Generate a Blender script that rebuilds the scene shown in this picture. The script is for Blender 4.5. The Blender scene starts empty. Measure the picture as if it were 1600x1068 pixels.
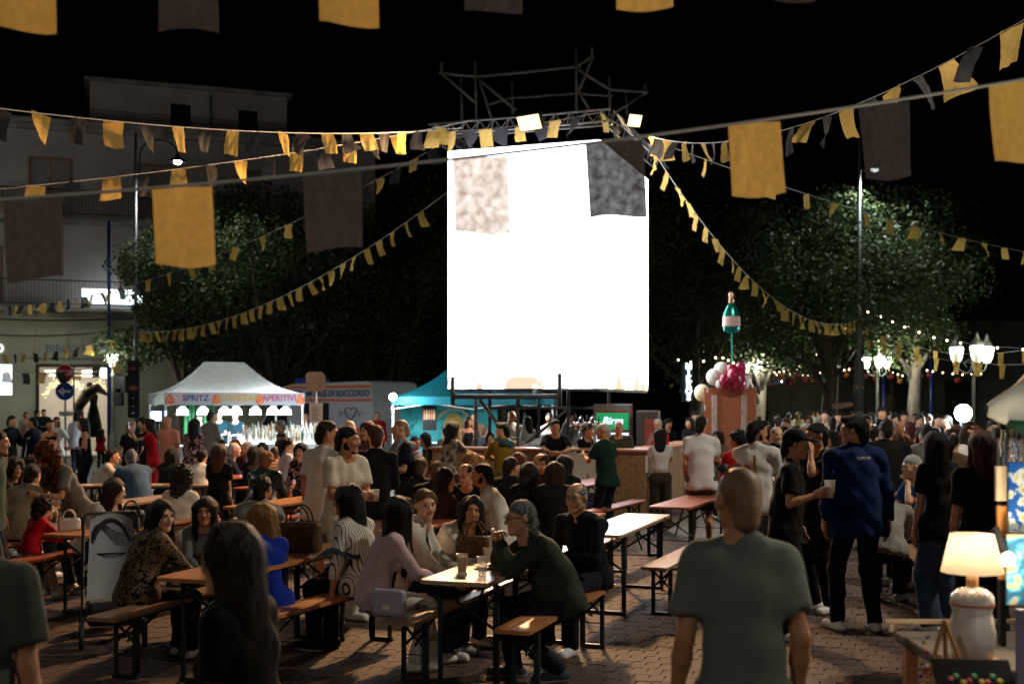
import bpy, math, random
import numpy as np
from mathutils import Vector, Matrix, Euler

# ------------------------------------------------------------------ camera, world, exposure
scn = bpy.context.scene
C = scn.collection
random.seed(7)
FPX, HC, YH = 1850.0, 1.95, 633.0          # focal length in photo pixels, eye height, horizon row
cd = bpy.data.cameras.new('camera')
cam = bpy.data.objects.new('camera', cd); C.objects.link(cam)
cam.location = (0, 0, HC); cam.rotation_euler = (math.pi/2, 0, 0)
cd.sensor_width = 36; cd.lens = 36*FPX/1600
cd.shift_y = (YH-534)/1600
cd.clip_start = 0.05; cd.clip_end = 800
cd.dof.use_dof = True; cd.dof.focus_distance = 10.0; cd.dof.aperture_fstop = 2.5
scn.camera = cam
w = bpy.data.worlds.new('World'); scn.world = w; w.use_nodes = True
wn = w.node_tree
sky = wn.nodes.new('ShaderNodeTexSky'); sky.sky_type = 'NISHITA'; sky.sun_disc = False
sky.sun_elevation = math.radians(-9); sky.sun_rotation = math.radians(200)
bg = wn.nodes['Background']; bg.inputs['Strength'].default_value = 0.05
wn.links.new(sky.outputs['Color'], bg.inputs['Color'])
scn.view_settings.view_transform = 'Standard'; scn.view_settings.look = 'None'
scn.view_settings.exposure = 0.0; scn.view_settings.gamma = 1.0
scn.view_settings.use_curve_mapping = False
cy = scn.cycles
cy.use_denoising = True; cy.max_bounces = 6; cy.diffuse_bounces = 3; cy.glossy_bounces = 3
cy.transmission_bounces = 5; cy.transparent_max_bounces = 10
cy.sample_clamp_indirect = 4.0; cy.caustics_reflective = False; cy.caustics_refractive = False
cy.use_light_tree = True

def lamp(name, kind, loc, energy, color, target=None, size=0.2, spot=None, blend=0.6, parent=None):
    l = bpy.data.lights.new(name, kind); o = bpy.data.objects.new(name, l); C.objects.link(o)
    l.energy = energy; l.color = color
    if kind == 'AREA': l.size = size
    else: l.shadow_soft_size = size
    if kind == 'SPOT': l.spot_size = math.radians(spot or 90); l.spot_blend = blend
    o.location = loc
    if target is not None:
        o.rotation_euler = (Vector(target)-Vector(loc)).to_track_quat('-Z', 'Y').to_euler()
    if parent is not None:
        o.parent = parent; o.matrix_parent_inverse = parent.matrix_world.inverted()
    return o

def at(px, py, d):
    return Vector(((px-800)/FPX*d, d, HC-(py-YH)/FPX*d))
def X(px, d): return (px-800)/FPX*d
R = math.radians

# ------------------------------------------------------------------ materials
_mats = {}
def _bsdf(m): return m.node_tree.nodes['Principled BSDF']
def srgb(c):
    if isinstance(c, str):
        c = c.lstrip('#'); c = [int(c[i:i+2], 16)/255 for i in (0, 2, 4)]
        return tuple(x/12.92 if x <= .04045 else ((x+.055)/1.055)**2.4 for x in c)
    return tuple(c)
def mat(name, col=(.5,.5,.5), rough=.6, metal=0., noise=.12, scale=6., bump=0., bscale=40., spec=.5, coat=0., sheen=0., trans=0., alpha=1., stretch=None, col2=None, contrast=(.35,.65)):
    if name in _mats: return _mats[name]
    col = srgb(col)
    m = bpy.data.materials.new(name); m.use_nodes = True; _mats[name] = m
    nt = m.node_tree; b = _bsdf(m)
    b.inputs['Roughness'].default_value = rough; b.inputs['Metallic'].default_value = metal
    b.inputs['Specular IOR Level'].default_value = spec
    if coat: b.inputs['Coat Weight'].default_value = coat; b.inputs['Coat Roughness'].default_value = .15
    if sheen: b.inputs['Sheen Weight'].default_value = sheen; b.inputs['Sheen Roughness'].default_value = .5
    if trans: b.inputs['Transmission Weight'].default_value = trans
    if alpha < 1: b.inputs['Alpha'].default_value = alpha
    tc = nt.nodes.new('ShaderNodeTexCoord'); mp = nt.nodes.new('ShaderNodeMapping')
    nt.links.new(tc.outputs['Object'], mp.inputs['Vector'])
    if stretch: mp.inputs['Scale'].default_value = stretch
    if noise or col2:
        n = nt.nodes.new('ShaderNodeTexNoise'); n.inputs['Scale'].default_value = scale; n.inputs['Detail'].default_value = 6
        nt.links.new(mp.outputs['Vector'], n.inputs['Vector'])
        r = nt.nodes.new('ShaderNodeValToRGB'); e = r.color_ramp.elements
        c2 = srgb(col2) if col2 else tuple(min(1, x*(1+noise)) for x in col)
        c1 = col if col2 else tuple(x*(1-noise) for x in col)
        e[0].position, e[1].position = contrast
        e[0].color = (*c1, 1); e[1].color = (*c2, 1)
        nt.links.new(n.outputs['Fac'], r.inputs['Fac']); nt.links.new(r.outputs['Color'], b.inputs['Base Color'])
    else: b.inputs['Base Color'].default_value = (*col, 1)
    if bump:
        n2 = nt.nodes.new('ShaderNodeTexNoise'); n2.inputs['Scale'].default_value = bscale; n2.inputs['Detail'].default_value = 4
        nt.links.new(mp.outputs['Vector'], n2.inputs['Vector'])
        bp = nt.nodes.new('ShaderNodeBump'); bp.inputs['Strength'].default_value = bump; bp.inputs['Distance'].default_value = .02
        nt.links.new(n2.outputs['Fac'], bp.inputs['Height']); nt.links.new(bp.outputs['Normal'], b.inputs['Normal'])
    return m
def emit(name, col, strength):
    if name in _mats: return _mats[name]
    m = bpy.data.materials.new(name); m.use_nodes = True; _mats[name] = m
    b = _bsdf(m); c = srgb(col)
    b.inputs['Base Color'].default_value = (*[min(.8, x) for x in c], 1)
    b.inputs['Emission Color'].default_value = (*c, 1); b.inputs['Emission Strength'].default_value = strength
    return m
def cloth(col, kind='cotton'):
    c = srgb(col); key = 'cloth_%s_%02x%02x%02x' % (kind, *[int(min(1, x)**.4545*255) for x in c])
    return mat(key, c, rough=.85 if kind == 'cotton' else .45, noise=.05, scale=9, bump=.16, bscale=34 if kind == 'cotton' else 14, spec=.12, sheen=.04)
SKIN = ['#c99a7c', '#b9825f', '#d8ab8c', '#a87350', '#e0b79c']
def skin(i):
    return mat('skin_%d' % i, SKIN[i], rough=.5, noise=.10, scale=14, bump=.12, bscale=120, spec=.4)
def hairm(col):
    c = srgb(col); key = 'hair_%02x%02x%02x' % tuple(int(min(1, x)**.4545*255) for x in c)
    return mat(key, c, rough=.58, noise=.5, scale=60, bump=.7, bscale=150, spec=.3, stretch=(2.2, 2.2, .16))

def tune(m, fn): fn(m.node_tree, _bsdf(m)); return m
WOODS = {}
def wood(name, c1, c2, rough=.35, axis=1):
    s = [14, 14, 14]; s[axis] = 1.1
    return mat(name, c1, rough=rough, noise=.3, scale=3.2, col2=c2, bump=.15, bscale=9, stretch=tuple(s), spec=.5)

# ------------------------------------------------------------------ mesh builder
class MB:
    def __init__(s): s.v = []; s.f = []; s.m = []; s.mi = 0
    def add(s, vs, fs):
        o = len(s.v); s.v += [tuple(v) for v in vs]
        for f in fs: s.f.append(tuple(i+o for i in f)); s.m.append(s.mi)
        return s
    def box(s, lo, hi, M=None):
        x0,y0,z0 = lo; x1,y1,z1 = hi
        vs = [Vector(p) for p in ((x0,y0,z0),(x1,y0,z0),(x1,y1,z0),(x0,y1,z0),(x0,y0,z1),(x1,y0,z1),(x1,y1,z1),(x0,y1,z1))]
        if M is not None: vs = [M @ v for v in vs]
        return s.add(vs, [(0,3,2,1),(4,5,6,7),(0,1,5,4),(1,2,6,5),(2,3,7,6),(3,0,4,7)])
    def bevbox(s, lo, hi, b=.01, M=None):
        x0,y0,z0 = lo; x1,y1,z1 = hi
        ring = lambda i, z: [(x0+i,y0+b,z),(x0+b,y0+i,z),(x1-b,y0+i,z),(x1-i,y0+b,z),(x1-i,y1-b,z),(x1-b,y1-i,z),(x0+b,y1-i,z),(x0+i,y1-b,z)]
        vs = ring(b*.6, z0)+ring(0, z0+b)+ring(0, z1-b)+ring(b*.6, z1)
        fs = []
        for k in range(3):
            for i in range(8):
                j = (i+1) % 8; fs.append((k*8+i, k*8+j, k*8+8+j, k*8+8+i))
        fs += [tuple(range(7,-1,-1)), tuple(range(24,32))]
        vs = [Vector(v) for v in vs]
        if M is not None: vs = [M @ v for v in vs]
        return s.add(vs, fs)
    def tube(s, pts, r, n=8, cap=True, r2=None):
        pts = [Vector(p) for p in pts]; m = len(pts); vs = []; fs = []
        up = None
        for i, p in enumerate(pts):
            t = (pts[min(i+1, m-1)]-pts[max(i-1, 0)]).normalized()
            if up is None: up = Vector((0,0,1)) if abs(t.z) < .9 else Vector((1,0,0))
            a = t.cross(up)
            if a.length < 1e-5: a = t.orthogonal()
            a.normalize(); b = a.cross(t); up = b
            rr = r[i] if isinstance(r, (list, tuple)) else (r if r2 is None else r+(r2-r)*i/(m-1))
            for k in range(n):
                q = 2*math.pi*k/n; vs.append(p+a*math.cos(q)*rr+b*math.sin(q)*rr)
        for i in range(m-1):
            for k in range(n):
                l = (k+1) % n; fs.append((i*n+k, i*n+l, i*n+n+l, i*n+n+k))
        if cap: fs += [tuple(range(n-1,-1,-1)), tuple(range((m-1)*n, m*n))]
        return s.add(vs, fs)
    def lathe(s, prof, n=16, M=None, cap=True):
        vs = []; fs = []
        for (r, z) in prof:
            for k in range(n):
                q = 2*math.pi*k/n; vs.append(Vector((r*math.cos(q), r*math.sin(q), z)))
        for i in range(len(prof)-1):
            for k in range(n):
                l = (k+1) % n; fs.append((i*n+k, i*n+l, i*n+n+l, i*n+n+k))
        if cap: fs += [tuple(range(n-1,-1,-1)), tuple(range((len(prof)-1)*n, len(prof)*n))]
        if M is not None: vs = [M @ v for v in vs]
        return s.add(vs, fs)
    def ball(s, c, r, n=10, m=7, sc=(1,1,1)):
        vs = []; fs = []; c = Vector(c)
        for i in range(m+1):
            th = math.pi*i/m
            for k in range(n):
                q = 2*math.pi*k/n
                vs.append(c+Vector((r*sc[0]*math.sin(th)*math.cos(q), r*sc[1]*math.sin(th)*math.sin(q), -r*sc[2]*math.cos(th))))
        for i in range(m):
            for k in range(n):
                l = (k+1) % n; fs.append((i*n+k, i*n+l, i*n+n+l, i*n+n+k))
        return s.add(vs, fs)
    def prism(s, poly, y0, y1, M=None):           # poly in (x,z), extruded along y
        n = len(poly); vs = [Vector((p[0], y0, p[1])) for p in poly]+[Vector((p[0], y1, p[1])) for p in poly]
        fs = [tuple(range(n)), tuple(range(2*n-1, n-1, -1))]
        for i in range(n):
            j = (i+1) % n; fs.append((i, i+n, j+n, j))
        if M is not None: vs = [M @ v for v in vs]
        return s.add(vs, fs)
    def mesh(s, name, mats, smooth=False):
        me = bpy.data.meshes.new(name); me.from_pydata(s.v, [], s.f)
        for m in (mats if isinstance(mats, (list, tuple)) else [mats]): me.materials.append(m)
        if any(s.m): me.polygons.foreach_set('material_index', s.m)
        if smooth: me.polygons.foreach_set('use_smooth', [True]*len(s.f))
        me.update(); return me
    def build(s, name, mats, parent=None, smooth=False, loc=None, rot=None):
        return obj(name, s.mesh(name, mats, smooth), parent, loc, rot)
def obj(name, me, parent=None, loc=None, rot=None):
    o = bpy.data.objects.new(name, me); C.objects.link(o)
    if parent is not None: o.parent = parent
    if loc is not None: o.location = loc
    if rot is not None: o.rotation_euler = rot
    return o
def tag(o, label, cat, group=None):
    o['label'] = label; o['category'] = cat
    if group: o['group'] = group
    return o
def struct(o): o['kind'] = 'structure'; return o
def thing(name, label, cat, loc=(0,0,0), rotz=0., group=None):
    o = bpy.data.objects.new(name, None); C.objects.link(o); o.empty_display_size = .1
    o.location = loc; o.rotation_euler = (0,0,rotz)
    return tag(o, label, cat, group)
def dup(root, loc, rotz, label=None, group=None):
    r = root.copy(); C.objects.link(r); r.location = loc; r.rotation_euler = (0,0,rotz)
    if label: r['label'] = label
    if group: r['group'] = group
    for ch in list(root.children):
        c = ch.copy(); C.objects.link(c); c.parent = r
        for g in list(ch.children):
            d = g.copy(); C.objects.link(d); d.parent = c
    return r
def textmesh(name, s, size, m, parent=None, M=None, depth=.004, bold=.0, align='CENTER', shear=0., sx=1.):
    cu = bpy.data.curves.new(name, 'FONT'); cu.body = s; cu.size = size; cu.extrude = depth; cu.offset = bold
    cu.align_x = align; cu.align_y = 'CENTER'; cu.resolution_u = 2; cu.shear = shear
    t = bpy.data.objects.new(name, cu); C.objects.link(t)
    dg = bpy.context.evaluated_depsgraph_get()
    me = bpy.data.meshes.new_from_object(t.evaluated_get(dg))
    bpy.data.objects.remove(t); bpy.data.curves.remove(cu)
    me.materials.clear(); me.materials.append(m)
    base = Matrix.Rotation(math.pi/2, 4, 'X') @ Matrix.Diagonal((sx, 1, 1, 1))
    me.transform((M if M is not None else Matrix()) @ base); me.name = name
    return obj(name, me, parent)
def disc_poly(r, n, a0=0.): return [(r*math.cos(a0+2*math.pi*i/n), r*math.sin(a0+2*math.pi*i/n)) for i in range(n)]
def child_world(o, parent):
    o.parent = parent; o.matrix_parent_inverse = Matrix.LocRotScale(parent.location, parent.rotation_euler, None).inverted(); return o
# ------------------------------------------------------------------ ground and paving
GA = math.radians(19)                         # the square's grid: lanes run along (sin GA, cos GA)
LD = Vector((math.sin(GA), math.cos(GA), 0)); LP = Vector((math.cos(GA), -math.sin(GA), 0))
m_ground = mat('cobble_ground', (.105,.095,.088), rough=.7, noise=.35, scale=3.5, bump=.5, bscale=26)
m_paver = mat('paver_clay', (.074,.043,.032), rough=.75, spec=.3, noise=.3, scale=2.6, bump=.4, bscale=70, col2=(.105,.068,.053))
def _rnd(nt, b):
    oi = nt.nodes.new('ShaderNodeObjectInfo'); hs = nt.nodes.new('ShaderNodeHueSaturation')
    mr = nt.nodes.new('ShaderNodeMapRange'); mr.inputs['To Min'].default_value = .75; mr.inputs['To Max'].default_value = 1.2
    nt.links.new(oi.outputs['Random'], mr.inputs['Value']); nt.links.new(mr.outputs['Result'], hs.inputs['Value'])
    l = b.inputs['Base Color'].links[0]; nt.links.new(l.from_socket, hs.inputs['Color']); nt.links.new(hs.outputs['Color'], b.inputs['Base Color'])
tune(m_paver, _rnd)
gm = MB()
gm.add([(-260,-60,-.009),(260,-60,-.009),(260,420,-.009),(-260,420,-.009)], [(0,1,2,3)])
ground = struct(gm.build('ground', m_ground))
PW, PD = .112, .205
def paver_pts(g=.0022):
    hx, hy = PW/2-g, PD/2-g; z = .012
    return [(-hx,-hy),(-hx*.25,-hy-z),(hx*.45,-hy),(hx,-hy+.01),(hx+z*.6,-hy*.25),(hx-.004,hy*.45),(hx,hy),(hx*.25,hy+z*.9),(-hx*.45,hy),(-hx,hy-.01),(-hx+z*.5,hy*.25),(-hx-.004,-hy*.45)]
def paver_mesh():
    p = paver_pts(); n = len(p); b = MB()
    vs = [(x,y,-.016) for x, y in p]+[(x,y,-.005) for x, y in p]+[(x*.975,y*.985,0) for x, y in p]
    fs = [tuple(range(2*n, 3*n))]
    for k in (0, n):
        for i in range(n):
            j = (i+1) % n; fs.append((k+i, k+j, k+n+j, k+n+i))
    return b.add(vs, fs).mesh('paver', m_paver)
pm = paver_mesh()
cells = []
for r in range(-10, 110):
    for c in range(-110, 110):
        q = LD*(r*PD)+LP*(c*PW+(PW/2 if r % 2 else 0))+Vector((0, 6.0, 0))
        if 6.35 < q.y < 17.5 and abs(q.x) < q.y*.437+.25: cells.append((q.x, q.y))
cells.sort(key=lambda q: q[1]+abs(q[0])*.15)
for (x, y) in cells[:300]:
    o = obj('paver', pm, ground, (x, y, random.uniform(-.002, .002)), (random.gauss(0,.006), random.gauss(0,.006), -GA+random.gauss(0,.012)))
sv = []; sf = []; k = 0
pp = paver_pts()
ca, sa = math.cos(-GA), math.sin(-GA)
for (x, y) in cells[300:]:
    dz = random.uniform(-.003, .002); tx = random.gauss(0,.006)
    q = pp if y < 11 else pp[::3]+[]
    if y >= 11: q = [(-PW/2+.0025,-PD/2+.0025),(PW/2-.0025,-PD/2+.0025),(PW/2-.0025,PD/2-.0025),(-PW/2+.0025,PD/2-.0025)]
    n = len(q)
    for (sx, z) in ((1,-.012),(.985,dz)):
        for a, b_ in q: sv.append((x+(a*ca-b_*sa)*sx, y+(a*sa+b_*ca)*sx, z+(tx*a if z > -.01 else 0)))
    sf.append(tuple(range(k+n, k+2*n)))
    for i in range(n):
        j = (i+1) % n; sf.append((k+i, k+j, k+n+j, k+n+i))
    k += 2*n
b = MB(); b.v = sv; b.f = sf; b.m = [0]*len(sf)
o = b.build('paver_field', mat('paver_clay_field', (.072,.042,.032), rough=.75, spec=.3, noise=.3, scale=5.5, bump=.4, bscale=70, col2=(.105,.068,.053)), ground); o['kind'] = 'stuff'
# litter on the paving: paper scraps
for i in range(26):
    d = random.uniform(7, 13); x = random.uniform(-.35, .35)*d
    b = MB(); pts = [(random.uniform(.5,1)*.03*math.cos(q), random.uniform(.5,1)*.02*math.sin(q), random.uniform(.001,.008)) for q in [i_*math.pi/3 for i_ in range(6)]]
    b.add(pts+[(0,0,.012)], [(i_, (i_+1) % 6, 6) for i_ in range(6)])
    tag(b.build('paper_scrap', mat('paper', (.7,.68,.62), noise=.05), None, loc=(x, d, .001), rot=(0,0,random.random()*6)), 'small crumpled paper scrap lying on the brick paving', 'litter', 'paper scraps on the paving')

# ------------------------------------------------------------------ wall with openings
def wall_grid(b, x0, x1, z0, z1, holes, y=0., depth=.25, back=True):
    xs = sorted({x0, x1, *[h[0] for h in holes], *[h[1] for h in holes]}); zs = sorted({z0, z1, *[h[2] for h in holes], *[h[3] for h in holes]})
    for i in range(len(xs)-1):
        for j in range(len(zs)-1):
            cx, cz = (xs[i]+xs[i+1])/2, (zs[j]+zs[j+1])/2
            if any(h[0] < cx < h[1] and h[2] < cz < h[3] for h in holes): continue
            b.add([(xs[i],y,zs[j]),(xs[i+1],y,zs[j]),(xs[i+1],y,zs[j+1]),(xs[i],y,zs[j+1])], [(0,1,2,3)])
    for (a, c, e, f) in holes:
        b.add([(a,y,e),(c,y,e),(c,y,f),(a,y,f),(a,y+depth,e),(c,y+depth,e),(c,y+depth,f),(a,y+depth,f)], [(0,4,5,1),(1,5,6,2),(2,6,7,3),(3,7,4,0)])
    return b
m_plaster = mat('stained_plaster', (.40,.37,.35), rough=.9, noise=.3, scale=.8, bump=.3, bscale=12, col2=(.52,.49,.46))
m_stone_base = mat('ground_floor_render', (.50,.49,.38), rough=.9, noise=.12, scale=1.2, bump=.2, bscale=20)
m_dark = mat('dark_metal', (.02,.02,.022), rough=.5, metal=.6, noise=.2)
m_steel = mat('galvanised_tube', (.20,.20,.21), rough=.45, metal=.6, noise=.2, scale=9)
m_shutter = mat('shutter_slats', (.34,.30,.28), rough=.7, noise=.15)
m_frame = mat('window_frame_wood', (.33,.17,.12), rough=.6, noise=.2, scale=12)
m_glass_dark = mat('dark_window_glass', (.02,.022,.025), rough=.08, noise=0)
m_white = mat('white_paint', (.75,.75,.73), rough=.5, noise=.05)
m_black = mat('black_plastic', (.015,.015,.016), rough=.45, noise=.1)
m_concrete = mat('weathered_concrete', (.30,.28,.26), rough=.9, noise=.4, scale=1.6, bump=.4, bscale=14)

# ------------------------------------------------------------------ library building on the left
B = thing('library_building', 'old plaster building with balconies and the word BIBLIOTECA over its lit glass door', 'building', (-19.46, 45, 0), R(19))
def bx(px, d=46): return (X(px, d)+19.46)/math.cos(R(19))*1.0    # approximate facade coordinate of a photo column
FZ1, FZ2, FZ3 = 5.65, 9.1, 12.5
dw = (1.25, 4.05, 0.0, 3.55)
w2 = [(1.0,2.6,9.25,11.5),(4.9,6.4,9.25,11.5),(8.8,10.2,9.25,11.5)]
w1 = [(-1.4,0.1,5.85,8.0),(4.3,5.0,6.1,8.0),(8.6,10.0,5.85,8.0)]
bb = MB(); wall_grid(bb, -12, 14.5, FZ1, FZ3, w2+w1, 0, .25)
bb.add([(14.5,0,0),(14.5,9,0),(14.5,9,FZ3),(14.5,0,FZ3)], [(0,1,2,3)])
bb.add([(-12,0,FZ3),(14.5,0,FZ3),(14.5,9,FZ3),(-12,9,FZ3)], [(0,1,2,3)])
bb.build('wall', m_plaster, B)
bb = MB(); wall_grid(bb, -12, 14.5, 0, FZ1, [dw, (-1.4,.42,2.35,3.5)], -.02, .3); bb.build('ground_floor_wall', m_stone_base, B)
bb = MB(); bb.bevbox((-12.2,-.35,FZ3),(14.7,.3,FZ3+.22),.05); bb.bevbox((-12.2,-.5,FZ3+.22),(14.8,.3,FZ3+.4),.05); bb.build('cornice', m_concrete, B)
bb = MB(); bb.bevbox((-12,-.08,FZ1-.3),(14.5,.0,FZ1-.04),.02); bb.build('string_course', m_concrete, B)
for (a, c, e, f) in w2+w1:
    wd = MB(); t = .09
    wd.box((a,.12,e),(a+t,.2,f)); wd.box((c-t,.12,e),(c,.2,f)); wd.box((a+t,.12,f-t),(c-t,.2,f)); wd.box(((a+c)/2-t/2,.12,e),((a+c)/2+t/2,.2,f-t))
    fr = wd.build('window', m_frame, B)
    for (p, q) in ((a+t,(a+c)/2-t/2),((a+c)/2+t/2,c-t)):
        s = MB(); n = int((f-e-t)/.09)
        for i in range(n): s.box((p,.135,e+i*.09),(q,.165,e+i*.09+.07), None)
        s.box((p,.168,e),(q,.18,f-t)); s.build('shutter', m_shutter, fr)
    tr = MB()
    tr.box((a-.22,-.03,e-.02),(a-.05,-.002,f+.2)); tr.box((c+.05,-.03,e-.02),(c+.22,-.002,f+.2)); tr.box((a-.22,-.03,f+.2),(c+.22,-.002,f+.34)); tr.build('window_surround', m_plaster, B)
def balcony(x0, x1, z):
    s = MB(); s.bevbox((x0,-1.1,z-.16),(x1,-.001,z),.03); s.build('balcony_slab', m_concrete, B)
    r = MB(); r.box((x0+.03,-1.06,z+.98),(x1-.03,-1.02,z+1.02)); r.box((x0+.03,-1.055,z+.1),(x1-.03,-1.025,z+.13))
    n = int((x1-x0)/.13)
    for i in range(n+1):
        q = x0+.05+(x1-x0-.1)*i/n; r.box((q-.008,-1.05,z+.13),(q+.008,-1.034,z+.98))
    for q in (x0+.04, x1-.04): r.box((q-.015,-1.02,z+.98),(q+.015,-.01,z+1.01)); r.box((q-.015,-1.07,z),(q+.015,-1.01,z+.98))
    r.build('balcony_railing', m_dark, B)
balcony(-3.2, 7.4, FZ2); balcony(-6, 5.2, FZ1+.02)
# attic storey set back
bb = MB(); wall_grid(bb, 3.2, 11.0, FZ3+.4, FZ3+2.35, [(6.3,7.1,FZ3+.5,FZ3+1.75),(9.0,9.8,FZ3+.5,FZ3+1.7)], 1.2, .2)
bb.add([(3.2,1.2,FZ3+.4),(3.2,6,FZ3+.4),(3.2,6,FZ3+2.35),(3.2,1.2,FZ3+2.35)], [(3,2,1,0)]); bb.add([(11,1.2,FZ3+.4),(11,6,FZ3+.4),(11,6,FZ3+2.35),(11,1.2,FZ3+2.35)], [(0,1,2,3)])
bb.add([(3.2,1.2,FZ3+2.35),(11,1.2,FZ3+2.35),(11,6,FZ3+2.35),(3.2,6,FZ3+2.35)], [(0,1,2,3)]); bb.build('attic_wall', m_plaster, B)
for (a, c) in ((6.3,7.1),(9.0,9.8)):
    bb = MB(); bb.box((a,1.36,FZ3+.5),(c,1.4,FZ3+1.75)); bb.build('attic_window', m_glass_dark, B)
bb = MB(); bb.bevbox((3.0,.95,FZ3+2.35),(11.2,6.2,FZ3+2.5),.04); bb.build('attic_roof', m_concrete, B)
bb = MB(); bb.tube([(7.9,1.1,FZ3+.4),(7.9,1.1,FZ3+2.2)], .05); bb.build('downpipe', m_steel, B)
# parapet rail wires
bb = MB()
for z in (FZ3+.75, FZ3+1.0): bb.tube([(-3,.2,z),(12,.2,z)], .012, 5)
for i in range(9): bb.tube([(-3+i*1.9,.2,FZ3+.4),(-3+i*1.9,.2,FZ3+1.02)], .012, 5)
bb.build('roof_railing', m_dark, B)
# lit glass door with room behind
m_room = mat('warm_room_wall', (.72,.68,.62), rough=.8, noise=.05)
bb = MB(); x0,x1,z0,z1 = dw
bb.add([(x0-1,.3,0),(x1+1,.3,0),(x1+1,4,0),(x0-1,4,0),(x0-1,.3,z1),(x1+1,.3,z1),(x1+1,4,z1),(x0-1,4,z1)], [(0,1,2,3),(4,7,6,5),(2,6,7,3),(1,5,6,2),(0,3,7,4)])
bb.build('lit_room', m_room, B)
bb = MB(); t = .13
bb.box((x0,.06,0),(x0+t,.2,z1)); bb.box((x1-t,.06,0),(x1,.2,z1)); bb.box((x0+t,.06,z1-t),(x1-t,.2,z1)); bb.box((2.6,.08,0),(2.66,.18,z1-t))
gd = bb.build('glass_door', mat('door_frame_brown', (.05,.025,.02), rough=.5), B)
for (p, q) in ((x0+t,2.6),(2.66,x1-t)):
    s = MB(); s.box((p,.125,.02),(q,.13,z1-t)); s.build('pane', mat('shop_glass', (.9,.9,.9), rough=.02, noise=0, trans=1., spec=.5), gd)
bb = MB(); bb.box((1.7,.9,3.1),(3.4,1.0,3.16)); bb.build('ceiling_tube', emit('tube_light', (1,.9,.75), 14), B)
bb = MB(); bb.box((1.5,1.9,3.3),(3.7,2.9,3.36)); bb.build('ceiling_panel', emit('room_panel', (1,.92,.80), 6), B)
bb = MB()
for i in range(150):
    q = random.random(); bb.ball((1.5+2.3*q+random.gauss(0,.05), .8+random.gauss(0,.1), 2.3+.5*abs(math.sin(q*9))+random.gauss(0,.13)), .016, 5, 4)
bb.build('fairy_lights', emit('fairy_warm', (1,.75,.3), 22), B)
# letters over the door
textmesh('wall_lettering', 'BIBLIOTECA', .42, mat('letter_blue_grey', (.20,.25,.30), rough=.5, metal=.3), B, Matrix.Translation((2.75,-.05,4.12)), .02, .008)
textmesh('wall_lettering', 'O', .5, emit('letter_white', (1,.95,.9), 1.2), B, Matrix.Translation((-.05,-.05,4.1)), .02, .01)
bb = MB(); bb.tube([(1.0,-.6,3.72),(4.1,-.6,3.72)], .025, 6); bb.tube([(1.3,-.02,5.0),(1.2,-.6,3.72)], .008, 5); bb.tube([(2.9,-.02,4.6),(3.1,-.6,3.72)], .008, 5); bb.tube([(4.0,-.02,5.0),(3.95,-.6,3.72)], .008, 5); bb.build('awning_rod', m_steel, B)
bb = MB(); bb.box((-1.4,.05,2.35),(.42,.1,3.5)); bb.build('lit_window', emit('window_white', (.75,.85,1.), 4.0), B)
# cables drooping along the facade
bb = MB()
for (a, c, z, s) in ((-4,5.5,5.1,.5),(-4,6,5.45,.25)): bb.tube([(a+(c-a)*i/14, -.12, z-s*(1-((i/7)-1)**2)) for i in range(15)], .02, 5)
bb.build('facade_cable', m_black, B)
# lit sign on the balcony
s = thing('balcony_sign', 'bright white lit sign with small print hung on the lower balcony rail', 'sign', (0,0,0))
b = MB(); b.box((2.95,-1.2,FZ1+.17),(5.15,-1.1,FZ1+.72)); o = b.build('sign_box', emit('sign_white', (.85,.95,1.), 3.2), s)
o2 = textmesh('sign_print', 'Q  C A S A', .24, mat('sign_print_blue', (.05,.05,.2)), s, Matrix.Translation((3.7,-1.215,FZ1+.45)), .003)
s.location = B.location; s.rotation_euler = B.rotation_euler
# dressed mannequin in the doorway
s = thing('shop_mannequin', 'mannequin in green dress with grey drapery inside the lit doorway', 'mannequin')
b = MB(); b.lathe([(.34,0),(.30,.5),(.2,1.0),(.13,1.3),(.16,1.5),(.17,1.65),(.06,1.75),(.05,1.82)], 12, Matrix.Translation((3.35,.75,.7))); b.build('dress', cloth((.01,.09,.04)), s, True)
b = MB(); b.ball((3.2,.7,2.75), .13, 8, 6); b.build('head', mat('mannequin_dark', (.1,.07,.05)), s, True)
b = MB(); b.tube([(2.7,.65,1.0),(2.8,.6,1.9),(3.1,.6,2.4),(3.5,.6,2.65),(3.9,.65,2.35)], [.1,.2,.24,.2,.05], 8); b.build('drape', cloth((.35,.34,.33)), s, True)
s.location = B.location; s.rotation_euler = B.rotation_euler

# ------------------------------------------------------------------ background houses
def house(label, x0, x1, y, h, col, doors, rz=0.):
    H = thing('town_house', label, 'building', (x0, y, 0), rz)
    b = MB(); wall_grid(b, 0, x1-x0, 0, h, doors, 0, .25)
    b.add([(0,0,0),(0,6,0),(0,6,h),(0,0,h)], [(3,2,1,0)]); b.add([(x1-x0,0,0),(x1-x0,6,0),(x1-x0,6,h),(x1-x0,0,h)], [(0,1,2,3)]); b.add([(0,0,h),(x1-x0,0,h),(x1-x0,6,h),(0,6,h)], [(0,1,2,3)])
    b.build('wall', mat('house_render_%d' % int(x0*10), col, rough=.9, noise=.2, scale=.9, bump=.3, bscale=14), H)
    b = MB(); b.bevbox((-.2,-.3,h),(x1-x0+.2,.2,h+.2),.04); b.build('cornice', m_concrete, H)
    for (a, c, e, f) in doors:
        b = MB(); b.box((a,.15,e),((a+c)/2-.02,.2,f)); b.box(((a+c)/2+.02,.15,e),(c,.2,f)); b.box(((a+c)/2-.02,.16,e),((a+c)/2+.02,.19,f)); b.build('door', mat('old_door', (.09,.075,.06), rough=.7, noise=.3), H)
    return H
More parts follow.
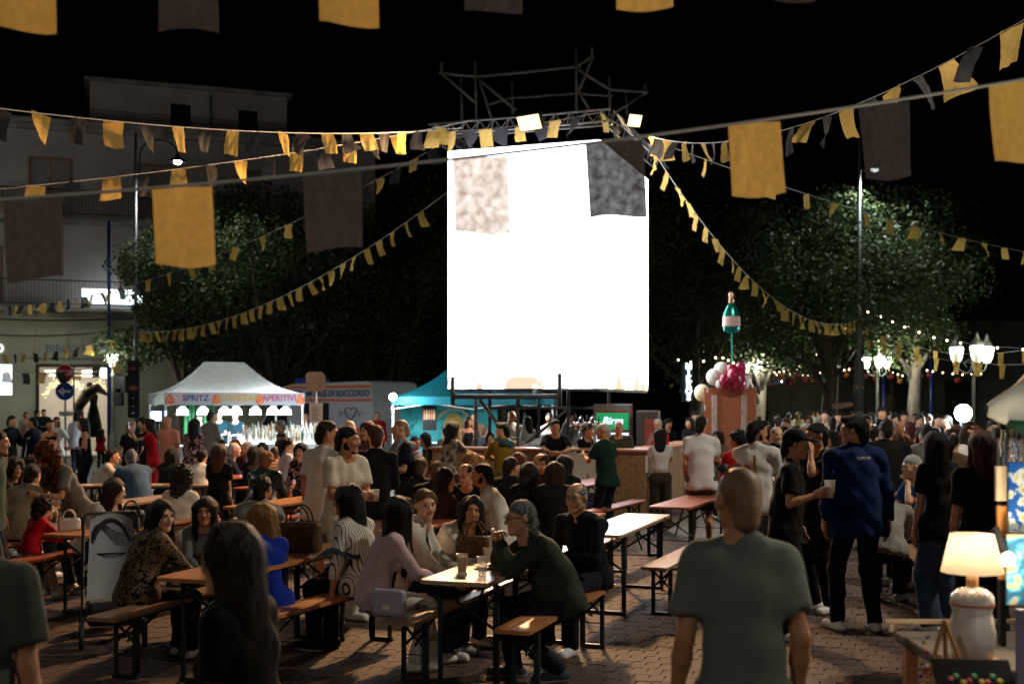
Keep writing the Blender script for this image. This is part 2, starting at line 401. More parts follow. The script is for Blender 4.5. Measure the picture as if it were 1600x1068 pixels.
house('dark pale-rendered house behind the white gazebo and the ambulance', X(380,56), X(640,56), 56, 7.5, (.26,.25,.22), [(.9,2.2,0,3.0),(4.2,5.5,0,3.0),(1,2.1,4.2,6.2),(4.3,5.4,4.2,6.2)])
house('low pale house with dark doors behind the party lights', X(1130,63), X(1420,63), 63, 5.2, (.55,.53,.42), [(1.0,2.4,0,2.9),(6.9,7.6,0,2.6)])
house('dim grey house behind the right lantern post', X(1430,60), X(1700,60), 60, 6.0, (.30,.30,.28), [(1.5,3.2,0,3.2),(5.0,6.6,0,3.2)])
b = MB()
arch = [(-1.05,0),(1.05,0),(1.05,2.9)]+[(1.05*math.cos(q*math.pi/10), 2.9+1.05*math.sin(q*math.pi/10)) for q in range(1,10)]+[(-1.05,2.9)]
b.prism(arch, -.06, .0)
o = b.build('arched_door_panel', mat('pale_arch_panel', (.60,.58,.44), rough=.8), None, loc=(X(1268,62.6), 62.6, .9)); tag(o, 'pale arched panel on the low house right of the party letters', 'door panel')
# low kerbed terrace in the right background
b = MB(); b.bevbox((X(1165,44),38,-.01),(X(1300,44),50,.28),.04); tag(b.build('terrace_step', mat('terrace_stone', (.33,.33,.26), rough=.85, noise=.3, bump=.4)), 'low stone terrace step under the party lights', 'step')

# ------------------------------------------------------------------ trees
rng = np.random.default_rng(5)
m_bark = mat('bark', (.09,.07,.055), rough=.9, noise=.4, scale=5, bump=.9, bscale=16, stretch=(1,1,.3))
m_leaf = mat('oak_leaf', (.024,.038,.013), rough=.6, noise=.5, scale=1.3, col2=(.058,.078,.026), spec=.25)
def _tl(nt, b):
    b.inputs['Transmission Weight'].default_value = .0
    tr = nt.nodes.new('ShaderNodeBsdfTranslucent'); mx = nt.nodes.new('ShaderNodeMixShader'); mx.inputs['Fac'].default_value = .25
    src = b.inputs['Base Color'].links[0].from_socket
    nt.links.new(src, tr.inputs['Color']); out = nt.nodes['Material Output']
    nt.links.new(b.outputs['BSDF'], mx.inputs[1]); nt.links.new(tr.outputs['BSDF'], mx.inputs[2]); nt.links.new(mx.outputs['Shader'], out.inputs['Surface'])
tune(m_leaf, _tl)
def tree(label, px, d, z0, z1, rad, n=15000, leaf=.12, nclump=34, seed=1, flat=1.0):
    g = np.random.default_rng(seed); T = thing('holm_oak', label, 'tree', (X(px, d), d, 0), 0, 'dark evergreen trees round the square')
    tb = MB(); hc = (z0+z1)/2
    tb.tube([(0,0,-.1),(.08,0,.8),(.02,.1,z0*.6),(.12,.05,z0+.6),(.2,.1,hc)], [.42,.32,.27,.22,.08], 10)
    lim = MB()
    cl = []
    for i in range(nclump):
        v = g.normal(size=3); v /= np.linalg.norm(v); rr = g.random()**.45
        c = np.array([v[0]*rad*rr*.86, v[1]*rad*.75*rr*flat, hc+v[2]*(z1-z0)/2*rr*.84])
        cl.append((c, rad*g.uniform(.2,.36)))
        if i < 12:
            lim.tube([(.1,.05,z0*.8+.1*i), (c[0]*.45,c[1]*.45,(z0+c[2])/2), tuple(c)], [.13,.08,.025], 6)
    tb.build('trunk', m_bark, T, True); lim.build('limbs', m_bark, T, True)
    per = int(n*1.25)//nclump; Vs = []
    for (c, r) in cl:
        u = g.normal(size=(per,3)); u /= np.linalg.norm(u, axis=1)[:,None]
        p = c+u*(r*(g.random((per,1))**.33)*np.array([1.15,1.15,.8]))
        a = g.normal(size=(per,3)); a /= np.linalg.norm(a, axis=1)[:,None]
        nn = u*.6+g.normal(size=(per,3))*.6; t = np.cross(a, nn); t /= np.linalg.norm(t, axis=1)[:,None]+1e-9
        bb_ = np.cross(t, nn); bb_ /= np.linalg.norm(bb_, axis=1)[:,None]+1e-9
        s = leaf*1.1*g.uniform(.55,1.25,(per,1))
        Vs.append(np.stack([p-t*s*.5, p-bb_*s*.28, p+t*s*.5, p+bb_*s*.28], 1))
    V = np.concatenate(Vs).reshape(-1,3).astype(np.float32); nq = len(V)//4
    me = bpy.data.meshes.new('crown'); me.vertices.add(len(V)); me.vertices.foreach_set('co', V.ravel())
    me.loops.add(nq*4); me.loops.foreach_set('vertex_index', np.arange(nq*4, dtype=np.int32)); me.polygons.add(nq)
    me.polygons.foreach_set('loop_start', np.arange(0, nq*4, 4, dtype=np.int32)); me.materials.append(m_leaf); me.update(); me.validate()
    obj('crown', me, T)
    return T
tree('leftmost evergreen tree leaning over the banner post and lamp', 285, 41, 2.4, 8.2, 3.2, 17000, .15, 40, 3)
tree('large evergreen tree behind the white gazebo', 425, 43, 2.0, 10.2, 5.0, 27000, .16, 60, 4)
tree('tall evergreen tree just left of the bright screen', 600, 46, 1.6, 11.9, 5.6, 27000, .17, 60, 5)
tree('evergreen tree hidden behind the bright screen', 780, 47, 2.8, 9.5, 4.2, 8000, .2, 30, 6)
tree('evergreen tree just right of the bright screen', 1085, 43, 2.1, 10.4, 4.6, 24000, .16, 54, 7)
tree('evergreen tree lit by the right street lamp', 1295, 40, 2.6, 9.8, 4.7, 27000, .16, 56, 8)
tree('rightmost evergreen tree past the right street lamp', 1430, 44, 3.2, 10.6, 3.6, 18000, .16, 40, 9)
tree('evergreen tree filling the gap left of the tall one by the screen', 515, 48, 1.8, 10.6, 4.6, 20000, .17, 46, 21)
tree('evergreen tree between the screen tree and the lamp-lit tree', 1185, 46, 2.3, 9.6, 3.8, 17000, .17, 40, 22)
tree('slim tree behind the party lights', 1388, 52, 2.6, 5.6, 2.2, 6000, .16, 18, 10)

# ------------------------------------------------------------------ street lamps with curved arms
def street_lamp(label, px, pyl, d, armdir, power, col, loc=None, aim=None):
    top = HC+(YH-pyl)/FPX*d if loc is None else loc[2]
    x_, y_ = (X(px, d), d) if loc is None else loc[:2]
    T = thing('street_lamp', label, 'street lamp', (x_, y_, 0), 0, 'tall curved-arm street lamps')
    b = MB(); b.tube([(0,0,0),(0,0,1.2)], .085, 10); b.tube([(0,0,1.2),(0,0,top+.9)], [.06,.045], 10); b.tube([(0,0,1.15),(0,0,1.28)], .1, 10); b.build('pole', m_steel, T, True)
    a = armdir; r = .62
    b = MB(); b.tube([(0,0,top-.6),(a*.12,0,top-.55),(a*.14,0,top+.2)]+[(a*(.14+r*(1-math.cos(q))), 0, top+.2+r*.75*math.sin(q)) for q in [i*math.pi/8 for i in range(1,8)]]+[(a*(.14+2*r),0,top+.18)], .028, 7); b.build('arm', m_dark, T, True)
    lx = a*(.14+2*r)
    b = MB(); b.lathe([(.03,.3),(.06,.28),(.08,.16),(.3,.06),(.34,0),(.31,.0),(.06,.12)], 14, Matrix.Translation((lx,0,top-.08))); b.build('lamp_shade', m_dark, T, True)
    b = MB(); b.ball((lx,0,top-.06), .13, 10, 6, (1,1,.6)); b.build('bulb', emit('street_bulb', (.93,1.,.95), 60), T, True)
    lamp('street_light', 'SPOT', (x_+lx, y_, top-.2), power, col, aim or (x_+lx, y_-.5, 0), .12, 150, .5)
    return T
street_lamp('tall street lamp with one curved arm before the library building', 212, 250, 39, 1, 620, (.95,.98,.9))
street_lamp('tall street lamp glowing in the right tree crown', 1343, 262, 37.6, .35, 850, (.86,.97,1.))
# same kind of lamp, added out of view round the square as fill light
street_lamp('street lamp behind the viewer on the left, out of the picture', 0, 0, 0, 1, 680, (1.,.92,.76), (-8.5,-6.5,8.6), (-3,9,0))
street_lamp('street lamp behind the viewer on the right, out of the picture', 0, 0, 0, -1, 330, (1.,.95,.82), (7.5,-7.5,8.6), (2,9,0))
street_lamp('street lamp right of the picture beside the craft stalls', 0, 0, 0, -1, 2300, (1.,.90,.74), (9.8,10.5,9.0), (-1,11.5,0))  # added unseen to light the middle crowd from the right
street_lamp('street lamp left of the picture beside the far left tables', 0, 0, 0, 1, 750, (1.,.88,.78), (-15.5,19,8.6), (-6,20,0))  # added unseen as fill for the left crowd
street_lamp('street lamp left of the picture in front of the library building', 0, 0, 0, 1, 380, (.95,.9,.95), (-29,33,9.5), (-18,46,6))  # added unseen to brighten the library facade

# ------------------------------------------------------------------ ornate lantern posts
m_castiron = mat('lantern_iron', (.16,.16,.14), rough=.5, metal=.5, noise=.3)
m_lglass = emit('lantern_glass', (.95,1.,.82), 7)
def lantern_post(label, px, py, d, heads, scale=1., power=60):
    top = HC+(YH-py)/FPX*d
    T = thing('lantern_post', label, 'lantern post', (X(px,d), d, 0), R(20), 'ornate lantern posts')
    b = MB(); b.lathe([(.2,0),(.2,.25),(.13,.35),(.11,.9),(.075,1.0),(.06,1.3),(.05,top-.5),(.09,top-.45),(.05,top-.38),(.04,top-.1)], 12); b.build('post', m_castiron, T, True)
    for k in range(heads):
        q = 2*math.pi*k/heads if heads > 1 else 0; rr = .42*scale if heads > 1 else 0
        cx, cy_ = rr*math.cos(q), rr*math.sin(q)
        if heads > 1:
            a = MB(); a.tube([(0,0,top-.45),(cx*.4,cy_*.4,top-.62),(cx*.85,cy_*.85,top-.5),(cx,cy_,top-.3)], .022, 6)
            a.tube([(0,0,top-.3),(cx*.3,cy_*.3,top-.2),(cx*.55,cy_*.55,top-.33),(cx*.35,cy_*.35,top-.45)], .014, 5); a.build('scroll_arm', m_castiron, T, True)
        z = top-.3 if heads > 1 else top-.15
        g = MB(); g.lathe([(.07*scale,0),(.13*scale,.12*scale),(.17*scale,.36*scale),(.15*scale,.40*scale)], 8, Matrix.Translation((cx,cy_,z))); ln = g.build('lantern', m_lglass, T)
        c = MB(); c.lathe([(.19*scale,.40*scale),(.16*scale,.46*scale),(.06*scale,.58*scale),(.02*scale,.72*scale)], 8, Matrix.Translation((cx,cy_,z))); c.build('lantern_cap', m_castiron, T)
        for i in range(4):
            w_ = R(45+90*i); 
            e = MB(); e.tube([(cx+.07*scale*math.cos(w_),cy_+.07*scale*math.sin(w_),z),(cx+.135*scale*math.cos(w_),cy_+.135*scale*math.sin(w_),z+.12*scale),(cx+.175*scale*math.cos(w_),cy_+.175*scale*math.sin(w_),z+.37*scale)], .01, 4); e.build('glazing_bar', m_castiron, ln)
    lamp('lantern_light', 'POINT', (X(px,d), d-.75, top), power, (.95,1.,.80), size=.3)
    return T
lantern_post('single lantern post in front of the library door', 176, 566, 41, 1, 1.1, 200)
lantern_post('far three-armed lantern post above the red board', 1181, 570, 46, 3, 1.05, 750)
lantern_post('three-armed lantern post beside the dark banner pole', 1371, 562, 44, 3, 1.0, 600)
lantern_post('nearest three-armed lantern post at the right', 1521, 550, 34, 3, 1.15, 200)

# ------------------------------------------------------------------ the light tower: screen, scaffold, truss
TW = thing('screen_tower', 'glowing white video screen tower on scaffold legs above the bar', 'video screen', (1.64, 22.0, 0), -GA)
SZ0, SZ1, SW, SD = 2.27, 6.88, 3.05, 4.1
def screen_mat():
    m = bpy.data.materials.new('led_screen'); m.use_nodes = True; nt = m.node_tree; b = _bsdf(m)
    b.inputs['Base Color'].default_value = (.02,.02,.02,1); b.inputs['Roughness'].default_value = .6
    tc = nt.nodes.new('ShaderNodeTexCoord'); sp = nt.nodes.new('ShaderNodeSeparateXYZ'); nt.links.new(tc.outputs['Object'], sp.inputs[0])
    n = nt.nodes.new('ShaderNodeTexNoise'); n.inputs['Scale'].default_value = .9; n.inputs['Detail'].default_value = 3; n.inputs['Distortion'].default_value = 1.4
    mp = nt.nodes.new('ShaderNodeMapping'); mp.inputs['Scale'].default_value = (1.2,1.2,.7); mp.inputs['Location'].default_value = (3.1,0,.4)
    nt.links.new(tc.outputs['Object'], mp.inputs[0]); nt.links.new(mp.outputs[0], n.inputs['Vector'])
    mr = nt.nodes.new('ShaderNodeMapRange'); mr.inputs['From Min'].default_value = 2.2; mr.inputs['From Max'].default_value = 3.5; mr.inputs['To Min'].default_value = .44; mr.inputs['To Max'].default_value = .8
    nt.links.new(sp.outputs['Z'], mr.inputs['Value'])
    gt = nt.nodes.new('ShaderNodeMath'); gt.operation = 'SUBTRACT'; nt.links.new(n.outputs['Fac'], gt.inputs[0]); nt.links.new(mr.outputs['Result'], gt.inputs[1])
    m2 = nt.nodes.new('ShaderNodeMapRange'); m2.inputs['From Min'].default_value = -.06; m2.inputs['From Max'].default_value = .05
    nt.links.new(gt.outputs[0], m2.inputs['Value'])
    mx = nt.nodes.new('ShaderNodeMix'); mx.data_type = 'RGBA'; mx.inputs['A'].default_value = (7.6,7.7,8.1,1); mx.inputs['B'].default_value = (1.1,.78,.55,1)
    nt.links.new(m2.outputs['Result'], mx.inputs['Factor']); nt.links.new(mx.outputs['Result'], b.inputs['Emission Color']); b.inputs['Emission Strength'].default_value = 1.0
    return m
m_led = screen_mat()
b = MB(); b.box((-SW,0,SZ0),(-.012,.03,SZ1)); b.build('screen_face', m_led, TW)
b = MB(); b.box((-.03,.031,SZ0),(0,SD,SZ1)); b.build('screen_face', m_led, TW)
b = MB(); b.box((-SW-.03,.032,SZ0-.03),(-SW+.02,.3,SZ1+.03)); b.box((-SW,.032,SZ1),(-.05,.3,SZ1+.03)); b.box((-SW,.032,SZ0-.05),(-.05,.3,SZ0)); b.box((-.35,.05,SZ0-.05),(-.032,SD+.03,SZ0)); b.box((-.35,.3,SZ1),(-.032,SD+.03,SZ1+.03)); b.box((-SW+.02,.25,SZ0),(-.3,.3,SZ1)); b.box((-.3,.3,SZ0),(-.25,SD,SZ1)); b.build('screen_back_frame', m_black, TW)
m_scaf = mat('scaffold_tube_dark', (.07,.07,.072), rough=.55, metal=.4, noise=.3)
SC = thing('scaffold', 'grey tubular scaffold carrying the screen with outriggers at its top', 'scaffold', (1.64, 22.0, 0), -GA)
def pole(a, c, r=.03, parent=None, name='scaffold_tube'):
    b = MB(); b.tube([a, c], r, 8); return b.build(name, m_scaf, parent or SC, True)
for x in (-2.35,-.75):
    for y in (.45,3.6): pole((x,y,0),(x,y,7.5), .034)
pole((-2.9,-.12,2.12),(-.75,-.12,2.12), .05)
pole((-2.9,-.12,1.95),(-2.9,-.12,2.5), .045); pole((-.75,-.12,1.95),(-.75,-.12,2.55), .045)
pole((-2.45,-.05,2.1),(-2.45,-.05,0), .04); pole((-1.65,.1,2.1),(-1.65,.1,0), .035)
pole((-2.35,-.1,2.05),(-1.25,-.1,.7), .04); pole((-2.35,.45,.6),(-.75,.45,1.9)); pole((-2.35,.45,1.9),(-.75,.45,1.9)); pole((-.75,.45,1.9),(-.75,3.6,1.9)); pole((-.75,.45,.4),(-.75,3.6,1.8)); pole((-2.35,3.6,1.9),(-.75,3.6,1.9))
for (x, y) in ((-2.35,.45),(-.75,.45),(-2.35,3.6),(-.75,3.6),(-2.45,-.05),(-1.65,.1)):
    b = MB(); b.bevbox((x-.09,y-.09,0),(x+.09,y+.09,.02),.004); b.build('base_plate', m_steel, SC)
# top outriggers, traced at their distance
SCi = (Matrix.Translation((1.64,22,0)) @ Matrix.Rotation(-GA, 4, 'Z')).inverted()
def pl(p, q, d1, d2, r=.028): return pole(SCi @ at(*p, d1), SCi @ at(*q, d2), r)
for (p, q, d1, d2) in (((686,114),(745,120),23.4,23.3),((745,120),(908,104),23.3,22.9),((690,98),(690,116),23.4,23.4),((742,96),(745,200),23.3,23.3),((692,116),(742,160),23.4,23.3),((748,124),(806,172),23.3,23.2),((748,124),(770,190),23.3,23.6),
    ((900,78),(901,178),22.9,22.9),((902,104),(926,88),22.9,22.8),((925,74),(925,92),22.8,22.8),((926,90),(905,140),22.8,23),((905,110),(955,141),22.9,23.4),((952,118),(953,182),23.4,23.4),((953,140),(1012,144),23.4,24),((1008,130),(1008,148),24,24),((1006,146),(955,180),24,23.4),
    ((800,130),(801,178),24.6,24.6),((800,153),(902,146),24.6,24.6),((760,164),(800,153),24.4,24.6),((720,122),(722,190),24,24),((978,144),(980,180),24,24),((903,140),(920,170),23,23.4),((958,150),(902,146),24.6,24.6)): pl(p, q, d1, d2)
# box truss round the top
TR = thing('lighting_truss', 'aluminium truss running round the top of the screen', 'truss', (1.64, 22.0, 0), -GA)
def truss(a, c, n):
    a, c = Vector(a), Vector(c); u = (c-a).normalized(); s = u.cross(Vector((0,0,1)))*.14; up = Vector((0,0,.25))
    rails = [a+s, a-s, a+up]
    for r_ in rails:
        b = MB(); b.tube([r_, r_+(c-a)], .022, 7); b.build('truss_rail', m_steel, TR, True)
    b = MB(); L = (c-a).length
    for i in range(n):
        t0, t1 = L*i/n, L*(i+.5)/n; t2 = L*(i+1)/n
        for s_ in (s, -s): b.tube([a+s_+u*t0, a+up+u*t1], .009, 5); b.tube([a+up+u*t1, a+s_+u*t2], .009, 5)
    b.build('truss_lacing', m_steel, TR)
truss((-SW-.3,-.25,7.12),(.25,-.25,7.12), 12); truss((.28,-.1,7.12),(.28,SD+.1,7.12), 14); truss((-SW-.2,-.1,7.12),(-SW-.2,SD,7.12), 12)
# floodlights
m_flood = emit('flood_lens', (1.,.78,.34), 2.6)
def flood(label, px, py, d, target, power, w_=.42, h_=.26, col=(1.,.72,.38), spot=125):
    p = at(px, py, d); F = thing('flood_light', label, 'floodlight', p)
    q = (Vector(target)-p).to_track_quat('-Z','Y').to_matrix().to_4x4()
    b = MB(); b.bevbox((-w_/2,-h_/2,-.02),(w_/2,h_/2,.1),.015, q); b.build('housing', m_black, F)
    b = MB(); b.box((-w_/2+.02,-h_/2+.02,-.03),(w_/2-.02,h_/2-.02,-.022), q); b.build('lens', m_flood, F)
    b = MB(); b.tube([q @ Vector((-w_/2-.02,0,.04)), q @ Vector((-w_/2-.02,0,.16)), q @ Vector((w_/2+.02,0,.16)), q @ Vector((w_/2+.02,0,.04))], .012, 6); b.build('bracket', m_black, F)
    lamp('flood_glow', 'SPOT', p+(Vector(target)-p).normalized()*.15, power, col, target, .34, spot, .5)
    return F
FLOOD1 = flood('large warm floodlight glaring on the truss above the screen', 828, 191, 21.6, (-6.5, 11.5, .3), 7600, .5, .3, (1.,.56,.25), 96)
FLOOD2 = flood('small warm floodlight at the right end of the truss', 991, 188, 22.6, (7, 11, .5), 750, .3, .26)
# ------------------------------------------------------------------ bodies from smooth distance fields
def nv(*a): return np.array(a, dtype=np.float32)
def unit(v): return v/(np.linalg.norm(v)+1e-9)
class Field:
    def __init__(s, lo, hi, h):
        s.h = h; s.lo = np.array(lo, dtype=np.float32); n = np.maximum(4, np.ceil((np.array(hi)-s.lo)/h).astype(int)+1)
        s.ax = [s.lo[i]+h*np.arange(n[i], dtype=np.float32) for i in range(3)]
        s.f = np.full(tuple(n), 1.0, dtype=np.float32)
    def sub(s, lo, hi):
        sl = []
        for i in range(3):
            a = int(max(0, math.floor((lo[i]-s.lo[i])/s.h))); b = int(min(len(s.ax[i]), math.ceil((hi[i]-s.lo[i])/s.h)+1))
            if b <= a: return None
            sl.append(slice(a, b))
        return tuple(sl)
    def pts(s, sl):
        g = np.meshgrid(*[s.ax[i][sl[i]] for i in range(3)], indexing='ij'); return g
    def add(s, p, k=.03, op='+'):
        a, b, ra, rb = p['a'], p['b'], p['ra'], p['rb']; n = p.get('n'); fl = p.get('fl', 1.)
        m = max(ra, rb)+k+2.5*s.h
        sl = s.sub(np.minimum(a, b)-m, np.maximum(a, b)+m)
        if sl is None: return
        G = s.pts(sl); ba = b-a; L2 = float(ba@ba)+1e-9
        D = [G[i]-a[i] for i in range(3)]
        t = np.clip((D[0]*ba[0]+D[1]*ba[1]+D[2]*ba[2])/L2, 0, 1)
        D = [D[i]-t*ba[i] for i in range(3)]
        if n is not None:
            dn = (D[0]*n[0]+D[1]*n[1]+D[2]*n[2])*(1/fl-1); D = [D[i]+dn*n[i] for i in range(3)]
        d = np.sqrt(D[0]**2+D[1]**2+D[2]**2)-(ra+(rb-ra)*t)
        c = p.get('cut')
        if c is not None:
            d = np.maximum(d, (G[0]-c[0][0])*c[1][0]+(G[1]-c[0][1])*c[1][1]+(G[2]-c[0][2])*c[1][2])
        f = s.f[sl]
        if op == '+':
            h = np.maximum(k-np.abs(f-d), 0)/k; s.f[sl] = np.minimum(f, d)-h*h*k*.25
        else:
            h = np.maximum(k-np.abs(f+d), 0)/k; s.f[sl] = np.maximum(f, -d)+h*h*k*.25
    def ell(s, c, r, k=.02, op='+', rot=None):
        c = np.array(c, dtype=np.float32); r = np.array(r, dtype=np.float32); m = float(r.max())+k+2.5*s.h
        sl = s.sub(c-m, c+m)
        if sl is None: return
        G = s.pts(sl); D = [G[i]-c[i] for i in range(3)]
        if rot is not None: D = [sum(rot[j][i]*D[j] for j in range(3)) for i in range(3)]
        q = np.sqrt(sum((D[i]/r[i])**2 for i in range(3))); g = np.sqrt(sum((D[i]/r[i]**2)**2 for i in range(3)))+1e-6
        d = q*(q-1)/g
        f = s.f[sl]
        if op == '+':
            h = np.maximum(k-np.abs(f-d), 0)/k; s.f[sl] = np.minimum(f, d)-h*h*k*.25
        else:
            h = np.maximum(k-np.abs(f+d), 0)/k; s.f[sl] = np.maximum(f, -d)+h*h*k*.25
    def plane(s, p, n):      # keep the side where dot(x-p,n) < 0
        G = np.meshgrid(*s.ax, indexing='ij'); s.f = np.maximum(s.f, (G[0]-p[0])*n[0]+(G[1]-p[1])*n[1]+(G[2]-p[2])*n[2]).astype(np.float32)
    def noise(s, amp, wl, seed, n=5, stretch=(1,1,1)):
        g = np.random.default_rng(seed); G = np.meshgrid(*s.ax, indexing='ij'); acc = 0
        for i in range(n):
            v = g.normal(size=3); v /= np.linalg.norm(v); v = v*np.array(stretch)*2*math.pi/(wl*g.uniform(.6,1.5)); ph = g.uniform(0,6.28)
            acc = acc+np.sin(G[0]*v[0]+G[1]*v[1]+G[2]*v[2]+ph)
        s.f = (s.f+amp*acc/math.sqrt(n)).astype(np.float32)
    def net(s):
        f = s.f; S = f < 0; nx, ny, nz = f.shape
        cnt = sum(S[i:nx-1+i, j:ny-1+j, k:nz-1+k].astype(np.int8) for i in (0,1) for j in (0,1) for k in (0,1))
        act = (cnt > 0) & (cnt < 8); I, J, K = np.nonzero(act); N = len(I)
        if N == 0: return np.zeros((0,3), np.float32), np.zeros((0,4), np.int32)
        idx = np.full(act.shape, -1, np.int32); idx[I,J,K] = np.arange(N)
        P = np.zeros((N,3), np.float32); W = np.zeros(N, np.float32)
        cs = [(i,j,k) for i in (0,1) for j in (0,1) for k in (0,1)]
        for a in cs:
            for ax in range(3):
                if a[ax] == 1: continue
                b = list(a); b[ax] = 1
                fa = f[I+a[0],J+a[1],K+a[2]]; fb = f[I+b[0],J+b[1],K+b[2]]
                m = (fa < 0) != (fb < 0); t = np.where(m, fa/(fa-fb+1e-12), 0)
                for q in range(3): P[:,q] += m*(a[q]+(t if q == ax else 0))
                W += m
        P = P/W[:,None]
        V = s.lo+s.h*(np.stack([I,J,K],1)+P)
        Q = []
        for ax in range(3):
            o1, o2 = [(1,2),(2,0),(0,1)][ax]
            sa = [slice(None)]*3; sb = [slice(None)]*3; sa[ax] = slice(0,-1); sb[ax] = slice(1,None)
            A, Bm = S[tuple(sa)], S[tuple(sb)]; ch = A != Bm
            i = np.nonzero(ch); i = np.stack(i, 1)
            ok = (i[:,o1] > 0) & (i[:,o2] > 0) & (i[:,o1] < f.shape[o1]-1) & (i[:,o2] < f.shape[o2]-1); i = i[ok]
            e1 = np.zeros(3, int); e1[o1] = 1; e2 = np.zeros(3, int); e2[o2] = 1
            g = lambda q: idx[q[:,0],q[:,1],q[:,2]]
            q4 = np.stack([g(i-e1-e2), g(i-e2), g(i), g(i-e1)], 1)
            fl = ~A[i[:,0],i[:,1],i[:,2]]; q4[fl] = q4[fl][:,::-1]
            Q.append(q4)
        Q = np.concatenate(Q); Q = Q[(Q >= 0).all(1)]
        return V.astype(np.float32), Q
def rc(a, b, ra, rb=None, n=None, fl=1., cut=None):
    return dict(a=np.asarray(a, dtype=np.float32), b=np.asarray(b, dtype=np.float32), ra=ra, rb=ra if rb is None else rb, n=n, fl=fl, cut=cut)
def npmesh(name, parts, mats):
    """parts: list of (V, Q, material index) -> one smooth mesh"""
    V = np.concatenate([p[0] for p in parts]); off = 0; Q = []; M = []
    for v, q, m in parts:
        Q.append(q+off); off += len(v); M.append(m if isinstance(m, np.ndarray) else np.full(len(q), m, np.int32))
    Q = np.concatenate(Q).astype(np.int32); M = np.concatenate(M).astype(np.int32)
    me = bpy.data.meshes.new(name); me.vertices.add(len(V)); me.vertices.foreach_set('co', V.astype(np.float32).ravel())
    me.loops.add(len(Q)*4); me.loops.foreach_set('vertex_index', Q.ravel()); me.polygons.add(len(Q))
    me.polygons.foreach_set('loop_start', np.arange(0, len(Q)*4, 4, dtype=np.int32))
    for m in mats: me.materials.append(m)
    me.polygons.foreach_set('material_index', M); me.polygons.foreach_set('use_smooth', np.ones(len(Q), bool))
    me.update(); me.validate(); return me

# ---- head templates (origin at the middle of the head, face towards -Y)
def sphere_q(c, r, n=8, m=6):
    b = MB(); b.ball(c, 1, n, m, r); return np.array(b.v, np.float32), np.array(b.f, np.int32)
_heads = {}
def head_tpl(kind, h):
    key = (kind, h)
    if key in _heads: return _heads[key]
    F = Field((-.11,-.16,-.2), (.11,.13,.135), h); fem = kind == 'f'
    jw = .9 if fem else 1.
    F.ell((0,.017,.028), (.074,.094,.087), .02)
    F.ell((0,-.03,-.025), (.059,.064,.08), .03)
    F.add(rc((-.043*jw,-.005,-.06),(0,-.066,-.092), .026, .022), .025); F.add(rc((.043*jw,-.005,-.06),(0,-.066,-.092), .026, .022), .025)
    F.ell((0,-.075,-.094), (.02,.02,.017), .02)
    F.add(rc((-.036,-.076,.028),(.036,-.076,.028), .012), .02)
    F.ell((.036,-.068,-.022), (.022,.02,.022), .02); F.ell((-.036,-.068,-.022), (.022,.02,.022), .02)
    F.ell((.031,-.104,.01), (.017,.018,.011), .014, '-'); F.ell((-.031,-.104,.01), (.017,.018,.011), .014, '-')
    F.add(rc((0,-.088,.016),(0,-.110,-.022), .008, .0115), .012); F.ell((.011,-.1,-.027), (.008,.01,.007), .008); F.ell((-.011,-.1,-.027), (.008,.01,.007), .008)
    F.ell((0,-.088,-.052), (.022,.011,.005), .006); F.ell((0,-.087,-.062), (.02,.011,.006), .006)
    for sx in (1,-1):
        F.ell((sx*.078,.012,-.002), (.011,.02,.031), .008)
    F.add(rc((0,.018,-.05),(0,.03,-.2), .054, .058), .03)
    V, Q = F.net()
    c = V[Q].mean(1); M = np.zeros(len(Q), np.int32)
    lip = (np.abs(c[:,0]) < .022) & (c[:,1] < -.085) & (np.abs(c[:,2]+.057) < .0105); M[lip] = 1
    parts = [(V, Q, M)]
    if h < .018:
        for sx in (1,-1):
            v, q = sphere_q((sx*.0305,-.0775,.009), (.0135,.0125,.0075)); parts.append((v, q, 2))
            v, q = sphere_q((sx*.0305,-.0868,.009), (.0068,.0045,.0064)); parts.append((v, q, 3))
            for j in range(3):      # eyebrow
                v, q = sphere_q((sx*(.019+.012*j),-.0925+.004*j,.0285+.003*(j == 1)), (.0085,.005,.0032 if fem else .0042), 6, 4); parts.append((v, q, 4))
            v, q = sphere_q((sx*.0305,-.0850,.0160), (.0155,.006,.0030), 6, 4); parts.append((v, q, 4 if fem else 0))
    _heads[key] = parts
    return parts
# ---- hand templates (wrist at origin, fingers along -Z, palm facing -Y, thumb towards +X)
_hands = {}
def hand_tpl(kind, h):
    key = (kind, h)
    if key in _hands: return _hands[key]
    F = Field((-.09,-.13,-.22), (.11,.05,.03), h)
    curl = {'relax': .35, 'grip': 1.05, 'flat': .08}[kind]
    for i, x in enumerate((-.032,-.011,.010,.030)):
        F.add(rc((x*.55,0,.01),(x,0,-.085+.006*abs(i-1.6)), .017, .0135), .012)
        l = (.030,.038,.041,.036)[i]*1.0; p = nv(x,0,-.088+.006*abs(i-1.6)); a = curl*.8
        for k in range(3):
            L = l*(1.05,.8,.62)[k]; d = nv((i-1.5)*.06, -math.sin(a), -math.cos(a)); q = p+d*L
            F.add(rc(p, q, .0092-.001*k, .0085-.001*k), .004); p = q; a += curl*.75
    tb = {'relax': .5, 'grip': 1.0, 'flat': .2}[kind]
    F.add(rc((.012,-.004,-.012),(.040,-.018,-.052), .017, .012), .012); F.add(rc((.040,-.018,-.052),(.047-.02*tb,-.028-.02*tb,-.082), .0115, .0095), .006); F.add(rc((.047-.02*tb,-.028-.02*tb,-.082),(.046-.035*tb,-.034-.028*tb,-.108), .0095,.0075), .005)
    F.add(rc((0,0,.025),(0,0,-.01), .026, .026, nv(0,1,0), .75), .02)
    _hands[key] = F.net(); return _hands[key]

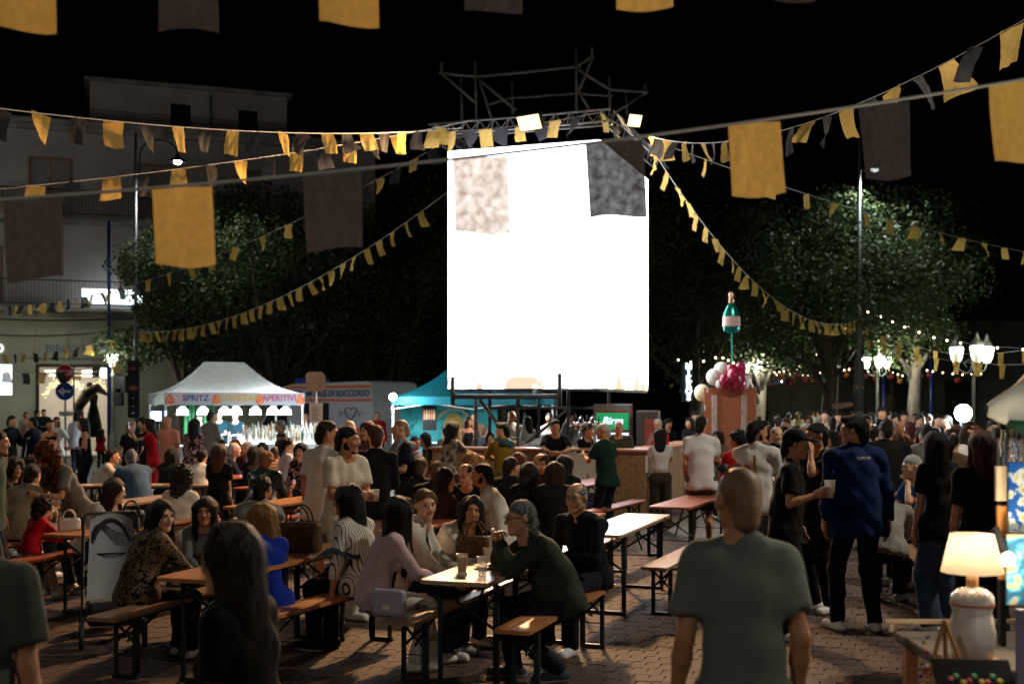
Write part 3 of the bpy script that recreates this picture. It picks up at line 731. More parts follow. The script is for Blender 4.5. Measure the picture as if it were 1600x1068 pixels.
# ---- skeleton
def rot_axis(v, ax, a):
    ax = unit(ax); c, s = math.cos(a), math.sin(a); return v*c+np.cross(ax, v)*s+ax*(ax@v)*(1-c)
def ik(a, t, l1, l2, pole_):
    d = t-a; L = min(np.linalg.norm(d), (l1+l2)*.995); u = unit(d); t = a+u*L
    x = (l1*l1-l2*l2+L*L)/(2*L); y = math.sqrt(max(1e-6, l1*l1-x*x))
    p = pole_-u*(pole_@u); p = unit(p); return a+u*x+p*y, t
ARMS = {  # hand target from shoulder: outward, forward, up ; elbow pole outward, forward, up ; hand kind
 'down': ((.05,.04,-.53),(.3,-1,-.2),'relax'), 'back': ((.06,-.06,-.53),(.4,-1,-.1),'relax'), 'table': ((-.08,.36,-.33),(.7,-.4,-.8),'flat'), 'wide': ((.10,.34,-.33),(1,-.2,-.6),'flat'),
 'cross': ((-.20,.19,-.24),(.9,.1,-1),'relax'), 'face': ((-.13,.17,.06),(.5,.6,-1),'grip'), 'clasp': ((-.17,.24,.02),(.5,.5,-1),'grip'), 'phone': ((-.10,.36,.10),(.6,.1,-1),'grip'), 'cup': ((-.08,.33,-.16),(.5,-.3,-1),'grip'),
 'cuplow': ((-.10,.27,-.27),(.5,-.6,-1),'grip'), 'lap': ((-.08,.30,-.40),(.8,-.4,-.4),'relax'), 'bench': ((.12,.02,-.52),(.8,-1,0),'flat'), 'hip': ((.04,.10,-.42),(1,-.6,0),'relax'), 'reach': ((-.02,.50,-.22),(.6,-.3,-1),'flat'), 'bar': ((-.16,.34,-.26),(1,.2,-.5),'relax'), 'walk': ((.06,.18,-.48),(.3,-1,-.2),'relax'), 'up': ((.02,.32,.22),(.7,0,-1),'grip')}
def skeleton(p):
    s = p['h']/1.75; fem = p['sex'] == 'f'; kid = p['h'] < 1.35
    J = {}; sit = p['sit']
    ks = .90 if sit else 1.
    pz = (p['seat']+.085*s) if sit else .93*s
    P0 = nv(0,0,pz); ln = R(p['lean']); sd = R(p['side'])
    up = nv(0,0,1); fw = nv(0,-1,0); rt = nv(1,0,0)       # rt = the person's left (+X)
    u1 = unit(nv(math.sin(sd), -math.sin(ln), math.cos(ln))); l2 = ln+R(p['slouch']); u2 = unit(nv(math.sin(sd), -math.sin(l2), math.cos(l2)))
    tw = R(p['twist']); r1 = unit(np.cross(u1, nv(0,1,0))*1.0)
    r1 = unit(rt-u1*(rt@u1)); r2 = unit(rt-u2*(rt@u2)); r2 = rot_axis(r2, u2, tw); f1 = unit(np.cross(r1, u1)); f2 = unit(np.cross(r2, u2))
    J.update(P=P0, u1=u1, u2=u2, r1=r1, r2=r2, f1=f1, f2=f2, s=s)
    J['waist'] = P0+u1*.17*s*ks; J['chest'] = J['waist']+u2*.2*s*ks; J['neck'] = J['waist']+u2*.38*s*ks
    sh = (.148 if fem else .172)*s*p['wide']; J['shw'] = sh
    hy, hp = R(p['head'][0]), R(p['head'][1])
    nk = unit(u2*.75+nv(0,0,1)*.25+f2*.12)
    J['headc'] = J['neck']+nk*(.172*s if not kid else .165*s+.02)
    # head frame: yaw relative to the body, pitch positive looks down
    Rz = np.array(Matrix.Rotation(hy, 3, 'Z') @ Matrix.Rotation(R(p['head'][2]) if len(p['head']) > 2 else 0, 3, 'Y') @ Matrix.Rotation(hp, 3, 'X')); J['headR'] = Rz
    J['hs'] = (.5+.5*s)*p['headscale'] if not kid else .92
    for sg, nm in ((1,'L'),(-1,'R')):
        S = J['neck']-u2*.045*s+r2*sg*sh; J['sh'+nm] = S
        a = p['arms'][0 if nm == 'L' else 1]
        if isinstance(a, tuple): tg, po, hk = a
        else: tg, po, hk = ARMS[a]
        lr = unit(nv(r2[0], r2[1], 0)); lf = unit(nv(f2[0], f2[1], 0))
        jit = (np.array(p['rng'].normal(size=3))*.02) if not isinstance(a, tuple) else 0
        T = S+s*(lr*sg*tg[0]+lf*tg[1]+nv(0,0,tg[2])+jit); PO = lr*sg*po[0]+lf*po[1]+nv(0,0,po[2])
        J['el'+nm], J['wr'+nm] = ik(S, T, .285*s, .25*s, PO); J['hk'+nm] = hk
        H = P0+r1*sg*.09*s-u1*.02*s; J['hip'+nm] = H
        lg = p['legs'][0 if nm == 'L' else 1] if p['legs'] else None
        if sit:
            q = lg or (.11,.40,.0)         # outward, knee forward distance, foot forward of knee
            kn = nv(sg*q[0]*s, -q[1]*s, pz-.03*s+(.02 if q[2] < 0 else 0)); 
            if p['cross'] and nm == 'R': kn = kn+nv(.1,-.02,.10)
            an = nv(sg*q[0]*s, -(q[1]+q[2])*s, .085)
            if p['cross'] and nm == 'R': an = an+nv(.16,-.05,.12)
            K, A = ik(H, an, .43*s, .42*s, unit(kn-H)+nv(0,0,.6)); J['kn'+nm], J['an'+nm] = K, A
            fd = unit(nv(sg*.15,-1,0)); 
        else:
            q = lg or (.10,.0,.0)           # outward, forward, lift
            an = nv(sg*q[0]*s, -q[1]*s, .085*s+q[2]); K, A = ik(H, an, .43*s, .425*s, nv(sg*.1,-1,0)); J['kn'+nm], J['an'+nm] = K, A
            fd = unit(nv(sg*.22,-1,0))
        J['fd'+nm] = fd
    return J
def body_prims(p, J, off=0., mode='skin'):
    s = J['s']; fem = p['sex'] == 'f'; w = p['wide']; o = off
    P, W, Cc, N = J['P'], J['waist'], J['chest'], J['neck']; r1, r2, f1, f2, u1, u2 = J['r1'], J['r2'], J['f1'], J['f2'], J['u1'], J['u2']
    T = []
    hw = (.085 if fem else .075)*s*w
    T.append(rc(P-r1*hw, P+r1*hw, (.112 if fem else .108)*s*(.5+.5*w)+o, None, f1, .88))
    T.append(rc(P+u1*.03*s, W+u2*.02*s, (.128 if fem else .132)*s*w+o, (.108 if fem else .128)*s*w+o, f1, .80))
    T.append(rc(W, Cc, (.108 if fem else .128)*s*w+o, (.128 if fem else .146)*s*w+o, f2, .76))
    T.append(rc(Cc-r2*.06*s*w, Cc+r2*.06*s*w, .1*s+o, None, f2, .9))
    T.append(rc(N-u2*.06*s-r2*J['shw']*.93, N-u2*.06*s+r2*J['shw']*.93, .052*s+o, None))
    for sg in (1,-1): T.append(rc(N+u2*.015*s+r2*sg*.02, N-u2*.05*s+r2*sg*J['shw']*.8, .048*s+o*.6, .052*s+o))
    if p['belly']: T.append(rc(W-u1*.05*s+f1*.05*s, W+u2*.05*s+f1*.05*s, (.10+.03*p['belly'])*s+o))
    if fem and p['h'] > 1.4:
        for sg in (1,-1): T.append(rc(Cc+r2*sg*.068*s+f2*.075*s-u2*.02*s, Cc+r2*sg*.068*s+f2*.08*s-u2*.03*s, .058*s+o))
    return T
def limb(a, b, ra, rb, **k): return rc(a, b, ra, rb, **k)
PEOPLE = {}
def make_person(px, d, yaw, label, **kw):
    p = dict(h=1.75, sex='m', sit=0, seat=.48, lean=3., side=0., slouch=4., twist=0., head=(0,5), arms=('down','down'), legs=None, cross=0, wide=1., belly=0, headscale=1.,
             top=('tee','#222222'), bot=('trousers','#202028'), shoes='#d8d8d8', hair=('short','#15100c'), skin=0, x=None, z=0., lod=None, glasses=0, extra=None, seed=None)
    p.update(kw)
    if p['sit'] and 'lean' not in kw: p['lean'] = 12
    if p['sit'] and 'slouch' not in kw: p['slouch'] = 13
    sd_ = p['seed'] or int(px*31+d*977) % 100000
    p['rng'] = np.random.default_rng(sd_)
    J = skeleton(p); s = J['s']; fem = p['sex'] == 'f'
    lod = p['lod'] if p['lod'] is not None else (0 if d < 10.8 else 1 if d < 13.4 else 2 if d < 22.5 else 3)
    h = (.0185,.026,.036,.048)[lod]; hh = (.0085,.012,.0178,.028)[lod]
    x0 = p['x'] if p['x'] is not None else X(px, d)
    # shift so that the head, not the hips, sits over the given column
    yr = R(yaw); hx, hyy = float(J['headc'][0]), float(J['headc'][1])
    ox = hx*math.cos(yr)-hyy*math.sin(yr)
    root = thing('person', label, 'person', (x0-(ox if p.get('athead', 1) else 0), d, p['z']), yr)
    pts = [v for k, v in J.items() if isinstance(v, np.ndarray) and v.shape == (3,) and k[0] not in 'urf' and not k.startswith('fd')]
    lo = np.min(pts, 0)-.24; hi = np.max(pts, 0)+.24; lo[2] = max(lo[2], -.03); hi[2] = J['headc'][2]+.16
    def newF(l=None, u=None): return Field(lo if l is None else l, hi if u is None else u, h)
    k = .035*s
    # ---- skin
    F = newF()
    for t in body_prims(p, J): F.add(t, k)
    HC_ = J['headc']; Rm = J['headR']; hs = J['hs']
    F.add(rc(J['neck']-J['u2']*.05*s, HC_+Rm@nv(0,.02,-.06)*hs, .06*s*(.9 if fem else 1.), .047*hs), .03)
    for nm in 'LR':
        S, E, Wr = J['sh'+nm], J['el'+nm], J['wr'+nm]; th = .9 if fem else 1.
        F.add(rc(S, E, .044*s*th, .034*s*th), .03); F.add(rc(E, E*.7+Wr*.3, .034*s*th, .037*s*th), .02); F.add(rc(E*.7+Wr*.3, Wr, .037*s*th, .0255*s*th), .02)
        H, K, A = J['hip'+nm], J['kn'+nm], J['an'+nm]
        F.add(rc(H, K, .084*s, .053*s), .04); F.add(rc(K, A, .05*s, .036*s), .03); F.add(rc(K*.7+A*.3+nv(0,.018,0), K*.55+A*.45+nv(0,.015,0), .05*s, .045*s), .03)
        fd = J['fd'+nm]; F.add(rc(A+nv(0,0,-.035*s)-fd*.03*s, A+nv(0,0,-.055*s)+fd*.15*s, .034*s, .026*s), .02)
        if lod == 3: F.add(rc(Wr, Wr+unit(Wr-E)*.12*s, .028*s, .03*s), .02)
    V, Q = F.net(); parts = [(V, Q, 0)]
    for (v, q, m) in head_tpl(p['sex'], hh): parts.append(((v*hs)@Rm.T+HC_, q, m))
    for nm, sg in (('L',1),('R',-1)):
        if lod == 3: continue
        E, Wr = J['el'+nm], J['wr'+nm]; dz = unit(E-Wr); inn = -J['r2']*sg
        hk = J['hk'+nm]
        pal = unit(inn-dz*(inn@dz)) if hk != 'flat' else unit(nv(0,0,-1)-dz*(dz@nv(0,0,-1)))
        if hk == 'flat': dzf = unit(unit(nv(dz[0],dz[1],.12*dz[2]))*1.); dz = dzf; pal = unit(nv(0,0,-1)-dz*(dz@nv(0,0,-1)))
        yy = -pal; xx = np.cross(yy, dz)     # template: x thumb, -y palm, z towards elbow
        fwd = nv(0,-1,.3)
        v, q = hand_tpl(hk, .0075 if lod == 0 else .0115 if lod == 1 else .017)
        m = np.stack([xx, yy, dz], 1); vv = v.copy()
        if xx@fwd < 0: vv[:,0] *= -1; q = q[:,::-1]
        parts.append(((vv*s*(.92 if fem else 1.))@m.T+Wr, q, 0))
    sk = skin(p['skin'])
    lipm = mat('lip_f' if fem else 'lip_m_%d' % p['skin'], '#a8605a' if fem else tuple(x*.72 for x in srgb(SKIN[p['skin']])), rough=.4, noise=.05)
    hc = srgb(p['hair'][1])
    brow = mat('brow_%02x%02x%02x' % tuple(int(min(1, v)**.4545*255) for v in hc), tuple(v*.6 for v in hc), rough=.7, noise=.1)
    obj('body', npmesh('body', parts, [sk, lipm, mat('eye_white', (.62,.60,.57), rough=.2, noise=0), mat('iris', (.012,.008,.006), rough=.1, noise=0), brow]), root)
    # ---- upper garment
    kind, tcol = p['top'][0], p['top'][1]; tmat = p['top'][2] if len(p['top']) > 2 else cloth(tcol)
    o = {'tee': .016, 'shirt': .014, 'jacket': .026, 'sweater': .021, 'tank': .007, 'dress': .010, 'hoodie': .026}[kind]
    hem = {'tee': .12, 'shirt': .13, 'jacket': .15, 'sweater': .1, 'tank': .03, 'dress': .1, 'hoodie': .1}[kind]*s
    if p.get('crop'): hem = -.10*s
    if p['sit']: hem = min(hem, .09*s)
    F = newF(); ps = body_prims(p, J, o)
    hemc = (J['P']-J['u1']*hem, -J['u1'])
    for t in ps: F.add(t, k)
    if hem > 0 and kind != 'tank':
        F.add(rc(J['waist']-J['u1']*.0, J['P']-J['u1']*hem*1.1, (.125 if fem else .142)*s*p['wide']+o, (.145 if fem else .150)*s*p['wide']+o, J['f1'], .82, cut=hemc), .05)
        hq = (.088 if fem else .08)*s*p['wide']; c_ = J['P']-J['u1']*hem*.45
        F.add(rc(c_-J['r1']*hq, c_+J['r1']*hq, .118*s*(.5+.5*p['wide'])+o, None, J['f1'], .92), .04)
        if not p['sit']: c_ = J['P']-J['u1']*hem*.95; F.add(rc(c_-J['r1']*hq, c_+J['r1']*hq, .112*s*(.5+.5*p['wide'])+o, None, J['f1'], .95), .04)
    if kind == 'tank':
        F.plane(J['neck']-J['u2']*.085*s, J['u2'])
        for sg in (1,-1):
            q = J['r2']*sg*.085*s; F.add(rc(J['neck']-J['u2']*.1*s+q+J['f2']*.085*s, J['neck']-J['u2']*.0*s+q*.95, .016*s), .01); F.add(rc(J['neck']-J['u2']*.1*s+q-J['f2']*.085*s, J['neck']-J['u2']*.0*s+q*.95, .016*s), .01)
    for nm in 'LR':
        S, E, Wr = J['sh'+nm], J['el'+nm], J['wr'+nm]; th = .92 if fem else 1.
        ls = p.get('sleeve', {'tee': .72, 'shirt': 2, 'jacket': 2, 'sweater': 2, 'tank': 0, 'dress': .5, 'hoodie': 2}[kind])
        if ls <= 0: continue
        ext = .012 if kind == 'tee' else .006
        if ls <= 1: e = S+(E-S)*ls; F.add(rc(S, e+(E-S)*.15, .046*s*th+o, .046*s*th+o+ext, cut=(e, unit(E-S))), .025)
        else:
            F.add(rc(S, E, .046*s*th+o, .037*s*th+o), .025); f_ = min(1., ls-1.); e = E+(Wr-E)*f_
            F.add(rc(E, E*.7+e*.3, .037*s*th+o*.9, .039*s*th+o*.9), .02); F.add(rc(E*.7+e*.3, e+(Wr-E)*.15, .039*s*th+o*.9, .030*s*th+o*.8, cut=(e, unit(Wr-E))), .02)
    F.plane(*((J['P']-J['u1']*hem, -J['u1'])))
    if kind in ('tee','dress','sweater'):
        F.add(rc(J['neck']-J['u2']*.03*s, J['neck']+J['u2']*.012*s, .068*s, .063*s, cut=(J['neck']+J['u2']*.016*s, J['u2'])), .02); c_ = J['neck']+J['f2']*.055*s+J['u2']*.035*s; F.add(rc(c_-J['r2']*.02*s, c_+J['r2']*.02*s, .062*s), .015, '-')
    if kind in ('jacket','hoodie','shirt'):
        F.add(rc(J['neck']-J['u2']*.01, J['neck']+J['u2']*(.05 if kind != 'hoodie' else .03)*s, .068*s+.006, .066*s+.006, cut=(J['neck']+J['u2']*(.055 if kind == 'jacket' else .04)*s, J['u2'])), .02)
    if kind == 'hoodie': F.add(rc(J['neck']-J['f2']*.07*s+J['r2']*.05*s, J['neck']-J['f2']*.07*s-J['r2']*.05*s, .06*s), .03)
    if lod < 2: F.noise(.005 if kind in ('tee','shirt','dress') else .003, .11, sd_+21, 6, (1,1,.22))
    wl = .13 if lod < 2 else .16
    F.noise(.0045 if kind != 'jacket' else .007, wl, sd_, 6, (1,1,.7)); F.noise(.0012 if lod < 2 else 0, .06, sd_+3, 5)
    V, Q = F.net(); nmz = {'tee': 't_shirt', 'shirt': 'shirt', 'jacket': 'jacket', 'sweater': 'sweater', 'tank': 'tank_top', 'dress': 'dress', 'hoodie': 'hoodie'}[kind]
    obj(nmz, npmesh(nmz, [(V, Q, 0)], [tmat]), root)
    if p.get('inner'):
        F = newF(); f2, u2 = J['f2'], J['u2']; q0 = J['neck']+f2*.05*s-u2*.03*s; q1 = J['chest']+f2*(.11*s+o); q2 = J['waist']+f2*(.098*s+o)
        F.add(rc(q0, q1, .034*s, .024*s), .02); F.add(rc(q1, q2, .024*s, .012*s), .02); V, Q = F.net()
        if len(V): obj('blouse', npmesh('blouse', [(V, Q, 0)], [cloth(p['inner'])]), root)
    # ---- lower garment
    bk, bc = p['bot'][0], p['bot'][1]; bmat = p['bot'][2] if len(p['bot']) > 2 else cloth(bc)
    F = newF(); o = {'trousers': .012, 'wide': .016, 'shorts': .018, 'skirt': .012, 'slim': .007}[bk]
    wc = (J['P']+J['u1']*.1*s, J['u1'])
    F.add(rc(J['P']-J['r1']*.08*s, J['P']+J['r1']*.08*s, .112*s*(.5+.5*p['wide'])+o, None, J['f1'], .9, cut=wc), k)
    F.add(rc(J['P'], J['P']+J['u1']*.1*s, .13*s*p['wide']+o*.6, .124*s*p['wide']+o*.6, J['f1'], .8, cut=wc), k)
    if bk == 'skirt' and not p['sit']:
        F.add(rc(J['P'], (J['knL']+J['knR'])/2-nv(0,0,.12 if not p.get('longskirt') else .3), .13*s+o, .19*s, nv(0,1,0), .85, cut=((J['knL']+J['knR'])/2-nv(0,0,.03 if not p.get('longskirt') else .28), nv(0,0,-1))), .05)
    else:
        for nm in 'LR':
            H, K, A = J['hip'+nm], J['kn'+nm], J['an'+nm]
            if bk in ('shorts','skirt'): e = H+(K-H)*.86; F.add(rc(H, K, .088*s+o, .074*s+o, cut=(e, unit(K-H))), .035)
            else:
                wk = {'trousers': (.060,.050), 'wide': (.075,.085), 'slim': (.056,.042)}[bk]
                F.add(rc(H, K, .087*s+o, wk[0]*s+o), .035); e = A-nv(0,0,.02); F.add(rc(K*.7+A*.3+nv(0,.018,0), K*.5+A*.5+nv(0,.012,0), .052*s+o, .047*s+o), .03); F.add(rc(K, A+unit(A-K)*.06, wk[0]*s+o, wk[1]*s+o*.8, cut=(A+unit(A-K)*.025*s, unit(A-K))), .025)
    F.noise(.004, .10, sd_+9, 5, (1,1,.8)); V, Q = F.net()
    if len(V): nmz = {'trousers': 'trousers', 'wide': 'trousers', 'shorts': 'shorts', 'skirt': 'skirt', 'slim': 'leggings'}[bk]; obj(nmz, npmesh(nmz, [(V, Q, 0)], [bmat]), root)
    # ---- shoes
    if lod < 3 or not p['sit']:
        for nm in 'LR':
            A = J['an'+nm]; fd = J['fd'+nm]; z0 = float(A[2])-.085*s
            F = Field(np.minimum(A-.14, A+fd*.26-.1)*nv(1,1,0)+nv(0,0,z0-.03), np.maximum(A+.14, A+fd*.26+.1)*nv(1,1,0)+nv(0,0,z0+.16), max(.011, h*.8))
            c0 = nv(A[0], A[1], z0)
            F.add(rc(c0-fd*.045*s+nv(0,0,.035), c0+fd*.155*s+nv(0,0,.028), .046*s, .047*s), .02); F.add(rc(c0+nv(0,0,.04), c0+nv(0,0,.085*s), .048*s, .045*s), .03); F.plane(c0, nv(0,0,-1)); F.plane(c0+nv(0,0,.10*s), nv(0,0,1))
            V, Q = F.net(); cz = V[Q].mean(1)[:,2]
            obj('shoe', npmesh('shoe', [(V, Q, (cz < z0+.022).astype(np.int32))], [cloth(p['shoes'], 'leather'), mat('shoe_sole', (.55,.54,.5) if srgb(p['shoes'])[0] > .2 else (.03,.03,.03), rough=.7)]), root)
    # ---- beard
    if p.get('beard') and lod < 3:
        F = Field((-.1,-.14,-.15), (.1,.05,.03), hh); F.add(rc((-.047,-.005,-.06),(0,-.066,-.093), .0275, .0245), .025); F.add(rc((.047,-.005,-.06),(0,-.066,-.093), .0275, .0245), .025); F.add(rc((-.066,0,-.01),(-.05,-.008,-.06), .014, .02), .02); F.add(rc((.066,0,-.01),(.05,-.008,-.06), .014, .02), .02); F.add(rc((-.024,-.09,-.042),(.024,-.09,-.042), .009), .01); F.ell((0,-.1,-.057), (.021,.03,.008), .006, '-'); F.noise(.002, .02, sd_, 6)
        V, Q = F.net(); obj('beard', npmesh('beard', [((V*hs)@Rm.T+HC_, Q, 0)], [hairm(p['hair'][1])]), root)
    # ---- hair
    make_hair(p, J, root, hh, sd_, lod)
    if p['glasses'] and lod < 3:
        b = MB(); hm = lambda v: Vector((Rm@nv(*v)*hs+HC_))
        z = .008; y = -.104; z0, y0 = (z, y) if p['glasses'] == 1 else (.112, -.055)
        for sx in (1,-1):
            ring = [hm((sx*.032+.022*math.cos(q), y0+.004*abs(math.cos(q)), z0+.017*math.sin(q))) for q in [i*2*math.pi/10 for i in range(11)]]
            if p['glasses'] == 1: b.tube(ring, .0022, 5, False)
            else: b.ball(hm((sx*.032,y0,z0)), .021, 8, 5, (1,.5,.8))
            b.tube([hm((sx*.053,y0+.006,z0+.004)), hm((sx*.072,-.045,z0+.004)), hm((sx*.081,.012,z0 if p['glasses'] == 1 else z0-.04))], .002, 5)
        b.tube([hm((-.01,y0,z0+.004)), hm((.01,y0,z0+.004))], .0022, 5); b.build('glasses' if p['glasses'] == 1 else 'sunglasses', m_black, root, True)
    p['J'] = J; p['root'] = root; PEOPLE[label] = p
    return p
def make_hair(p, J, root, hh, seed, lod):
    kind, col = p['hair'][:2]
    if kind == 'bald': return
    HC_, Rm, hs = J['headc'], J['headR'], J['hs']; hh = hh*1.15; fem = p['sex'] == 'f'
    long = {'long': .36, 'longer': .46, 'bob': .18, 'curlylong': .30, 'ponytail': 0, 'bun': 0, 'pulled': 0, 'mid': .24}.get(kind, 0)
    F = Field((-.2,-.17,-.2-long), (.2,.24,.2), hh*(1. if not long else 1.15))
    e = {'buzz': .0025, 'balding': .011, 'short': .013, 'quiff': .017, 'curly': .026, 'afro': .045, 'bob': .022, 'mid': .022, 'long': .020, 'longer': .020, 'curlylong': .04, 'ponytail': .010, 'bun': .010, 'pulled': .009, 'cap': .012}.get(kind, .012)
    sh_ = kind in ('short','quiff','balding','buzz')
    F.ell((0,.019,.030), (.0755+e*(.4 if sh_ else 1.),.095+e*(.75 if sh_ else 1.),.087+e), .01)
    if kind in ('pulled','bun','ponytail'):
        F.plane(nv(0,-.085,.058), unit(nv(0,-.5,-.86))); F.ell((0,-.118,.03), (.052,.05,.062), .015, '-'); F.add(rc((0,.07,-.01),(0,.07,-.05), .046), .02)
        if kind == 'ponytail': F.add(rc((0,.12,.04),(0,.145,-.02), .034, .04), .02); F.add(rc((0,.145,-.02),(0,.12,-.18), .04, .02), .02)
        if kind == 'bun': F.ell((0,.12,.06), (.05,.045,.05), .015)
    elif kind in ('short','buzz','quiff','balding','curly','cap'):
        n = unit(nv(0,-.62,-.78)); F.plane(nv(0,-.078,.068 if kind != 'curly' else .06), n); F.ell((0,-.122,.03), (.050,.05,.060), .012, '-')
        F.add(rc((0,.075,-.02),(0,.072,-.065), .048+e*.6), .02)
        if kind == 'quiff': F.ell((0,-.06,.10), (.055,.045,.028), .02)
        if kind == 'balding': F.ell((0,-.055,.125), (.078,.125,.08), .01, '-')
    elif kind == 'afro': F.ell((0,-.125,-.03), (.065,.085,.10), .02, '-')
    else:
        # hair parted to both sides of the face
        L = long
        if L:
            F.add(rc((0,.055,.0),(0,.098,-.05-L*.6), .088+e*.4, .082, nv(0,1,0), .72), .04); F.add(rc((0,.098,-.05-L*.6),(.01,.105,-.06-L), .082, .04, nv(0,1,0), .6), .03)
            F.add(rc((.055,.04,.03),(.085,.05,-.05-L*.8), .05, .022), .04); F.add(rc((-.055,.04,.03),(-.085,.05,-.05-L*.86), .05, .022), .04)
            fr = p.get('front', 1)
            if fr: 
                F.add(rc((.074,-.01,.03),(.098,-.035,-.06-L*.5), .026, .009), .03); F.add(rc((-.074,-.01,.03),(-.098,-.035,-.06-L*.5), .026, .009), .03)
        else: F.add(rc((0,.075,-.0),(0,.072,-.05), .05, .045), .02)
        F.ell((0,-.135,-.002), (.060,.092,.105), .012, '-')
    if kind in ('curly','curlylong','afro'): F.noise(.013, .045, seed+5, 9); F.noise(.006, .025, seed+6, 8)
    elif kind in ('buzz','balding'): pass
    elif kind in ('short','quiff'): F.noise(.0032, .026, seed+5, 8, (1,1,.8)); F.noise(.0035, .09, seed+6, 5)
    else: F.noise(.0022, .024, seed+5, 7, (1,1,.12)); F.noise(.006, .10, seed+6, 5, (1,1,.5))
    V, Q = F.net()
    if len(V) == 0: return
    # long hair keeps hanging down when the head is tilted
    W = (V*hs)@Rm.T
    if long:
        t = np.clip((-V[:,2]-.03)/.25, 0, 1)[:,None]; yaw = math.atan2(Rm[1,0], Rm[0,0]); Rz = np.array(Matrix.Rotation(yaw, 3, 'Z')); W = W*(1-t)+((V*hs)@Rz.T)*t
    hp = [(W+HC_, Q, 0)]
    if lod <= 2 and kind not in ('buzz','cap'):
        g = np.random.default_rng(seed+77); n_ = {0: 520, 1: 320, 2: 160}[lod]; f = g.integers(0, len(Q), n_); P4 = W[Q[f]]+HC_; c = P4.mean(1)
        nn = np.cross(P4[:,2]-P4[:,0], P4[:,3]-P4[:,1]); nn /= np.linalg.norm(nn, axis=1)[:,None]+1e-9
        if long or kind in ('ponytail',): gd = np.tile(nv(0,0,-1), (n_,1))+g.normal(size=(n_,3))*.16; ln_ = g.uniform(.04,.10,n_); wd = .0055; lift = .008
        elif kind in ('curly','afro'): gd = g.normal(size=(n_,3)); ln_ = g.uniform(.015,.035,n_); wd = .007; lift = .014
        else: gd = np.tile((Rm@nv(0,.8,-.5)).astype(np.float32), (n_,1))+g.normal(size=(n_,3))*.4; ln_ = g.uniform(.018,.036,n_); wd = .0045; lift = .004
        d_ = gd-nn*(gd*nn).sum(1)[:,None]; d_ /= np.linalg.norm(d_, axis=1)[:,None]+1e-9; sd2 = np.cross(d_, nn)
        vs = []
        for k_ in range(4):
            t = k_/3; p_ = c+nn*(.0015+lift*t*t*g.uniform(.2,1,n_)[:,None])+d_*(ln_*t)[:,None]; w_ = wd*(1-.85*t); vs += [p_-sd2*w_*.5, p_+sd2*w_*.5]
        Vr = np.stack(vs, 1).reshape(-1,3).astype(np.float32); bs = np.arange(n_)[:,None]*8
        Qr = np.concatenate([bs+np.array([[2*k_,2*k_+1,2*k_+3,2*k_+2]]) for k_ in range(3)]).astype(np.int32); hp.append((Vr, Qr, 0))
    obj('hair', npmesh('hair', hp, [hairm(col) if kind != 'buzz' else mat('stubble_'+str(col).strip('#'), col, rough=.55, noise=.2, scale=40, bump=.1, bscale=200)]), root)
    if kind == 'cap':
        F = Field((-.12,-.25,-.02), (.12,.15,.16), max(.008, hh)); F.ell((0,.019,.035), (.088,.108,.098), .01); F.plane(nv(0,0,.045), nv(0,-.25,-.97))
        F.add(rc((-.03,-.09,.055),(.03,-.09,.055), .055, None, nv(0,.2,1), .16), .01); F.add(rc((-.03,-.15,.05),(.03,-.15,.05), .045, None, nv(0,.25,.97), .16), .02)
        V, Q = F.net(); obj('cap', npmesh('cap', [((V*hs)@Rm.T+HC_, Q, 0)], [cloth(p['hair'][2] if len(p['hair']) > 2 else '#101010')]), root)
def hand_pos(p, nm):
    """world position of the palm of a built person"""
    J = p['J']; w_ = J['wr'+nm]+unit(J['wr'+nm]-J['el'+nm])*.07
    return Matrix.LocRotScale(p['root'].location, p['root'].rotation_euler, None) @ Vector(w_.tolist())
# ------------------------------------------------------------------ beer tables and benches
m_leg = mat('green_steel', (.018,.035,.03), rough=.45, metal=.4, noise=.2)
W_OR = wood('tabletop_orange', (.42,.15,.045), (.55,.24,.09), .32)
W_RED = wood('tabletop_red', (.30,.075,.04), (.42,.13,.07), .30)
W_BR = wood('tabletop_brown', (.26,.14,.075), (.40,.24,.13), .34)
W_PALE = wood('tabletop_pale', (.42,.28,.17), (.55,.40,.27), .30)
def slab_top(b, hx, hy, z0, z1, r=.03):
    pts = []
    for cx, cy_, a0 in ((hx-r,hy-r,0),(-hx+r,hy-r,90),(-hx+r,-hy+r,180),(hx-r,-hy+r,270)):
        for i in range(4): q = R(a0+30*i); pts.append((cx+r*math.cos(q), cy_+r*math.sin(q)))
    n = len(pts); vs = [(x,y,z0) for x, y in pts]+[(x,y,z1-.004) for x, y in pts]+[(x*.997-.0,y*.995,z1) for x, y in pts]
    fs = [tuple(range(n-1,-1,-1)), tuple(range(2*n,3*n))]
    for k in (0,n):
        for i in range(n): j = (i+1) % n; fs.append((k+i,k+j,k+n+j,k+n+i))
    b.add(vs, fs)
def bar_between(a, c, w_=.03, t=.012):
    b = MB(); b.tube([a, c], w_*.5, 4); return b
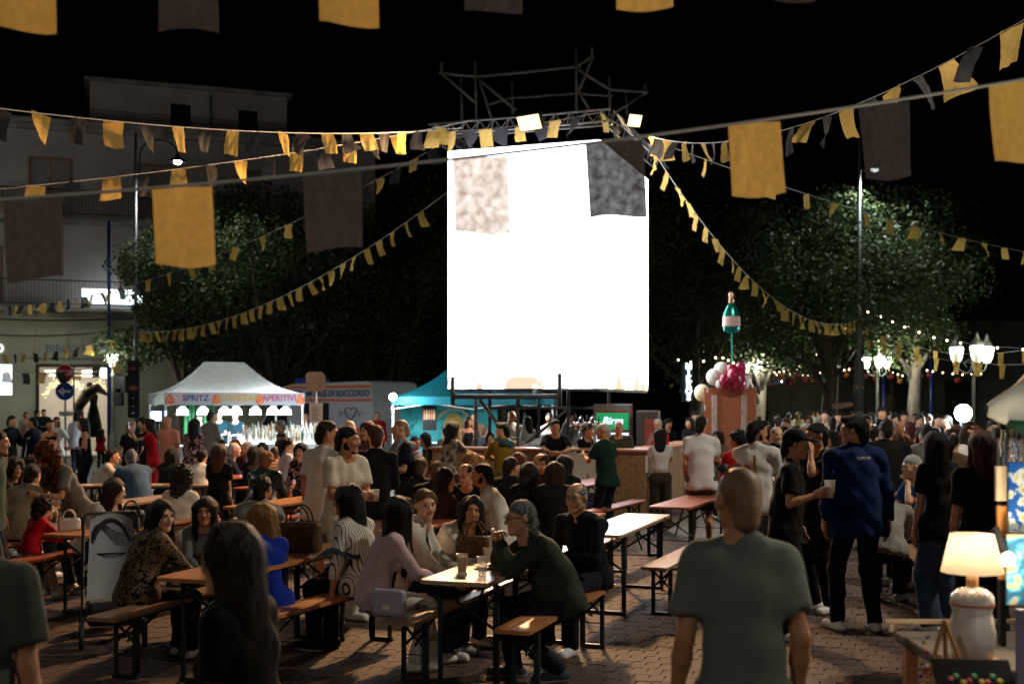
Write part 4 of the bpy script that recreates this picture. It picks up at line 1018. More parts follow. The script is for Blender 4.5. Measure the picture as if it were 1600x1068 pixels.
def make_set(kind, wm):
    hx, hy, zt = (.25,1.1,.77) if kind == 'table' else (.125,1.1,.48)
    T = thing('beer_table' if kind == 'table' else 'beer_bench', kind, kind)
    b = MB(); slab_top(b, hx, hy, zt-.028, zt, .05 if kind == 'table' else .03); b.build('top' if kind == 'table' else 'seat', wm, T)
    b = MB()
    for sx in (-1,1): b.box((sx*(hx-.06)-.012,-hy+.12,zt-.055),(sx*(hx-.06)+.012,hy-.12,zt-.0285))
    b.build('rail', m_leg, T)
    lx = hx-.045; ly = hy-.28
    for sy in (-1,1):
        for sx in (-1,1):
            b = MB(); x = sx*lx; y = sy*ly; w_ = .018
            b.box((x-w_,y-.004,0.03),(x+w_,y+.004,zt-.029)); b.box((x-sx*.004+sx*w_-.004,y-w_*2 if sy > 0 else y+.004,.03),(x-sx*.004+sx*w_+.004,y-.004 if sy > 0 else y+w_*2,zt-.056)); b.build('leg', m_leg, T)
        b = MB(); b.box((-lx-.02,sy*ly-.018,0),(lx+.02,sy*ly+.018,.03)); b.build('foot_bar', m_leg, T)
        b = MB(); y = sy*ly
        zc, zl = (zt-.09, zt-.36) if kind == 'table' else (zt-.07, zt-.22)
        b.tube([(-lx,y+sy*.012,zc),(lx,y+sy*.012,zl)], .011, 4); b.tube([(lx,y-sy*.012,zc),(-lx,y-sy*.012,zl)], .011, 4); b.build('cross_brace', m_leg, T)
        b = MB(); b.tube([(-lx,y,zl-.06),(lx,y,zl-.06)], .005, 5); b.build('tie_rod', m_leg, T)
        b = MB(); b.tube([(0,y-sy*.02,zl-.0),(0,y-sy*.42,zt-.06)], .010, 5); b.build('stay', m_leg, T)
    return T
_protos = {}
def put(kind, wm, x, y, deg, label):
    key = (kind, wm.name)
    if key not in _protos:
        T = make_set(kind, wm); _protos[key] = T; T.location = (x, y, 0); T.rotation_euler = (0,0,-R(deg)); T['label'] = label; T['group'] = 'beer tables set out on the square' if kind == 'table' else 'beer benches beside the tables'
        return T
    T = dup(_protos[key], (x, y, 0), -R(deg), label, 'beer tables set out on the square' if kind == 'table' else 'beer benches beside the tables'); return T
put('table', W_PALE, -.04, 8.98, 19, 'front middle table holding a beer cup and a paper plate')
put('bench', W_BR, -.42, 9.1, 19, 'bench under the woman in the pink shirt, with a small lilac bag on its end')
put('bench', W_OR, .37, 8.78, 20, 'bench under the man in the dark green sweater')
put('table', W_PALE, 1.12, 11.88, 19.5, 'empty table gleaming white behind the man in navy with crossed arms')
put('bench', W_BR, 1.70, 11.78, 22, 'empty bench to the right of the gleaming white table')
put('bench', W_RED, .72, 12.3, 20, 'bench to the left of the gleaming white table')
put('table', W_RED, 2.24, 14.8, 22, 'empty red table before the right end of the bar')
put('bench', W_RED, 1.55, 14.6, 22, 'bench on the left side of the empty red table')
put('bench', W_BR, 2.95, 14.4, 22, 'bench on the right side of the empty red table')
put('table', W_OR, -1.87, 9.1, 19, 'front left table with the large brown handbag on it')
put('bench', W_BR, -2.50, 9.25, 19, 'bench under the woman in leopard print')
put('bench', W_OR, -1.42, 9.1, 24, 'bench shared by the blonde in blue and the striped-shirt woman')
put('table', W_RED, -.70, 12.55, 19, 'crowded table behind the front middle group')
put('bench', W_RED, -1.25, 12.7, 19, 'bench on the left side of the crowded middle table')
put('bench', W_RED, -.12, 12.4, 19, 'bench on the right side of the crowded middle table')
put('table', W_BR, .25, 15.4, 19, 'second crowded table nearer the bar')
put('bench', W_RED, .82, 15.2, 19, 'bench along the second crowded table')
put('table', W_RED, 1.1, 18.1, 22, 'table standing closest to the bar front')
put('bench', W_RED, 1.55, 17.5, 24, 'long red bench beside the table closest to the bar front')
put('table', W_OR, -3.74, 11.84, 19, 'orange table with the black handbag, left side of the square')
put('bench', W_RED, -4.36, 12.2, 19, 'bench with the small child in red on it')
put('bench', W_RED, -3.12, 11.7, 19, 'bench under the woman in the cream crop top')
put('bench', W_OR, -5.35, 12.9, 19, 'bench at the far left edge behind the child in red')
put('table', W_OR, -2.75, 14.75, 22, 'bright orange empty table behind the black-haired woman')
put('bench', W_RED, -2.2, 14.6, 22, 'bench right of the bright orange empty table')
put('bench', W_RED, -3.3, 14.9, 22, 'bench left of the bright orange empty table')
put('table', W_BR, -4.75, 14.6, 19, 'brown table behind the woman leaning on the orange one')
put('bench', W_RED, -4.2, 14.4, 19, 'bench right of the brown table at the left')
put('table', W_BR, -5.4, 17.7, 86, 'long dark table seen side-on near the man in the blue jacket')
put('table', W_RED, -3.35, 17.9, 24, 'red table before the curly blond person in dark green')
put('bench', W_RED, -2.75, 17.7, 24, 'bench right of the red table before the curly blond person')
put('table', W_RED, -4.5, 20.2, 24, 'far red table with paper cups and a pink bottle')
put('bench', W_RED, -5.1, 20.0, 24, 'bench left of the far red table with cups')
put('bench', W_BR, -3.9, 20.6, 24, 'bench right of the far red table with cups')
put('bench', W_BR, 4.0, 11.6, 10, 'bench under the grey-shirted person at the right')
put('table', W_BR, 4.6, 12.3, 14, 'table hidden among the standing people at the right')
# ------------------------------------------------------------------ people
PP = make_person
def stripes_mat(name, c1, c2, scale, axis='X', sharp=.5):
    if name in _mats: return _mats[name]
    m = mat(name, c1, rough=.85, noise=.05, bump=.3, bscale=22, spec=.2); nt = m.node_tree; b = _bsdf(m)
    tc = nt.nodes.new('ShaderNodeTexCoord'); wv = nt.nodes.new('ShaderNodeTexWave'); wv.bands_direction = axis; wv.inputs['Scale'].default_value = scale; wv.inputs['Distortion'].default_value = .0
    nt.links.new(tc.outputs['Object'], wv.inputs['Vector']); r = nt.nodes.new('ShaderNodeValToRGB'); r.color_ramp.interpolation = 'LINEAR'
    r.color_ramp.elements[0].position = sharp; r.color_ramp.elements[1].position = sharp+.08; r.color_ramp.elements[0].color = (*srgb(c1),1); r.color_ramp.elements[1].color = (*srgb(c2),1)
    nt.links.new(wv.outputs['Fac'], r.inputs['Fac']); nt.links.new(r.outputs['Color'], b.inputs['Base Color']); return m
def blotch_mat(name, c1, c2, c3, scale):
    if name in _mats: return _mats[name]
    m = mat(name, c1, rough=.8, noise=.05, bump=.3, bscale=22, spec=.2); nt = m.node_tree; b = _bsdf(m)
    tc = nt.nodes.new('ShaderNodeTexCoord'); v = nt.nodes.new('ShaderNodeTexVoronoi'); v.inputs['Scale'].default_value = scale; n = nt.nodes.new('ShaderNodeTexNoise'); n.inputs['Scale'].default_value = scale*.6
    mx = nt.nodes.new('ShaderNodeMix'); mx.data_type = 'VECTOR'; mx.inputs['Factor'].default_value = .12
    nt.links.new(tc.outputs['Object'], n.inputs['Vector']); nt.links.new(tc.outputs['Object'], mx.inputs['A']); nt.links.new(n.outputs['Color'], mx.inputs['B']); nt.links.new(mx.outputs['Result'], v.inputs['Vector'])
    r = nt.nodes.new('ShaderNodeValToRGB'); e = r.color_ramp.elements; e[0].position = .22; e[0].color = (*srgb(c3),1); e[1].position = .62; e[1].color = (*srgb(c1),1); x = e.new(.42); x.color = (*srgb(c2),1)
    nt.links.new(v.outputs['Distance'], r.inputs['Fac']); nt.links.new(r.outputs['Color'], b.inputs['Base Color']); return m
m_stripe = stripes_mat('striped_shirt', '#c9c9c2', '#20222a', 13, 'X', .84)
m_leopard = blotch_mat('leopard_print', '#0e0b09', '#8a7256', '#1a120c', 34)
m_camo = blotch_mat('camouflage_print', '#8d8678', '#5b5348', '#3a342c', 12)
m_knit = stripes_mat('patterned_knit', '#6a3c34', '#a08a78', 7, 'Z', .5)
m_floral = blotch_mat('floral_print', '#1a1516', '#8a5a60', '#c8b0a8', 22)
BLK, WHT, NAVY, JEAN = '#0e0e10', '#d9d6d0', '#12161f', '#39465a'
K = '#0d0a08'; BR = '#2a170d'; DB = '#1a0f09'; GR = '#77757a'; BL = '#8a6438'; RD = '#4a160c'; AU = '#5a2410'
# --- foreground, seen from behind
PP(-66, 3.8, 178, 'man in a grey T-shirt cut off by the lower left corner', top=('tee','#4c5049'), hair=('short',K), skin=1, h=1.68, arms=('down','down'), wide=1.12)
P_fw = PP(354, 3.9, -108, 'foreground woman with long brown hair and black top, her back turned', sex='f', h=1.53, top=('tee','#040405'), bot=('slim','#040405'), hair=('long','#220e08'), arms=('down','down'), head=(-6,6), skin=0, front=0)
P_fm = PP(1160, 4.15, 183, 'shaven-headed man in grey T-shirt with sunglasses on his head, foreground right', top=('tee','#69716c'), hair=('buzz','#80604a'), skin=1, h=1.715, arms=('down','down'), glasses=2, head=(12,0), wide=.90, bot=('trousers','#6a6458'))
# --- front middle table
PP(624, 8.62, 112, 'woman in pale pink shirt and white trousers on the front middle bench', sex='f', h=1.66, sit=1, lean=8, top=('shirt','#cdb0b4'), bot=('trousers','#cfc9bd'), hair=('longer',K), arms=('table','table'), head=(28,8), skin=4, shoes='#e4e2dc', legs=((.10,.40,.12),(.08,.36,-.05)))
PP(666, 9.25, 75, 'woman with slicked-back blond hair and white blazer, front middle table', sex='f', h=1.69, sit=1, lean=6, inner='#101012', top=('jacket','#d6d4c8'), bot=('trousers','#2b3850'), hair=('pulled','#6b5133'), arms=('table','lap'), head=(-52,4), skin=2)
P_sm = PP(738, 9.75, 52, 'smiling woman in white top with large earrings leaning over the front table', sex='f', h=1.66, sit=1, lean=22, slouch=14, side=6, top=('sweater','#d8d5cf'), bot=('trousers',BLK), hair=('long',K), arms=('table','table'), head=(-42,-4,8), skin=1)
P_gm = PP(812, 8.5, -78, 'grey-haired man with glasses and dark green sweater, hands clasped at his chin', h=1.77, sit=1, lean=19, slouch=14, top=('sweater','#2f3a30'), bot=('trousers','#1b2230'), hair=('short','#6f6f70'), arms=('clasp','clasp'), head=(6,6), glasses=1, skin=0, belly=.6, shoes='#3c4650', legs=((.12,.38,-.30),(.1,.40,-.05)))
PP(899, 9.6, -38, 'man in navy shirt and glasses sitting with crossed arms at the bench end', h=1.76, sit=1, lean=4, top=('shirt','#141821'), bot=('trousers','#161a26'), hair=('balding','#8b8b8c'), arms=('cross','bench'), head=(8,4), glasses=1, skin=0, wide=1.04)
# --- front left table
PP(246, 8.95, 130, 'dark-haired woman in a leopard-print coat looking back over her shoulder', sex='f', h=1.62, sit=1, seat=.44, lean=8, wide=1.22, top=('jacket',BLK,m_leopard), bot=('trousers',BLK), hair=('long',DB), arms=('table','table'), head=(-78,6), skin=2)
PP(329, 10.35, 12, 'woman with sleek black hair facing the camera behind the front left table', sex='f', h=1.58, sit=1, seat=.40, lean=10, top=('shirt','#6b6a68'), bot=('trousers',BLK), hair=('long',K), arms=('table','table'), head=(-2,4), skin=1)
PP(397, 8.75, -158, 'blonde woman in bright blue top turning to look at the camera', sex='f', h=1.60, sit=1, seat=.44, lean=12, top=('shirt','#0f2f96'), bot=('trousers',BLK), hair=('mid',BL), arms=('table','table'), head=(66,8), skin=4)
PP(402, 10.75, 165, 'short-haired man in a pale T-shirt half hidden behind the blonde', sit=1, h=1.74, top=('tee','#8b8d86'), hair=('short',K), skin=1, arms=('table','table'))
PP(540, 9.3, -120, 'woman in black-and-white striped shirt gripping the bench edge', sex='f', h=1.72, sit=1, lean=3, top=('shirt','#c9c9c2',m_stripe), bot=('trousers',BLK), hair=('mid',K), arms=('bench','lap'), head=(22,6), skin=3, shoes='#0c0c0d', sleeve=1.5, wide=1.08)
# --- left tables
P_wc = PP(188, 11.9, 62, 'young woman in white shirt leaning on the orange table beside a black handbag', sex='f', h=1.66, sit=1, lean=24, slouch=10, top=('shirt','#cfc8be'), bot=('trousers','#2a2a2c'), hair=('long',BR), arms=('table','reach'), head=(22,8), skin=4)
PP(280, 12.4, 168, 'woman with long wavy dark hair, cream crop top and white trousers seen from behind', sex='f', h=1.68, sit=1, lean=2, crop=1, top=('sweater','#d2c9b8'), bot=('trousers','#cbc6bd'), hair=('curlylong',DB), arms=('table','table'), skin=2)
PP(62, 11.7, 140, 'small child in a red jacket sitting on the bench at the left', sex='f', h=1.06, sit=1, z=0, seat=.48, top=('sweater','#b0101c'), bot=('trousers','#cfcac0'), hair=('curly',BR), arms=('table','table'), skin=2, lod=1)
PP(92, 12.4, -30, 'woman with big curly red hair bending over the child in red', sex='f', h=1.66, lean=24, slouch=14, top=('tee','#6d6862'), bot=('slim',BLK), hair=('curlylong',AU), arms=('cuplow','down'), head=(-10,26), skin=1)
PP(37, 12.9, 170, 'man in a beige jacket seated with his back turned at the left edge', sit=1, h=1.74, top=('jacket','#8a7a62'), hair=('short',DB), skin=1, wide=1.08, arms=('table','table'))
PP(-4, 11.2, 100, 'person in a green jacket standing half out of frame at the left edge', h=1.7, top=('jacket','#39473d'), hair=('short',BR), skin=1, arms=('down','down'), bot=('trousers','#3a3a3c'))
PP(24, 15.2, 90, 'woman with dark curly hair sitting behind the beige jacket', sex='f', h=1.66, sit=1, top=('shirt','#2b2022'), hair=('curlylong',DB), skin=1, arms=('table','table'), head=(-40,8))
PP(55, 15.6, -60, 'woman with a cloud of maroon curls at the left tables', sex='f', h=1.7, sit=1, top=('shirt','#4a2a2a'), hair=('curlylong','#2c100c'), skin=1, arms=('table','table'))
PP(20, 24.5, 80, 'man in black jacket talking at the far left', h=1.72, top=('jacket',BLK), hair=('short',K), skin=0, arms=('cup','down'))
PP(50, 25, -95, 'stout man in dark clothes facing the man in black jacket', h=1.68, top=('jacket','#12131a'), hair=('short',K), skin=1, arms=('cup','down'), wide=1.1)
PP(42, 42, 60, 'person in a pink shirt by the library doorway', h=1.7, top=('shirt','#a08078'), hair=('short',K), skin=1)
PP(57, 42.5, 150, 'person in dark jacket and cap left of the library door', h=1.78, top=('jacket','#141a18'), hair=('cap',K,'#0b0d10'), skin=1)
PP(70, 41.5, 20, 'person in dark cap and jacket standing before the lit door', h=1.8, top=('jacket','#10151a'), hair=('cap',K,'#0b0d10'), skin=0, arms=('cuplow','cuplow'))
PP(81, 24, 20, 'woman in black tank top with bare arms at the left', sex='f', h=1.66, top=('tank',BLK), bot=('wide',BLK), hair=('pulled',K), skin=1, arms=('cuplow','cuplow'))
PP(91, 27, 40, 'woman in striped blouse holding a phone to her ear', sex='f', h=1.68, top=('shirt','#8a8a88',m_stripe), bot=('wide','#1b1c22'), hair=('pulled',K), skin=1, arms=('face','down'))
PP(120, 31, 175, 'curly-haired person in white shirt near the library door, back turned', h=1.76, top=('shirt','#b9bcc2'), bot=('trousers','#22232a'), hair=('curly',K), skin=1)
PP(127, 34, -20, 'man in olive T-shirt near the library door', h=1.78, top=('tee','#4f5240'), hair=('short',BR), skin=1)
PP(130, 23.5, -60, 'woman in black strapless top and flared trousers with long dark hair', sex='f', h=1.68, top=('tank',BLK), bot=('wide',BLK), hair=('long',DB), skin=1, arms=('cuplow','cuplow'))
PP(157, 35.5, 180, 'small girl in a red T-shirt standing alone on the pavement', sex='f', h=1.2, top=('tee','#a31420'), bot=('slim','#14161e'), hair=('long',BR), skin=2, shoes='#d0d0d0')
PP(184, 47, 5, 'man in grey pullover and jeans with folded arms by the lantern post', h=1.76, top=('sweater','#4d5054'), bot=('trousers','#5a6878'), hair=('buzz','#7a5844'), skin=0, arms=('cross','cross'))
PP(207, 23.5, 40, 'woman with short blond curls in a black dress', sex='f', h=1.62, top=('tee',BLK), bot=('skirt',BLK), hair=('curly','#a08a64'), skin=0, arms=('hip','down'))
PP(233, 22.3, -75, 'woman in a red dress raising a phone to take a picture', sex='f', h=1.68, top=('dress','#a3121c'), bot=('skirt','#a3121c'), hair=('mid',DB), skin=0, arms=('phone','phone'))
PP(224, 24.2, -30, 'dark-haired woman behind the red dress', sex='f', h=1.68, top=('tee','#181216'), hair=('mid',K), skin=0)
PP(262, 23, -25, 'bald man in a peach shirt near the cocktail gazebo', h=1.74, top=('shirt','#d08a70'), bot=('trousers','#3c4048'), hair=('bald',GR), skin=1, sleeve=.8, wide=1.12, arms=('down','hip'))
PP(196, 17.2, -140, 'grey-haired man in a blue denim jacket hunched over the dark table', h=1.8, sit=1, lean=16, top=('jacket','#3f5670'), hair=('short',GR), skin=0, wide=1.14, arms=('table','table'))
PP(172, 18.4, 120, 'dark-haired man facing the blue denim jacket', h=1.72, sit=1, lean=14, top=('tee','#b0aca4'), hair=('short',K), skin=1, arms=('table','table'))
PP(263, 18.6, 175, 'long-haired woman in black leather jacket at the far left tables', sex='f', h=1.68, sit=1, top=('jacket','#0f1016'), hair=('long',K), skin=1, arms=('table','table'))
PP(309, 17.8, 178, 'person in a white shirt with a black bun, back turned, left tables', sex='f', h=1.72, sit=1, top=('shirt','#c9c8c8'), hair=('bun',K), skin=1, wide=1.2, arms=('table','table'))
PP(303, 22, 170, 'standing woman with very long black hair shining blue', sex='f', h=1.68, top=('shirt','#5b4d4d',m_floral), hair=('longer','#0a0a12'), skin=1)
PP(329, 25.5, 150, 'bearded man in grey shirt facing the cocktail bar', beard=1, h=1.82, top=('shirt','#7c7a72'), hair=('short',BR), skin=1, sleeve=1.5, arms=('cuplow','cuplow'))
PP(338, 19.4, 160, 'woman with maroon hair in dark clothes at the left tables', sex='f', h=1.72, sit=1, top=('shirt','#18141a'), hair=('mid','#35101a'), skin=1, arms=('table','table'))
PP(341, 15.1, 175, 'girl with long light brown hair in a black T-shirt standing between tables', sex='f', h=1.42, top=('tee',BLK), bot=('slim',BLK), hair=('longer','#4a2c18'), skin=1, arms=('cuplow','down'))
PP(366, 20.4, 100, 'white-haired man in a navy jacket seated at the far tables', sit=1, h=1.78, top=('jacket','#141c2c'), hair=('balding','#c8c6c4'), skin=2, arms=('table','table'))
PP(386, 21, -70, 'bald man in white shirt at the far tables', sit=1, h=1.8, top=('shirt','#cfccc6'), hair=('balding','#9a9894'), skin=0, arms=('table','table'))
PP(372, 22.4, 10, 'person with bright orange hair near the cocktail bar', sex='f', h=1.7, sit=1, top=('shirt','#6a3020'), hair=('curlylong','#a04a18'), skin=2, arms=('table','table'))
PP(352, 22.8, 20, 'dark-haired person facing the camera before the glowing bar', sit=1, h=1.72, top=('tee',BLK), hair=('short',K), skin=1, arms=('table','table'))
PP(411, 16.2, 172, 'person with curly blond hair in a shiny dark green puffer jacket', sex='f', h=1.74, sit=1, wide=1.25, top=('jacket','#1c332f',mat('puffer_green', '#1c332f', rough=.35, noise=.2, scale=10, bump=.6, bscale=12)), hair=('curly','#8a5a34'), skin=1, arms=('table','table'))
PP(414, 22, 0, 'woman facing the camera left of the grey-haired woman', sex='f', h=1.66, sit=1, top=('shirt','#b07a60'), hair=('mid',BR), skin=2, arms=('table','table'))
PP(426, 18.4, 165, 'balding man in a patterned knit pullover, back turned', sit=1, h=1.76, wide=1.12, top=('sweater','#6a3c34',m_knit), hair=('balding','#3a3230'), skin=1, arms=('table','table'))
PP(437, 24.3, -60, 'woman with short grey hair and patterned blouse standing behind the tables', sex='f', h=1.62, top=('shirt','#7d7a88',m_floral), hair=('curly','#8f8d90'), skin=0)
PP(450, 17.4, 120, 'girl with a ponytail and white long-sleeved top', sex='f', h=1.45, top=('sweater','#c9c4c8'), bot=('skirt','#8a6a74'), hair=('ponytail',K), skin=2, arms=('cuplow','cuplow'))
PP(474, 17.1, -10, 'dark-haired woman resting her chin on her hand behind the men in white', sex='f', h=1.68, sit=1, seat=.62, top=('shirt','#8a7080',m_floral), hair=('mid',K), skin=0, arms=('face','table'))
PP(392, 19.2, -170, 'woman with black hair sitting behind the puffer jacket', sex='f', h=1.66, sit=1, top=('shirt',BLK), hair=('mid',K), skin=1, arms=('table','table'))
PP(315, 31.2, -10, 'bartender in dark cap bending over the cocktail counter', h=1.76, lean=18, top=('tee','#10222a'), hair=('cap',K,'#1a2a33'), skin=4, arms=('table','table'))
PP(344, 31.4, 5, 'bartender in the middle of the cocktail gazebo', h=1.8, top=('tee','#12303a'), hair=('short',K), skin=4, arms=('cuplow','cuplow'))
PP(369, 31.3, -15, 'bartender in dark T-shirt and cap at the right of the counter', h=1.78, top=('tee','#10262e'), hair=('cap',K,'#0c1418'), skin=4, arms=('cuplow','down'))
# --- standing group in the middle
PP(511, 11.6, 150, 'man in white T-shirt and grey shorts standing with his back half turned', h=1.78, top=('tee','#d8d2cc'), bot=('shorts','#6d7076'), hair=('short','#241408'), skin=1, head=(-48,4), wide=1.1, arms=('down','cuplow'))
P_hen = PP(546, 10.7, 42, 'bearded man in a cream henley shirt holding a cup', beard=1, h=1.74, top=('tee','#d3cbb8'), bot=('trousers','#d0cbc0'), hair=('short',K), skin=1, head=(34,4), arms=('cuplow','cuplow'))
PP(586, 12.1, 170, 'auburn-haired man in a black shirt and pale trousers, back turned', h=1.73, top=('shirt',BLK), bot=('trousers','#b8b0a2'), hair=('short','#3a1a0c'), skin=2, head=(20,8), arms=('cuplow','cuplow'), wide=1.08)
PP(625, 14.6, -70, 'bald man with a sweater over his shoulders beside the yellow bar front', h=1.76, top=('tee','#161b26'), bot=('trousers','#1c2434'), hair=('buzz','#8a6650'), skin=0, arms=('cuplow','cuplow'), belly=.8)
PP(478, 33, -30, 'man in red vest in front of the ambulance', h=1.72, top=('tee','#8a1a1a'), hair=('buzz',GR), skin=0)
PP(548, 15.8, 20, 'pink-faced bald man behind the henley shirt', h=1.74, top=('shirt','#7a5a58'), hair=('bald',GR), skin=2)
PP(575, 15.3, -40, 'woman with dark red hair behind the black shirt', sex='f', h=1.72, top=('shirt','#5a4648'), hair=('mid','#3a1410'), skin=0)
PP(590, 33.5, 10, 'rescue worker in red at the ambulance rear', h=1.76, top=('jacket','#9a1a18'), hair=('buzz',K), skin=0)
# --- crowded middle tables
PP(694, 12.35, 140, 'woman with long brown hair and a brown top at the crowded table', sex='f', h=1.7, sit=1, top=('sweater','#3a2018'), hair=('long','#2c1a10'), skin=2, head=(-46,6), arms=('table','table'))
PP(680, 13.2, 175, 'fair-haired man in a black jacket, back turned, at the crowded table', h=1.78, sit=1, top=('jacket',BLK), hair=('short','#6a4c2c'), skin=2, arms=('table','table'), wide=1.06)
PP(728, 13.6, -20, 'balding man with glasses looking down at the crowded table', h=1.78, sit=1, lean=16, top=('sweater',BLK), hair=('balding',BR), skin=2, glasses=1, head=(-10,20), arms=('table','table'))
PP(752, 12.5, -95, 'bearded man in a white T-shirt in profile at the crowded table', beard=1, h=1.8, sit=1, lean=8, top=('tee','#cfc9bf'), hair=('short',K), skin=1, arms=('table','table'), wide=1.06)
PP(734, 15.2, 178, 'person with short blond hair behind the crowded table', h=1.8, sit=1, top=('jacket','#40382e'), hair=('curly','#9a6a3c'), skin=2, arms=('table','table'))
PP(800, 13.7, 170, 'man in black jacket between the two crowded tables', h=1.84, sit=1, top=('jacket',BLK), hair=('short',DB), skin=1, head=(-40,6), wide=1.1, arms=('table','table'))
PP(828, 13.2, 160, 'dark-haired woman in black beside the man in black jacket', sex='f', h=1.74, sit=1, top=('jacket',BLK), hair=('mid',DB), skin=1, arms=('table','table'))
PP(812, 15.6, 150, 'auburn-haired woman at the second crowded table', sex='f', h=1.78, sit=1, top=('shirt','#2a2420'), hair=('bob','#5a2c14'), skin=2, arms=('table','table'))
PP(844, 15.2, -60, 'bald man with glasses in profile at the second crowded table', h=1.84, sit=1, top=('jacket','#3a3428'), hair=('balding',BR), skin=1, glasses=1, head=(-10,12), arms=('table','table'))
PP(868, 13.0, 178, 'woman with very long dark red hair in black, back turned', sex='f', h=1.78, sit=1, top=('jacket',BLK), hair=('longer','#26100a'), skin=2, arms=('table','table'), wide=1.1)
PP(884, 14.6, 168, 'dark-haired person behind the long red hair', sex='f', h=1.8, sit=1, top=('jacket','#0f1014'), hair=('bob',K), skin=1, arms=('table','table'))
PP(655, 14.2, 165, 'man with greying hair and black coat left of the crowded table', h=1.78, sit=1, top=('jacket',BLK), hair=('short','#4a382c'), skin=1, arms=('table','table'))
# --- at the bar
PP(709, 18.3, 130, 'woman in camouflage shirt leaning on the bar', sex='f', h=1.68, lean=8, top=('shirt','#8d8678',m_camo), bot=('trousers','#3a3a34'), hair=('mid',K), skin=2, arms=('reach','reach'), head=(-16,2))
PP(784, 18.2, -150, 'person in mustard shirt with a teal scarf waiting at the bar', sex='m', h=1.66, top=('shirt','#7a6420'), bot=('trousers','#3a3a34'), hair=('quiff',K), skin=2, arms=('bar','bar'), head=(50,4))
PP(867, 20.5, -5, 'barman in black T-shirt leaning on the bar with folded hands', h=1.72, lean=16, top=('tee','#0f1416'), hair=('quiff',DB), skin=1, arms=('bar','bar'), head=(18,4), wide=1.05)
PP(942, 17.0, -135, 'white-haired man in dark green T-shirt reaching for the beer taps', h=1.68, top=('tee','#102c20'), bot=('trousers','#0f1620'), hair=('buzz','#a9a7a6'), skin=1, arms=('cup','down'), head=(40,6), belly=.6)
PP(966, 20.8, 0, 'heavy bald man in an olive T-shirt behind the taps', h=1.66, top=('tee','#3c4034'), hair=('bald',GR), skin=1, wide=1.2, belly=.8)
PP(919, 20.9, 40, 'barmaid bending behind the chrome taps', sex='f', h=1.62, lean=14, top=('tee',BLK), hair=('bun',K), skin=1, arms=('cup','cup'))
PP(1033, 18.3, 170, 'girl with long black hair and white crop top at the bar corner', sex='f', h=1.56, top=('tee','#c9c6c0'), crop=1, bot=('wide','#3a342e'), hair=('longer',K), skin=1, arms=('bar','bar'))
PP(1027, 22.2, -30, 'white-haired woman in a red polo and glasses serving behind the bar', sex='f', h=1.68, top=('shirt','#c01418'), hair=('short','#c9c8c6'), skin=2, glasses=1, sleeve=.8, arms=('cuplow','cuplow'), head=(35,4))
P_wt = PP(1097, 15.6, 172, 'young man in white T-shirt and olive shorts at the bar end, back turned', h=1.8, top=('tee','#d3d2d4'), bot=('shorts','#4c4a3c'), hair=('short',DB), skin=1, arms=('down','cup'), head=(-16,4))
PP(1044, 27, 30, 'dark-haired man behind the bar to the right of the red polo', h=1.62, top=('tee',BLK), hair=('curly',K), skin=1)
PP(1076, 26, -30, 'dark-haired girl beyond the bar next to the white T-shirt', sex='f', h=1.66, top=('shirt','#1c1a1a'), hair=('mid',K), skin=1)
PP(1085, 27, 10, 'young man with curly hair beyond the bar', h=1.8, top=('tee',BLK), hair=('curly',K), skin=1)
PP(732, 27.6, 30, 'woman in dark dress by the teal stall', sex='f', h=1.66, top=('tank','#12181c'), hair=('mid',BR), skin=1)
PP(742, 28.2, 0, 'man in striped jersey by the teal stall', h=1.76, top=('tee','#b9b4a8',m_knit), hair=('buzz',BR), skin=1)
PP(757, 27.8, 160, 'child with light brown hair by the teal stall', h=1.42, top=('tee','#3c444c'), hair=('short','#6a4a30'), skin=1)
PP(766, 23.2, 10, 'woman with short dark hair resting her cheek on her hand behind the bar', sex='f', h=1.4, top=('tee',BLK), hair=('bob',K), skin=2, arms=('face','table'))
PP(800, 26.5, 50, 'bald man in a beige shirt looking at a lit phone behind the screen legs', h=1.82, top=('shirt','#b8ac98'), hair=('bald',BR), skin=1, arms=('phone','cuplow'), head=(10,14))
PP(823, 26, -140, 'dark-haired woman in white opposite the man with the phone', sex='f', h=1.68, top=('tee','#cfc9c0'), hair=('mid',K), skin=1)
PP(858, 27, -10, 'young woman in white behind the barman', sex='f', h=1.76, top=('shirt','#cfc9c4'), hair=('pulled',K), skin=0)
PP(892, 26, -80, 'man in a grey shirt with his hand at his mouth behind the screen legs', h=1.8, top=('shirt','#8d8a84'), hair=('short',BR), skin=0, arms=('face','cuplow'))
PP(650, 21.8, 60, 'person in floral dress seated before the teal stall', sex='f', h=1.66, sit=1, seat=.6, top=('shirt','#2a2024',m_floral), hair=('short',BR), skin=1)
PP(664, 22.3, -60, 'woman with short black hair seated before the teal stall', sex='f', h=1.66, sit=1, seat=.65, top=('tee',BLK), hair=('bob',K), skin=1)
PP(697, 23.4, 170, 'person with a dark bun beside the menu board', sex='f', h=1.5, top=('tee','#7d8a94'), hair=('bun',K), skin=1)
